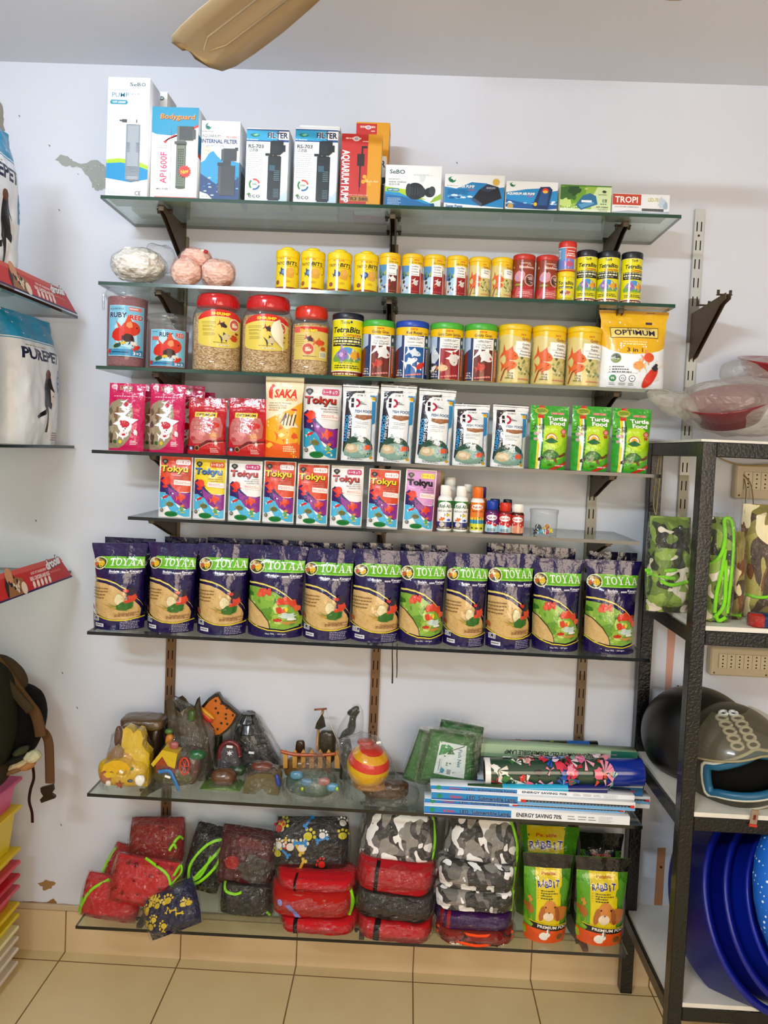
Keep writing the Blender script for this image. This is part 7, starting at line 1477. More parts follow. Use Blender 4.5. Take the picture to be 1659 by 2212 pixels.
def ledbox(px0, px1, py, Y, z, h, d, art, label, side='#eef1f4', top='#e6ebf0', rz=0):
    a_, b_ = at(px0, py, Y), at(px1, py, Y); W = b_.x-a_.x; a = Art(W, h); art(a); xc = (a_.x+b_.x)/2
    o_ = carton(W, h, d, a, side=side, top=top).build('lamp_box', None, (xc, Y+d/2, z), (0, 0, rz)); return tag(o_, label, 'box')
zb = shz(6, .4)+.0008
ledbox(916, 1361, 1758, -.252, zb, .0235, .042, art_led('text'), 'lowest white and blue LED Submersible Lamp box, ENERGY SAVING on its side', rz=R(-.25))
ledbox(917, 1350, 1738, -.238, zb+.024, .013, .042, art_led('lamp'), 'thin lamp box squeezed second from the bottom of the lamp box stack', top='#dfe8f2')
ledbox(932, 1373, 1722, -.248, zb+.0375, .0235, .042, art_led('lamp'), 'LED Submersible Lamp box showing a long lamp with red ends', rz=R(-.25))
ledbox(930, 1372, 1705, -.236, zb+.0615, .012, .042, art_led('text'), 'topmost front lamp box, its ENERGY SAVING side partly hidden by rolls')
ledbox(1000, 1404, 1730, -.150, zb+.012, .022, .042, art_led('lamp'), 'lamp box behind the stack, its end sticking out at right')
o_ = ledbox(1000, 1404, 1730, -.150, zb, .0115, .042, art_led('text'), 'thin lamp box lying under the one that sticks out at right')
ledbox(1030, 1389, 1703, -.155, zb+.036, .030, .045, lambda a: (a.r(0, 0, 1, 1, '#2f7fb8'), a.r(0, .8, 1, 1, '#e8ecf0'), a.t('LED 131', .82, .45, .5, .12, '#12305e', .06), a.t('lamp', .93, .45, .25, .05, '#c83a4a', .05)), 'blue lamp box marked 131 under the big poster roll', side='#2f7fb8')
o_ = ledbox(1039, 1377, 1628, -.125, at(1200, 1642, -.125).z, .036, .040, lambda a: (a.r(0, 0, 1, 1, '#b8cfb0'), a.r(0, 0, .3, .3, '#9ab898'), a.r(.83, 0, 1, 1, '#2f7f6c'), a.t('AQUARIUM T8 LED SUBMERSIBLE LAMP', .44, .45, .36, .58, '#34423c', .04, rot=math.pi)), 'pale green AQUARIUM T8 LED lamp box with upside-down lettering', side='#b8cfb0', top='#a8c0a0', rz=R(-.6))
ledbox(1039, 1377, 1660, -.110, zb+.0665, at(1200, 1642, -.125).z-zb-.067, .040, lambda a: a.r(0, 0, 1, 1, '#8a9aa0'), 'plain lamp box propping up the pale green T8 box', side='#8a9aa0')
def roll(px0, py0, px1, py1, Y, rad, bands, label, hollow=True, seed=1, blot=()):
    A, B = at(px0, py0, Y), at(px1, py1, Y); Ln = (B-A).length; t = thing('poster_roll', label, 'poster roll', A); t.rotation_euler = (B-A).to_track_quat('Z', 'Y').to_euler()
    a = Art(2*math.pi*rad, Ln); x0 = 0
    for z0, z1, c in bands: a.r(0, z0, 1, z1, c)
    rn = random.Random(seed)
    for z0, z1, n_, cs in blot:
        for k in range(n_):
            cx, cz = rn.random(), z0+(z1-z0)*rn.random(); c = rn.choice(cs); r_ = .03+.05*rn.random()
            if k % 2: a.b(cx, cz, r_, r_*1.1, c, k, 12, .6)
            else:
                for q in range(5): an = rn.uniform(0, 6.28); a.p([(cx, cz), (cx+r_*1.5*math.cos(an), cz+r_*1.5*math.sin(an)*a.W/a.H), (cx+r_*1.5*math.cos(an+.35), cz+r_*1.5*math.sin(an+.35)*a.W/a.H)], c)
    mb = MB(); lathe(mb, [(rad, 0), (rad, Ln)], bands[0][2], 'gloss', 40, caps=(False, False)); lathe(mb, [(rad*.86, Ln), (rad*.86, 0)], '#4a4034', 'matte', 40, caps=(False, False)); lathe(mb, [(rad*.86, 0), (rad, 0)], '#e8e6e0', 'carton', 40, caps=(False, False)); lathe(mb, [(rad, Ln), (rad*.86, Ln)], '#e8e6e0', 'carton', 40, caps=(False, False))
    lay(mb, a, S_cyl(a.W, rad), 'gloss', a.W/40, None, lift=.0003, step=.00003); mb.build('rolled_print', t); return t
pk = ['#e8788f', '#d8405a', '#f0b0c4', '#e89ab0', '#b8284a', '#f4dce4']
roll(1046, 1666, 1386, 1668, -.185, .0365, [(0, 1, '#3f5a4a'), (0, .035, '#f0efec'), (.76, 1, '#1a3c9c')], 'big flowery aquarium poster roll with a blue end, lying on the lamp boxes', seed=4,
     blot=((.06, .28, 34, ['#d84a4a', '#e8e0d0', '#4f8a4a', '#f0f0ea', '#c8304a', '#2f5a3a']), (.24, .55, 44, pk+['#f4f0f4', '#3a2a34', '#1f4fa8']), (.40, .56, 20, ['#1f5fb8', '#5fb8e8', '#0f3a8a', '#e8f0f8']), (.50, .80, 40, pk+['#8fb8b0', '#4a7a6a', '#d8583a', '#e07aa8'])))
roll(1010, 1702, 1310, 1704, -.222, .0115, [(0, 1, '#37b4d8'), (.0, .25, '#3a5a3a'), (.72, 1, '#182a7a')], 'thin rolled poster, turquoise with a dark blue end, under the big roll', seed=6, blot=((.1, .5, 24, ['#2f7a3a', '#8ab84a', '#1f4a2a', '#c8d8c0']),))
roll(1035, 1607, 1290, 1611, -.075, .014, [(0, 1, '#2f3a20'), (.05, .42, '#8e2c2a'), (.74, .93, '#2a66a8'), (.93, 1, '#121416')], 'rearmost rolled poster, dark red to blue with a black end', seed=8, blot=((.3, .75, 24, ['#4a6a2a', '#2a3a1a', '#8a9a4a']),))
# ============================================================ lowest shelf: packed pet clothes
def packet(px0, px1, py0, py1, Y, thick, c, label, mat='fabric', ry=0, rx=R(-14), art=None, trims=(), tc='#9be22a', seed=None, lean=1, flap=(.04, .04), roll_=False, name='pet_clothes_packet', wr=.004, tr=.0042, rz=0):
    ym = (py0+py1)/2; A, B = at(px0, ym, Y), at(px1, ym, Y); W = (B.x-A.x); H = at((px0+px1)/2, py0, Y).z-at((px0+px1)/2, py1, Y).z; seed = seed or int(px0)
    t = thing(name, label, 'pet clothes', ((A.x+B.x)/2, Y+thick*.5, at((px0+px1)/2, py1, Y).z), rz); t.rotation_euler = (rx, ry, rz)
    pf = [(0, .55), (.12, .90), (.5, 1), (.88, .90), (1, .55)] if rx == 0 else [(0, .35), (.15, .85), (.5, 1), (.85, .8), (1, .3)]; wd = [(0, .95), (.2, 1), (.8, 1), (1, .95)]
    a = None
    if art: a = Art(W, H); art(a)
    k = 1.0
    mb = pouch(W*k, H*k, None if mat.startswith('camo') and not art else a, c, thick, mat=mat, wr=wr, prof=pf, wid=wd, seed=seed, base_d=.3, pw=7 if rx == 0 else 4)
    S = mb.S_fn; g = mb.build('folded_garment', t)
    for P in trims:
        m2 = MB(); pts = [S(x*W, y*H, tr*.7)[0] for x, y in P]; tube(m2, spline(pts, 5), tr, tc, 'fabric', 8, None, .7); m2.build('binding', t)
    mf = pouch(W*(1+flap[0]+flap[1]), H*1.05, None, '#fff', thick+.006, mat='film', wr=.0055, fz=3.2, nu=20, nv=16, prof=[(0, .25), (.15, .85), (.5, 1), (.85, .85), (1, .2)], wid=[(0, .97), (.5, 1), (1, .93)], seed=seed+3, pw=5)
    mf.build('plastic_wrap', t, (W*(flap[1]-flap[0])/2, 0, -H*.01)); return t
def paws(cols, n, seed, sz=.05, specks=None):
    def f(a):
        rn = random.Random(seed); kx = a.W/a.H
        for k in range(n):
            cx, cy, s_, c = rn.uniform(.06, .94), rn.uniform(.08, .92), sz*rn.uniform(.7, 1.3), cols[k % len(cols)]; r0 = rn.uniform(-1, 1)
            if k % 3 < 2:
                a.e(cx, cy, s_, s_*.85, c, 12)
                for q in range(4): an = math.pi/2+r0+(q-1.5)*.62; a.e(cx+1.5*s_*math.cos(an), cy+1.5*s_*math.sin(an)*kx, s_*.36, s_*.36, c, 8)
            else:
                dx, dy = s_*1.2*math.cos(r0), s_*1.2*math.sin(r0)*kx; nx, ny = -s_*.25*math.sin(r0), s_*.25*math.cos(r0)*kx
                a.p([(cx-dx+nx, cy-dy+ny), (cx+dx+nx, cy+dy+ny), (cx+dx-nx, cy+dy-ny), (cx-dx-nx, cy-dy-ny)], c)
                for sx in (-1, 1):
                    for sy in (-1, 1): a.e(cx+sx*dx+sy*nx*1.4, cy+sx*dy+sy*ny*1.4, s_*.34, s_*.34, c, 8)
    return f
red = '#a81c1e'; rd2 = '#c0222a'
packet(209, 275, 1838, 1925, -.13, .03, red, 'small red pet coat packet with neon edge at the back left of the lowest shelf', ry=R(18), trims=[[(.03, .1), (.03, .5), (.1, .9)]])
packet(165, 292, 1908, 1992, -.19, .035, rd2, 'red pet coat packet with a neon green curved edge, lowest shelf front left', ry=R(6), trims=[[(.02, .05), (.08, .35), (.2, .7), (.42, .93)], [(.0, .1), (.06, .28), (.02, .4)]])
packet(272, 393, 1782, 1872, -.13, .045, '#8e2a22', 'dull red folded packet on top of the left pile', ry=R(-3), trims=[[(.86, .5), (.93, .62), (.97, .55)], [(.80, .35), (.86, .48), (.90, .38)]], art=paws(['#6a1c1a'], 10, 3, .02))
packet(228, 372, 1870, 1962, -.215, .036, rd2, 'red packet with dark paw prints and a neon green tied edge', ry=R(6), art=paws(['#7a1216'], 26, 5, .018), trims=[[(.45, 1), (.62, .92), (.82, .8), (.9, .6), (.93, .3), (.86, .04)], [(.92, .75), (1, .96), (1.02, .8), (.9, .55)], [(.93, .5), (1.02, .42), (.92, .2)]])
packet(385, 470, 1800, 1928, -.14, .04, '#161714', 'black packet with neon green looped bindings', ry=R(12), trims=[[(.25, .12), (.18, .4), (.45, .75), (.82, .85), (.8, .5), (.55, .2), (.3, .1)], [(.35, .2), (.6, .5), (.8, .75)], [(.3, .15), (.5, .28), (.62, .6)]])
packet(318, 440, 1932, 2022, -.262, .040, '#1c1f4c', 'navy packet with yellow paw and bone prints overhanging the front edge', mat='fabric', ry=R(-24), art=paws(['#d8c030'], 22, 8, .05), rx=R(-24))
packet(455, 592, 1808, 1920, -.15, .05, '#5a1c20', 'maroon and grey packet in the second pile, top', ry=R(6), art=lambda a: (a.b(.3, .42, .12, .12, '#a82a24', 4, 8, .2), a.b(.68, .35, .3, .24, '#565048', 3, 18, .3), a.b(.5, .8, .3, .1, '#70262a', 5)), wr=.008)
packet(470, 588, 1915, 1985, -.175, .05, '#383028', 'dark brown packet under the maroon one, with a neon green trim', ry=R(2), trims=[[(.06, .95), (.12, .72), (.3, .66), (.42, .74)], [(.9, .2), (.95, .1)]])
cx4 = {'camo': 1}
packet(603, 772, 1972, 2009, -.205, .07, rd2, 'bottom red roll of the third pile, with a black band', art=lambda a: a.r(.20, 0, .25, 1, '#241012'), rx=0, tc=rd2)
packet(583, 765, 1916, 1974, -.21, .075, '#b0281e', 'red roll with a pale blue swirl and a neon green end', rx=0, trims=[[(.95, .05), (.965, .5), (.95, .95)]], art=lambda a: (a.p([(.2, .55), (.26, .6), (.40, .1), (.34, .05), (.27, .35)], '#8f8fc8'), a.e(.14, .6, .03, .035, '#9a9ad0')), tr=.006)
packet(596, 770, 1886, 1918, -.20, .07, rd2, 'thin red roll just under the black paw print packet', rx=0, art=lambda a: a.r(.24, 0, .27, 1, '#3a1012'))
packet(588, 752, 1785, 1888, -.185, .05, '#26221f', 'black packet with big white, yellow, blue and red paws, top of the third pile', art=paws(['#d8cc34', '#e9e6e0', '#2f8fc8', '#c8342a', '#e0d8c8', '#d8b83a'], 21, 12, .055), ry=R(-3), rx=R(-24))
packet(770, 934, 1980, 2026, -.205, .07, rd2, 'bottom red roll of the fourth pile, with a dark band', rx=0, art=lambda a: a.r(.22, 0, .30, 1, '#2a1414'), ry=R(3))
packet(763, 938, 1918, 1982, -.21, .07, '#332d29', 'plain dark brown roll in the fourth pile', rx=0, ry=R(4), wr=.005)
packet(768, 936, 1862, 1925, -.205, .07, '#b4222a', 'red roll with a dark band under the left grey camouflage packet', rx=0, art=lambda a: a.r(.23, 0, .28, 1, '#2a1416'), ry=R(4))
packet(774, 942, 1768, 1880, -.19, .055, '#555', 'grey and white camouflage packet topping the fourth pile', mat='camo_grey', ry=R(3), rx=R(-22), trims=[[(.95, .08), (.965, .5), (.93, .92)]])
packet(942, 1112, 1999, 2032, -.215, .07, '#8a3a2c', 'flat packet with bright orange binding at the bottom of the fifth pile', rx=0, trims=[[(.02, .3), (.3, .45), (.6, .3), (.97, .25)], [(.03, .7), (.5, .8), (.96, .7)]], tc='#f0602a', art=paws(['#e8dcc8', '#7a1c20', '#4a3a34'], 9, 4, .03))
packet(940, 1110, 1962, 2000, -.21, .07, '#4a1a5e', 'purple roll with red bands in the fifth pile', rx=0, art=lambda a: (a.r(.06, 0, .10, 1, '#8a2028'), a.r(.14, 0, .18, 1, '#a83030')))
packet(934, 1116, 1914, 1962, -.21, .07, '#555', 'lower grey camouflage roll in the fifth pile', mat='camo_grey', rx=0, trims=[[(.94, .1), (.955, .9)]], ry=R(1))
packet(940, 1117, 1864, 1918, -.205, .07, '#555', 'middle grey camouflage roll in the fifth pile', mat='camo_grey', rx=0, trims=[[(.95, .1), (.965, .9)]], ry=R(3))
packet(958, 1124, 1771, 1884, -.19, .055, '#555', 'grey and white camouflage packet topping the fifth pile', mat='camo_grey', ry=R(5), rx=R(-22), trims=[[(.97, .04), (.95, .4), (.86, .8), (.78, 1)]])
# ---- rabbit food bags
def art_rabbit(a):
    a.r(0, 0, 1, 1, '#5c9a2c'); a.r(0, 0, .24, 1, '#6fae34'); a.r(.24, .12, .80, .84, '#e2cf1e'); a.r(0, .84, 1, 1, '#161614'); a.r(.8, .3, 1, .84, '#4f8a28'); a.b(.88, .6, .14, .3, '#6aa63a', 3)
    a.t('Petslife', .52, .785, .030, .30, '#b8442a', .04); txt = 'RABBIT'
    for k, ch in enumerate(txt): a.t(ch, .31+.078*k, .69+(.008 if k % 2 else -.006), .062, .072 if ch != 'I' else .024, '#1c2c8c', .07, 0, R([6, -6, 4, -5, 6, -4][k]), oc='#eef0f4', ob=.06)
    for k in range(4): a.t('>>', .28, .615-.028*k, .014, .04, '#7a5a10'); a.l(.34, [.76, .74, .60, .68][k], .609-.028*k, 1, .02, .012, '#6a5a14', k+2)
    a.b(.10, .40, .12, .16, '#b8763a', 5, 14, .5); a.b(.12, .5, .06, .10, '#d89a4a', 8, 10, .6); a.p([(0, .2), (.05, .36), (.09, .22), (.16, .33), (.2, .18)], '#8fb83a'); a.b(.78, .36, .22, .16, '#c8833e', 4, 16, .2)
    a.e(.55, .42, .15, .18, '#d8944a'); a.e(.37, .36, .06, .17, '#b8743a', 16, rot=R(-12)); a.e(.72, .36, .055, .17, '#a8662e', 16, rot=R(10)); a.e(.52, .33, .12, .10, '#ecdcc4'); a.e(.66, .44, .018, .02, '#1a120c'); a.e(.45, .44, .018, .02, '#1a120c'); a.p([(.50, .385), (.56, .385), (.53, .365)], '#7a3a2a')
    a.r(0, 0, 1, .17, '#dd5f1c'); a.p([(.10, .25), (1, .20), (1, .14), (.16, .17), (.2, .21)], '#1a1512'); a.p([(.10, .262), (1, .212), (1, .20), (.10, .25)], '#e2cf1e'); a.t('PREMIUM FOOD', .68, .192, .036, .78, '#f4f0e6', .05, 0, R(-4))
    a.b(.44, .085, .12, .09, '#f0ece4', 4, 16, .15); a.e(.53, .105, .06, .055, '#f6f2ea'); a.e(.52, .15, .02, .05, '#f0ece4'); a.e(.56, .145, .018, .05, '#8a7a70'); a.e(.54, .11, .008, .008, '#111'); a.e(.82, .075, .09, .085, '#c87a3a'); a.e(.82, .075, .075, .07, '#8a5a34'); a.b(.02, .10, .06, .10, '#a8b83a', 6)
wr_ = [(0, .84), (.12, .90), (.4, .92), (.8, 1.0), (1, 1.08)]
def rabbit(px0, px1, py0, py1, Y, label, ry=0, rz=0, art=art_rabbit, key='rab', base='#5c9a2c'):
    A, B = at(px0, (py0+py1)/2, Y), at(px1, (py0+py1)/2, Y); W = B.x-A.x; zb_ = shz(7, (A.x+B.x)/2)+.0006; H = at((px0+px1)/2, py0, Y).z-zb_
    a = Art(W, H); art(a); m = pouch(W, H, a, base, .036, wid=wr_, mat='foil', seed=len(key)+int(px0) % 5, wr=.002, base_d=.8, header=.84); return tag(m.build('rabbit_food_bag', None, ((A.x+B.x)/2, Y+.036, zb_), (0, ry, rz)), label, 'bag')
rabbit(1133, 1235, 1858, 2050, -.225, 'left of the two front Petslife RABBIT bags'); rabbit(1248, 1360, 1866, 2056, -.225, 'right of the two front Petslife RABBIT bags')
def art_rb2(a): art_rabbit(a); a.r(0, .84, 1, 1, '#6a9a2a'); a.r(.22, .84, .72, 1, '#d8c41e')
rabbit(1112, 1248, 1796, 2020, -.12, 'Petslife RABBIT bag without black top, standing behind the left front one', art=lambda a: (a.r(0, 0, 1, 1, '#4f8a28'), a.r(.2, 0, .78, 1, '#cdbb1e'), a.t('Petslife', .5, .90, .036, .32, '#b8442a', .04), [a.t(ch, .27+.09*k, .80+(.008 if k % 2 else -.006), .070, .083 if ch != 'I' else .028, '#1c2c8c', .07, 0, R([6, -6, 4, -5, 6, -4][k]), oc='#eef0f4', ob=.06) for k, ch in enumerate('RABBIT')], a.t('>> Every Bite', .40, .71, .016, .3, '#7a5a10')))
rabbit(1256, 1346, 1812, 2020, -.12, 'black-topped Petslife bag standing behind the right front rabbit bag', base='#161614', art=lambda a: (a.r(0, 0, 1, 1, '#1c1e18'), a.r(0, 0, .12, .80, '#3f6a22'), a.r(.84, 0, 1, .80, '#3f6a22'), a.t('Petslife', .5, .76, .040, .44, '#c8504a', .04), a.t('RABBIT', .5, .67, .06, .7, '#2a3a2a', .06, oc='#a8a83a', ob=.04)))
# ============================================================ left wall: glass shelves, dog food, shelf strips
for z, lab in ((1.950, 'upper'), (1.563, 'middle'), (1.185, 'lower')):
    mb = MB(); h = .004; x0, x1, y0, y1 = -1.296, -1.005, -1.3, -.015
    v = [(x0, y0, z-h), (x1, y0, z-h), (x1, y1, z-h), (x0, y1, z-h), (x0, y0, z+h), (x1, y0, z+h), (x1, y1, z+h), (x0, y1, z+h)]
    mb.add(v, [(4, 5, 6, 7), (0, 3, 2, 1)], '#fff', 'shelf_glass'); mb.add(v, [(1, 2, 6, 5), (2, 3, 7, 6), (0, 1, 5, 4), (3, 0, 4, 7)], '#1f3a30', 'gloss')
    tag(mb.build('side_shelf'), '%s glass shelf on the left wall, running towards the viewer' % lab, 'shelf')
def strip(py_end, z0, hh, label, px_end):
    ye = atx(px_end, py_end, -.985).y; W = .95; a = Art(W, hh); m = lambda d: (W-d)/W
    a.p([(0, 0), (1, 0), (m(.045), 1), (0, 1)], '#cf2f2a'); a.p([(0, .80), (m(.03), .80), (m(.045), 1), (0, 1)], '#d8655a'); a.r(0, 0, 1, .07, '#3a1f6a')
    a.t('drools', m(.088), .86, .36, .085/W, '#f2f0f2', .10, 0, R(6), oc='#2a1f2a', ob=.09); a.t('Feed Real. Feed Clean.', m(.085), .50, .09, .06/W, '#f0a890', .02)
    a.t('OUR 1ST INGREDIENT', m(.175), .68, .10, .085/W, '#f8e8e0', .05); a.t('REAL CHICKEN AND EGG', m(.175), .48, .15, .105/W, '#fbf3ee', .07)
    for k in range(5): a.e(m(.215-.021*k), .24, .007/W, .010/W, '#f8ece6', 10); a.l(m(.223-.021*k), m(.208-.021*k), .09, 1, .03, .03, '#f0b8a8', k)
    x = lambda d, y: (m(.30+d), y)
    a.p([x(.035, 1.0), x(.01, 1), x(-.008, .6), x(-.005, .1), x(.05, .1), x(.05, .5)], '#2a1a12'); a.p([x(.045, .06), x(-.045, .06), x(-.035, .62), x(-.01, .72), x(.03, .66)], '#a87a4a'); a.e(m(.322), .82, .017/W, .022/W, '#d8a27a', 14)
    for k in range(12): rn = random.Random(k); a.b(m(.30+rn.uniform(-.02, .03)), rn.uniform(.15, .6), .006, .007, ['#2a2420', '#e6dcc8'][k % 2], k, 7)
    a.e(m(.268), .25, .014/W, .016/W, '#f0e2d0', 12)
    mb = MB(); n = 1; t_ = .0012
    def S(u, v, o): return ((-.982-.022*v/hh+o, ye-W+u, z0+v), (1, 0, .3))
    v = [S(0, 0, 0)[0], S(W, 0, 0)[0], S(W-.045, hh, 0)[0], S(0, hh, 0)[0]]; v += [(p[0]-t_, p[1], p[2]) for p in v]
    mb.add(v, [(0, 1, 2, 3), (7, 6, 5, 4), (0, 4, 5, 1), (1, 5, 6, 2), (2, 6, 7, 3), (3, 7, 4, 0)], '#cf2f2a', 'carton')
    b = Art(W, hh); b.L = a.L; lay(mb, b, S, 'carton', None, None, y1=hh*1.35); return tag(mb.build('shelf_strip'), label, 'shelf strip')
strip(655, 1.950, .060, 'red drools advertising strip on the edge of the upper left shelf', 165); strip(1248, 1.178, .066, 'red drools advertising strip on the edge of the lower left shelf', 154)
def art_pure(a):
    a.r(0, 0, 1, 1, '#e9edf2'); a.r(0, .80, 1, 1, '#1f9cc4'); a.r(0, .785, 1, .792, '#1f9cc4'); a.t('PUREPET', .47, .69, .080, .70, '#1d2350', .07); a.l(.2, .6, .745, 1, .02, .008, '#b09a5a', 3)
    a.p([(.80, .42), (1, .43), (1, .60), (.80, .60)], '#3f8fc0'); a.t('Buy 1', .90, .57, .028, .15, '#fff', .05); a.t('Get 1', .90, .52, .028, .15, '#fff', .05); a.t('FREE', .90, .47, .028, .15, '#fff', .05)
    a.p([(.52, .54), (.58, .58), (.62, .50), (.68, .42), (.66, .30), (.60, .22), (.58, .10), (.54, .10), (.53, .24), (.48, .30), (.50, .44)], '#2a211c'); a.e(.555, .55, .05, .055, '#7a4a2a'); a.p([(.62, .44), (.74, .38), (.70, .30), (.64, .34)], '#e8e2da'); a.p([(.56, .30), (.64, .28), (.63, .08), (.58, .06)], '#f2efec'); a.p([(.50, .28), (.34, .22), (.36, .20), (.50, .24)], '#241c18'); a.l(.66, .9, .09, 4, .018, .008, '#b0685a', 5)
def purebag(y0, y1, zb_, zt, xf_, label):
    W, H = y1-y0, zt-zb_-.001; a = Art(W, H); art_pure(a)
    m = pouch(W, H, a, '#e9edf2', .062, mat='softbag', prof=[(0, .85), (.2, 1), (.68, .95), (.80, .7), (.93, .35), (1, .06)], wid=[(0, .96), (.5, 1), (.8, .98), (1, 1.0)], wr=.006, pw=5, header=.9, nu=40, nv=56, lift=.0012, seed=int(-y0*100))
    mb2 = None; return tag(m.build('dog_food_bag', None, (xf_-.062, (y0+y1)/2, zb_+.0006), (0, 0, R(88))), label, 'bag')
zt = at(20, 664, -.28).z
purebag(-.290, -.040, 1.567, zt, -1.022, 'white and blue PUREPET bag on the middle left shelf, nearest the back wall'); purebag(-.60, -.325, 1.567, zt+.01, -1.035, 'PUREPET bag at the picture edge on the middle left shelf, mostly cut off')
p = atx(60, 500, -1.03); purebag(p.y-.25, p.y, 1.954, at(38, 292, p.y).z, -1.03, 'PUREPET bag on the upper left shelf with a jumping dog')
# ---- backpack
bY = -.20; o = Orn('backpack', 'olive and black backpack hanging at the left edge', 'backpack', 0, 1660, 0, i=7); o.t.location = o.b = at(-20, 1680, bY); o.t['label'] = 'olive and black backpack hanging at the left edge with loose straps'
def bl(part, px, py, rx, rz, ry, c, dy=0, rot=0, amp=.004, mat='fabric', **k): 
    mb = MB(); q = 2.03/FPX; blob(mb, rx*q, ry, rz*q, c, mat, .8, .8, amp, 14, int(px) % 9, 30, 20, o.X(px, py, dy) @ RY(rot)); return mb.build(part, o.t)
bl('back_panel', -28, 1545, 62, 120, .05, '#2b2d1e', -.05); bl('main_body', 30, 1560, 64, 88, .07, '#0c0b0a', .03, R(12)); bl('top_flap', 0, 1470, 60, 50, .05, '#5d4c36', .02, R(38)); bl('pocket', -8, 1668, 26, 30, .04, '#3f3426', -.04, R(20))
o.tube('shoulder_strap', [(-30, 1400), (10, 1450), (38, 1490), (62, 1522), (76, 1541), (84, 1566), (88, 1590)], .017, '#6a5236', 'fabric', dy=-.03, flat=.35); o.tube('shoulder_strap', [(-20, 1440), (20, 1482), (45, 1512), (66, 1536)], .014, '#4e4330', 'fabric', dy=-.055, flat=.4)
o.tube('webbing_strap', [(86, 1578), (98, 1586), (105, 1604), (107, 1640), (108, 1692)], .0135, '#6e5238', 'fabric', dy=-.01, flat=.15)
o.poly('buckle', [(96, 1702), (118, 1695), (119, 1706), (114, 1712), (122, 1716), (123, 1720), (97, 1728), (94, 1722), (100, 1714)], -.010, .002, '#2c2018', 'plastic') if False else None
mb = MB(); P = [o.L(x, y) for x, y in ((93, 1697), (119, 1690), (121, 1702), (116, 1710), (123, 1714), (124, 1719), (95, 1729), (92, 1722), (99, 1714), (94, 1706))]; extrude(mb, [(q.x, q.z) for q in P], -.016, -.006, '#2c2118', 'plastic'); mb.build('buckle', o.t)
o.tube('thin_strap', [(70, 1650), (73, 1680), (66, 1705), (63, 1730), (69, 1755), (70, 1777)], .0042, '#3a1712', 'fabric', dy=-.01, flat=.3)
for k, (x, y, rx_, rz_, c) in enumerate(((70, 1634, 20, 14, '#c9c4a4'), (62, 1652, 18, 10, '#b08458'), (40, 1652, 30, 8, '#c8b490'), (34, 1640, 30, 8, '#2a2a22'), (30, 1664, 28, 7, '#8a6a4c'), (44, 1622, 18, 9, '#4a4f38'))): 
    mb = MB(); q = 2.0/FPX; blob(mb, rx_*q, .02, rz_*q, c, 'fabric', 1, 1, .006, 40, k, 14, 8, o.X(x, y, -.03) @ RY(R(-25)), False); mb.build('crumpled_paper', o.t)
# ---- stack of trays
tz = [(2104, '#d9d0c2'), (2074, '#e0d8ca'), (2046, '#dcd2c0'), (2022, '#e6e0b4'), (2000, '#d9c62a'), (1974, '#d8c01f'), (1950, '#d0606c'), (1914, '#c8283e'), (1890, '#d4586a'), (1862, '#d9c028'), (1834, '#e0cc26'), (1744, '#d8689a')]
zs = [atx(40, y, -1.088).z for y, c in tz]; zs[0] = 0.0; zs.append(atx(40, 1684, -1.088).z)
cn = ['cream, lowest', 'cream, second', 'cream, third', 'pale yellow', 'yellow, fifth', 'deeper yellow, sixth', 'rose, seventh', 'dark red', 'pink, ninth', 'ochre, tenth', 'tall yellow', 'pink, topmost']
for k in range(12):
    z0, z1 = zs[k]+.0004, zs[k+1]; c = tz[k][1]; mb = MB(); tp = .012
    x0, x1, y0, y1 = -1.285, -1.10, -.78, -.125
    v = [(x0+tp, y0+tp, z0), (x1-tp, y0+tp, z0), (x1-tp, y1-tp, z0), (x0+tp, y1-tp, z0), (x0, y0, z1-.0004), (x1, y0, z1-.0004), (x1, y1, z1-.0004), (x0, y1, z1-.0004)]
    mb.add(v, [(3, 2, 1, 0), (4, 5, 6, 7), (0, 1, 5, 4), (1, 2, 6, 5), (2, 3, 7, 6), (3, 0, 4, 7)], c, 'plastic')
    h = min(.012, (z1-z0)*.5); box(mb, x0-.004, x1+.012, y0-.01, y1+.014, z1-h, z1-.0006, c, 'plastic', .003)
    tag(mb.build('plastic_tray'), '%s tray counting upward in the stack on the floor at left' % cn[k] if k in (1, 2) else '%s plastic tray in the stack on the floor at left' % cn[k], 'tray')
# ============================================================ the rack's load
o = Orn('wrapped_bowl', 'dark red plastic bowl in a milky crumpled bag on top of the rack', 'bowl', 1560, 935, 0, i=7); o.t.location = o.b = Vector((at(1560, 930, -.26).x, -.26, 1.655))
def rb(part, px, py, rx, rz, ry, c, mat, dy=0, rot=0, amp=.003, fr=14, smooth=True, e1=.8, e2=.8, nu=34, nv=20, fn=None):
    mb = MB(); q = 1.97/FPX; blob(mb, rx*q, ry, rz*q, c, mat, e1, e2, amp, fr, int(px) % 7, nu, nv, o.X(px, py, dy) @ RY(rot), smooth, fn); return mb.build(part, o.t)
mb = MB(); lathe(mb, [(.05, 0), (.075, .004), (.11, .06), (.118, .066), (.108, .066), (.070, .010), (.001, .008)], '#8c2a30', 'gloss', 36, T(*(o.L(1575, 912, 0))) @ RY(R(-16)) @ RX(R(18))); b_ = mb.build('bowl', o.t)
rb('plastic_wrap', 1600, 880, 130, 56, .12, '#fff', 'milky_film', amp=.022, fr=10, smooth=False, e1=.8); rb('bag_flap', 1455, 872, 62, 26, .03, '#fff', 'milky_film', rot=R(22), amp=.012, fr=16, smooth=False, e1=1.1)
o = Orn('wrapped_bowl', 'second wrapped red bowl resting behind and above the first on the rack', 'bowl', 1640, 830, 0, i=7); o.t.location = o.b = Vector((at(1650, 840, -.13).x, -.13, 1.70))
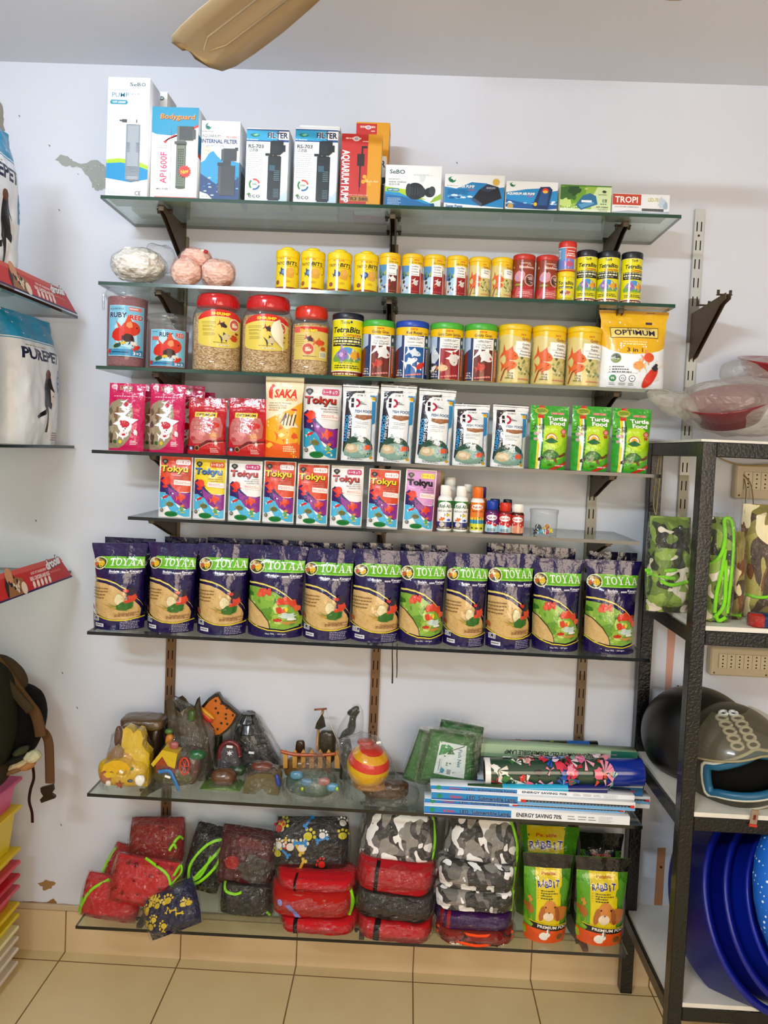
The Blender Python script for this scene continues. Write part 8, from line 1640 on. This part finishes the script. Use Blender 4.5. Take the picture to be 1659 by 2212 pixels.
mb = MB(); lathe(mb, [(.05, 0), (.075, .004), (.10, .05), (.106, .056), (.096, .056), (.001, .008)], '#a03038', 'gloss', 36, T(*(o.L(1675, 822, 0))) @ RX(R(14))); mb.build('bowl', o.t)
rb('plastic_wrap', 1650, 806, 92, 34, .07, '#fff', 'milky_film', amp=.012, fr=12, smooth=False)
# camouflage packets
def rack_packet(px0, px1, py0, Y, thick, c, mat, label, zb_=1.2015, **k):
    return packet(px0, px1, py0, CPY-FPX*((Vector((at((px0+px1)/2, 1300, Y).x, Y, zb_))-CAM).dot(cU))/((Vector((at((px0+px1)/2, 1300, Y).x, Y, zb_))-CAM).dot(cF)), Y, thick, c, label, mat=mat, rx=R(-3), **k)
gn = '#8fd83a'
rack_packet(1406, 1500, 1118, -.285, .05, '#555', 'camo_green', 'green camouflage packet on the rack, left of the front post', trims=[[(.0, .42), (.4, .45), (1, .48)], [(.02, .40), (.4, .37), (1, .37)], [(.2, .34), (.45, .30), (.8, .34)]], tc=gn, tr=.005)
rack_packet(1528, 1588, 1118, -.375, .03, '#555', 'camo_green', 'green camouflage packet with long neon straps, right of the front post', trims=[[(-.1, .50), (.35, .62), (.55, .8), (.62, .97), (.85, .97), (.9, .8), (.8, .5), (.75, .1)], [(.3, .1), (.32, .3), (.45, .5), (.55, .7)], [(.35, .05), (.6, .2), (.55, .6)], [(.75, .06), (.5, .02), (.35, .1)]], tc=gn, tr=.005, flap=(.02, .10))
rack_packet(1582, 1612, 1150, -.33, .03, '#555', 'camo_brown', 'narrow brown camouflage packet squeezed between its neighbours', trims=[[(.1, .06), (.8, .05)]], tc=gn)
rack_packet(1610, 1730, 1092, -.30, .05, '#555', 'camo_brown', 'large brown camouflage packet at the right edge of the rack', trims=[[(-.05, .22), (.2, .19), (.42, .20)]], tc=gn)
t = packet(1622, 1700, 1322, 1350, -.405, .03, '#2c3f7c', 'small red and blue packet lying in front of the brown camouflage one', rx=0, art=lambda a: (a.r(0, 0, .3, 1, '#b83a34'), a.r(.45, .1, .7, .5, '#8a9ac8')))
t.location.z = 1.2015
# ---- helmets
def helmet(center, Rr, yaw, label, shell, col2, front=True, pitch=0):
    t = thing('motorcycle_helmet', label, 'helmet', center, yaw); S3 = (1.0, 1.12, 1.0)
    def P(az, el, k=1.0):      # az from front (-y), el up
        q = Vector((math.sin(az)*math.cos(el)*S3[0], -math.cos(az)*math.cos(el)*S3[1], math.sin(el)*S3[2]))*Rr*k
        if q.z < -.55*Rr: q.z = -.55*Rr-(q.z+.55*Rr)*-.35
        return q
    def inside(az, el): return abs(az) < R(62) and -.30 < el < .52+.10*math.cos(az*1.5)-.25*abs(az)
    mb = MB(); nu, nv = 72, 40; v = []; f = []
    for j in range(nv+1):
        for i in range(nu): v.append(tuple(P(-math.pi+2*math.pi*i/nu, -1.25+2.82*j/nv)))
    for j in range(nv):
        for i in range(nu):
            az = -math.pi+2*math.pi*(i+.5)/nu; el = -1.25+2.82*(j+.5)/nv
            if front and inside(az, el): continue
            k = (i+1) % nu; f.append((j*nu+i, j*nu+k, (j+1)*nu+k, (j+1)*nu+i))
    mb.add(v, f, shell, 'plastic', True); mb.build('shell', t, None, (pitch, 0, 0))
    if not front: return t
    mb = MB(); blob(mb, Rr*.90, Rr*1.0, Rr*.88, '#0b0c0c', 'fabric', nu=30, nv=18, xf=T(0, .02, 0)); mb.build('inner_padding', t, None, (pitch, 0, 0))
    edge = [(a_, -.30) for a_ in [R(x) for x in range(-60, 61, 12)]]+[(a_, .52+.10*math.cos(a_*1.5)-.25*abs(a_)) for a_ in [R(x) for x in range(60, -61, -12)]]
    for nm, k, r_, c in (('lining', .965, .0105, '#2a6d8c'), ('piping', 1.01, .0045, '#cfd0c4')):
        mb = MB(); tube(mb, spline([tuple(P(a_*(1 if nm == 'piping' else .93), e_*(1 if nm == 'piping' else .86), k)) for a_, e_ in edge], 3, True)+[P(edge[0][0]*(1 if nm == 'piping' else .93), edge[0][1]*(1 if nm == 'piping' else .86), k)], r_, c, 'plastic', 8); mb.build(nm, t, None, (pitch, 0, 0))
    mb = MB(); tube(mb, [tuple(P(R(x), -.62, 1.005)) for x in range(-110, 111, 8)], .0045, '#b8b4a4', 'plastic', 6); mb.build('trim_band', t, None, (pitch, 0, 0))
    mb = MB(); rn = random.Random(2)                     # white ring graphics over the crown
    for k in range(6):
        for s_ in (-1, 1):
            c0 = (R(-8)+s_*R(8), .70+.13*k)
            ring = [P(c0[0]/max(.35, math.cos(c0[1]))+.10*math.cos(q)/max(.35, math.cos(c0[1])), c0[1]+.065*math.sin(q), 1.012) for q in [i*.6283 for i in range(11)]]
            tube(mb, [tuple(p_) for p_ in ring], .0045, '#d9dcd8', 'plastic', 5)
    mb.build('ring_graphics', t, None, (pitch, 0, 0))
    mb = MB(); v = []; f = []; na, ne = 24, 8
    for j in range(ne+1):
        for i in range(na+1):
            az = R(-72)+R(144)*i/na; el = .50+.72*j/ne-.12*abs(az)*(1-j/ne); v.append(tuple(P(az, el, 1.10)))
    for j in range(ne):
        for i in range(na): a_ = j*(na+1)+i; f.append((a_, a_+1, a_+na+2, a_+na+1))
    mb.add(v, f, '#fff', 'visor', True); mb.build('visor', t, None, (pitch, 0, 0))
    mb = MB(); tube(mb, [v[i] for i in range(na+1)], .003, '#a39a78', 'plastic', 6); mb.build('visor_rim', t, None, (pitch, 0, 0)); t.rotation_euler = (0, R(-11), yaw); return t
c_ = at(1514, 1628, -.19); helmet(Vector((c_.x, -.165, .7395+.62*.145)), .142, R(30), 'black helmet behind the rack post, under the socket board', '#121110', '#000', False)
helmet(Vector((at(1588, 1660, -.30).x, -.27, .7395+.65*.135)), .135, R(6), 'olive-grey helmet with raised visor, blue lining and white ring graphics', '#4c4a3c', '#000', True, R(4))
# ---- blue tubs
t = thing('blue_tub', 'large blue nested plastic tub tilted on the lowest rack board', 'tub', (.995, -.40, .228)); axis = Vector((.45, -.78, .43)).normalized(); q = axis.to_track_quat('Z', 'Y').to_matrix().to_4x4()
C0 = Vector((-.0, .12, .205))-axis*.12
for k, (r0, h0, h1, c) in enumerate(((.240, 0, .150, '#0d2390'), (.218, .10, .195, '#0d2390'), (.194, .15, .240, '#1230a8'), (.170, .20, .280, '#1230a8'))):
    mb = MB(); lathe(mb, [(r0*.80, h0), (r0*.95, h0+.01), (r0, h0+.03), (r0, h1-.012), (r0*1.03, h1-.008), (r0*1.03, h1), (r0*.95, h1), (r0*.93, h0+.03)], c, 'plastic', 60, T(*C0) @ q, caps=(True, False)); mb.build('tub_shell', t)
m, nt, out = nmat('dotted_blue'); p_ = principled(nt, out, .6, .3); tc = N(nt, 'TexCoord'); vo = N(nt, 'TexVoronoi'); vo.inputs['Scale'].default_value = 75; vo.inputs['Randomness'].default_value = .15
nt.links.new(tc.outputs['Object'], vo.inputs['Vector']); ls = N(nt, 'Math', operation='LESS_THAN'); ls.inputs[1].default_value = .22; nt.links.new(vo.outputs['Distance'], ls.inputs[0])
mx = N(nt, 'MixRGB'); nt.links.new(ls.outputs[0], mx.inputs[0]); mx.inputs[1].default_value = (*lin('#0f5fc0'), 1); mx.inputs[2].default_value = (*lin('#cfe4f4'), 1); nt.links.new(mx.outputs[0], p_.inputs['Base Color'])
mb = MB(); ring = [(.165*math.cos(a_*.2618), .165*math.sin(a_*.2618), .0) for a_ in range(25)]; tube(mb, ring, .042, '#1060c0', 'dotted_blue', 14, T(*(C0+axis*.30+Vector((-.02, 0, .02)))) @ q); tag(mb.build('dotted_cushion_ring', None, t.location), 'light blue dotted padded ring inside the blue tub', 'cushion')
p_ = at(1630, 1778, -.43); mb = MB(); box(mb, -.009, .009, -.002, .002, -.006, .030, '#b8a898', 'metal', .001); box(mb, -.003, .003, -.0026, -.0018, .006, .018, '#7a3a2e', 'matte'); box(mb, -.010, .010, -.004, .002, -.012, -.006, '#c8442c', 'plastic', .001)
tag(mb.build('metal_clip', None, (p_.x, -.4235, p_.z), (0, R(6), 0)), 'small metal and red tab hanging on the rail below the olive helmet', 'clip')
# ============================================================ sub-parts and groups
def nest(child, parent_part):
    """both share their thing's frame, so the child's own transform is cleared"""
    child.parent = parent_part; child.location = (0, 0, 0); child.rotation_euler = (0, 0, 0)
kids = {}
for q in list(bpy.data.objects):
    if q.parent is not None and q.parent.parent is None: kids.setdefault(q.parent.name, []).append(q)
base = lambda n: n.split('.')[0]
for root, ch in kids.items():
    first = {}
    for c in ch: first.setdefault(base(c.name), c)
    for c in ch:
        for a, b in (('binding', 'folded_garment'), ('visor_rim', 'visor'), ('shelf_clip', 'bracket_arm'), ('buckle', 'webbing_strap'), ('price_sticker', 'plastic_wrap'), ('yard', 'mast'), ('starfish', 'base'), ('dark_spot', 'orange_back')):
            if base(c.name) == a and b in first: nest(c, first[b])
        if base(c.name) == 'blade_arm':
            for d in ch:
                if base(d.name) == 'blade' and abs(d.rotation_euler.z-c.rotation_euler.z) < 1e-4: nest(c, d)
G_ = {'glass_shelf': 'glass shelves on the back wall', 'side_shelf': 'glass shelves on the left wall', 'slotted_standard': 'slotted standards on the wall', 'shelf_bracket': 'brackets under the glass shelves', 'pump_box': 'pump and filter cartons on the top shelf',
      'food_can': 'food cans on the second and third shelves', 'food_jar': 'jars on the third shelf', 'shell_bag': 'bags of shells on the second shelf', 'food_pouch': 'pouches on the fourth shelf', 'fish_food_sachet': 'sachets on the fifth shelf', 'medicine_bottle': 'little bottles on the fifth shelf',
      'fish_toy': 'toys in the clear tub', 'bird_food_bag': 'bird food bags on the sixth shelf', 'fish_net_pack': 'fish net packs', 'lamp_box': 'lamp boxes on the seventh shelf', 'poster_roll': 'rolled posters', 'pet_clothes_packet': 'packed pet clothes', 'rabbit_food_bag': 'rabbit food bags',
      'dog_food_bag': 'dog food bags on the left shelves', 'shelf_strip': 'advertising strips', 'plastic_tray': 'trays stacked on the floor', 'wrapped_bowl': 'wrapped bowls on the rack', 'motorcycle_helmet': 'helmets on the rack', 'socket_board': 'socket boards on the wall'}
for q in bpy.data.objects:
    if q.parent is None and base(q.name) in G_ and 'group' not in q: q['group'] = G_[base(q.name)]
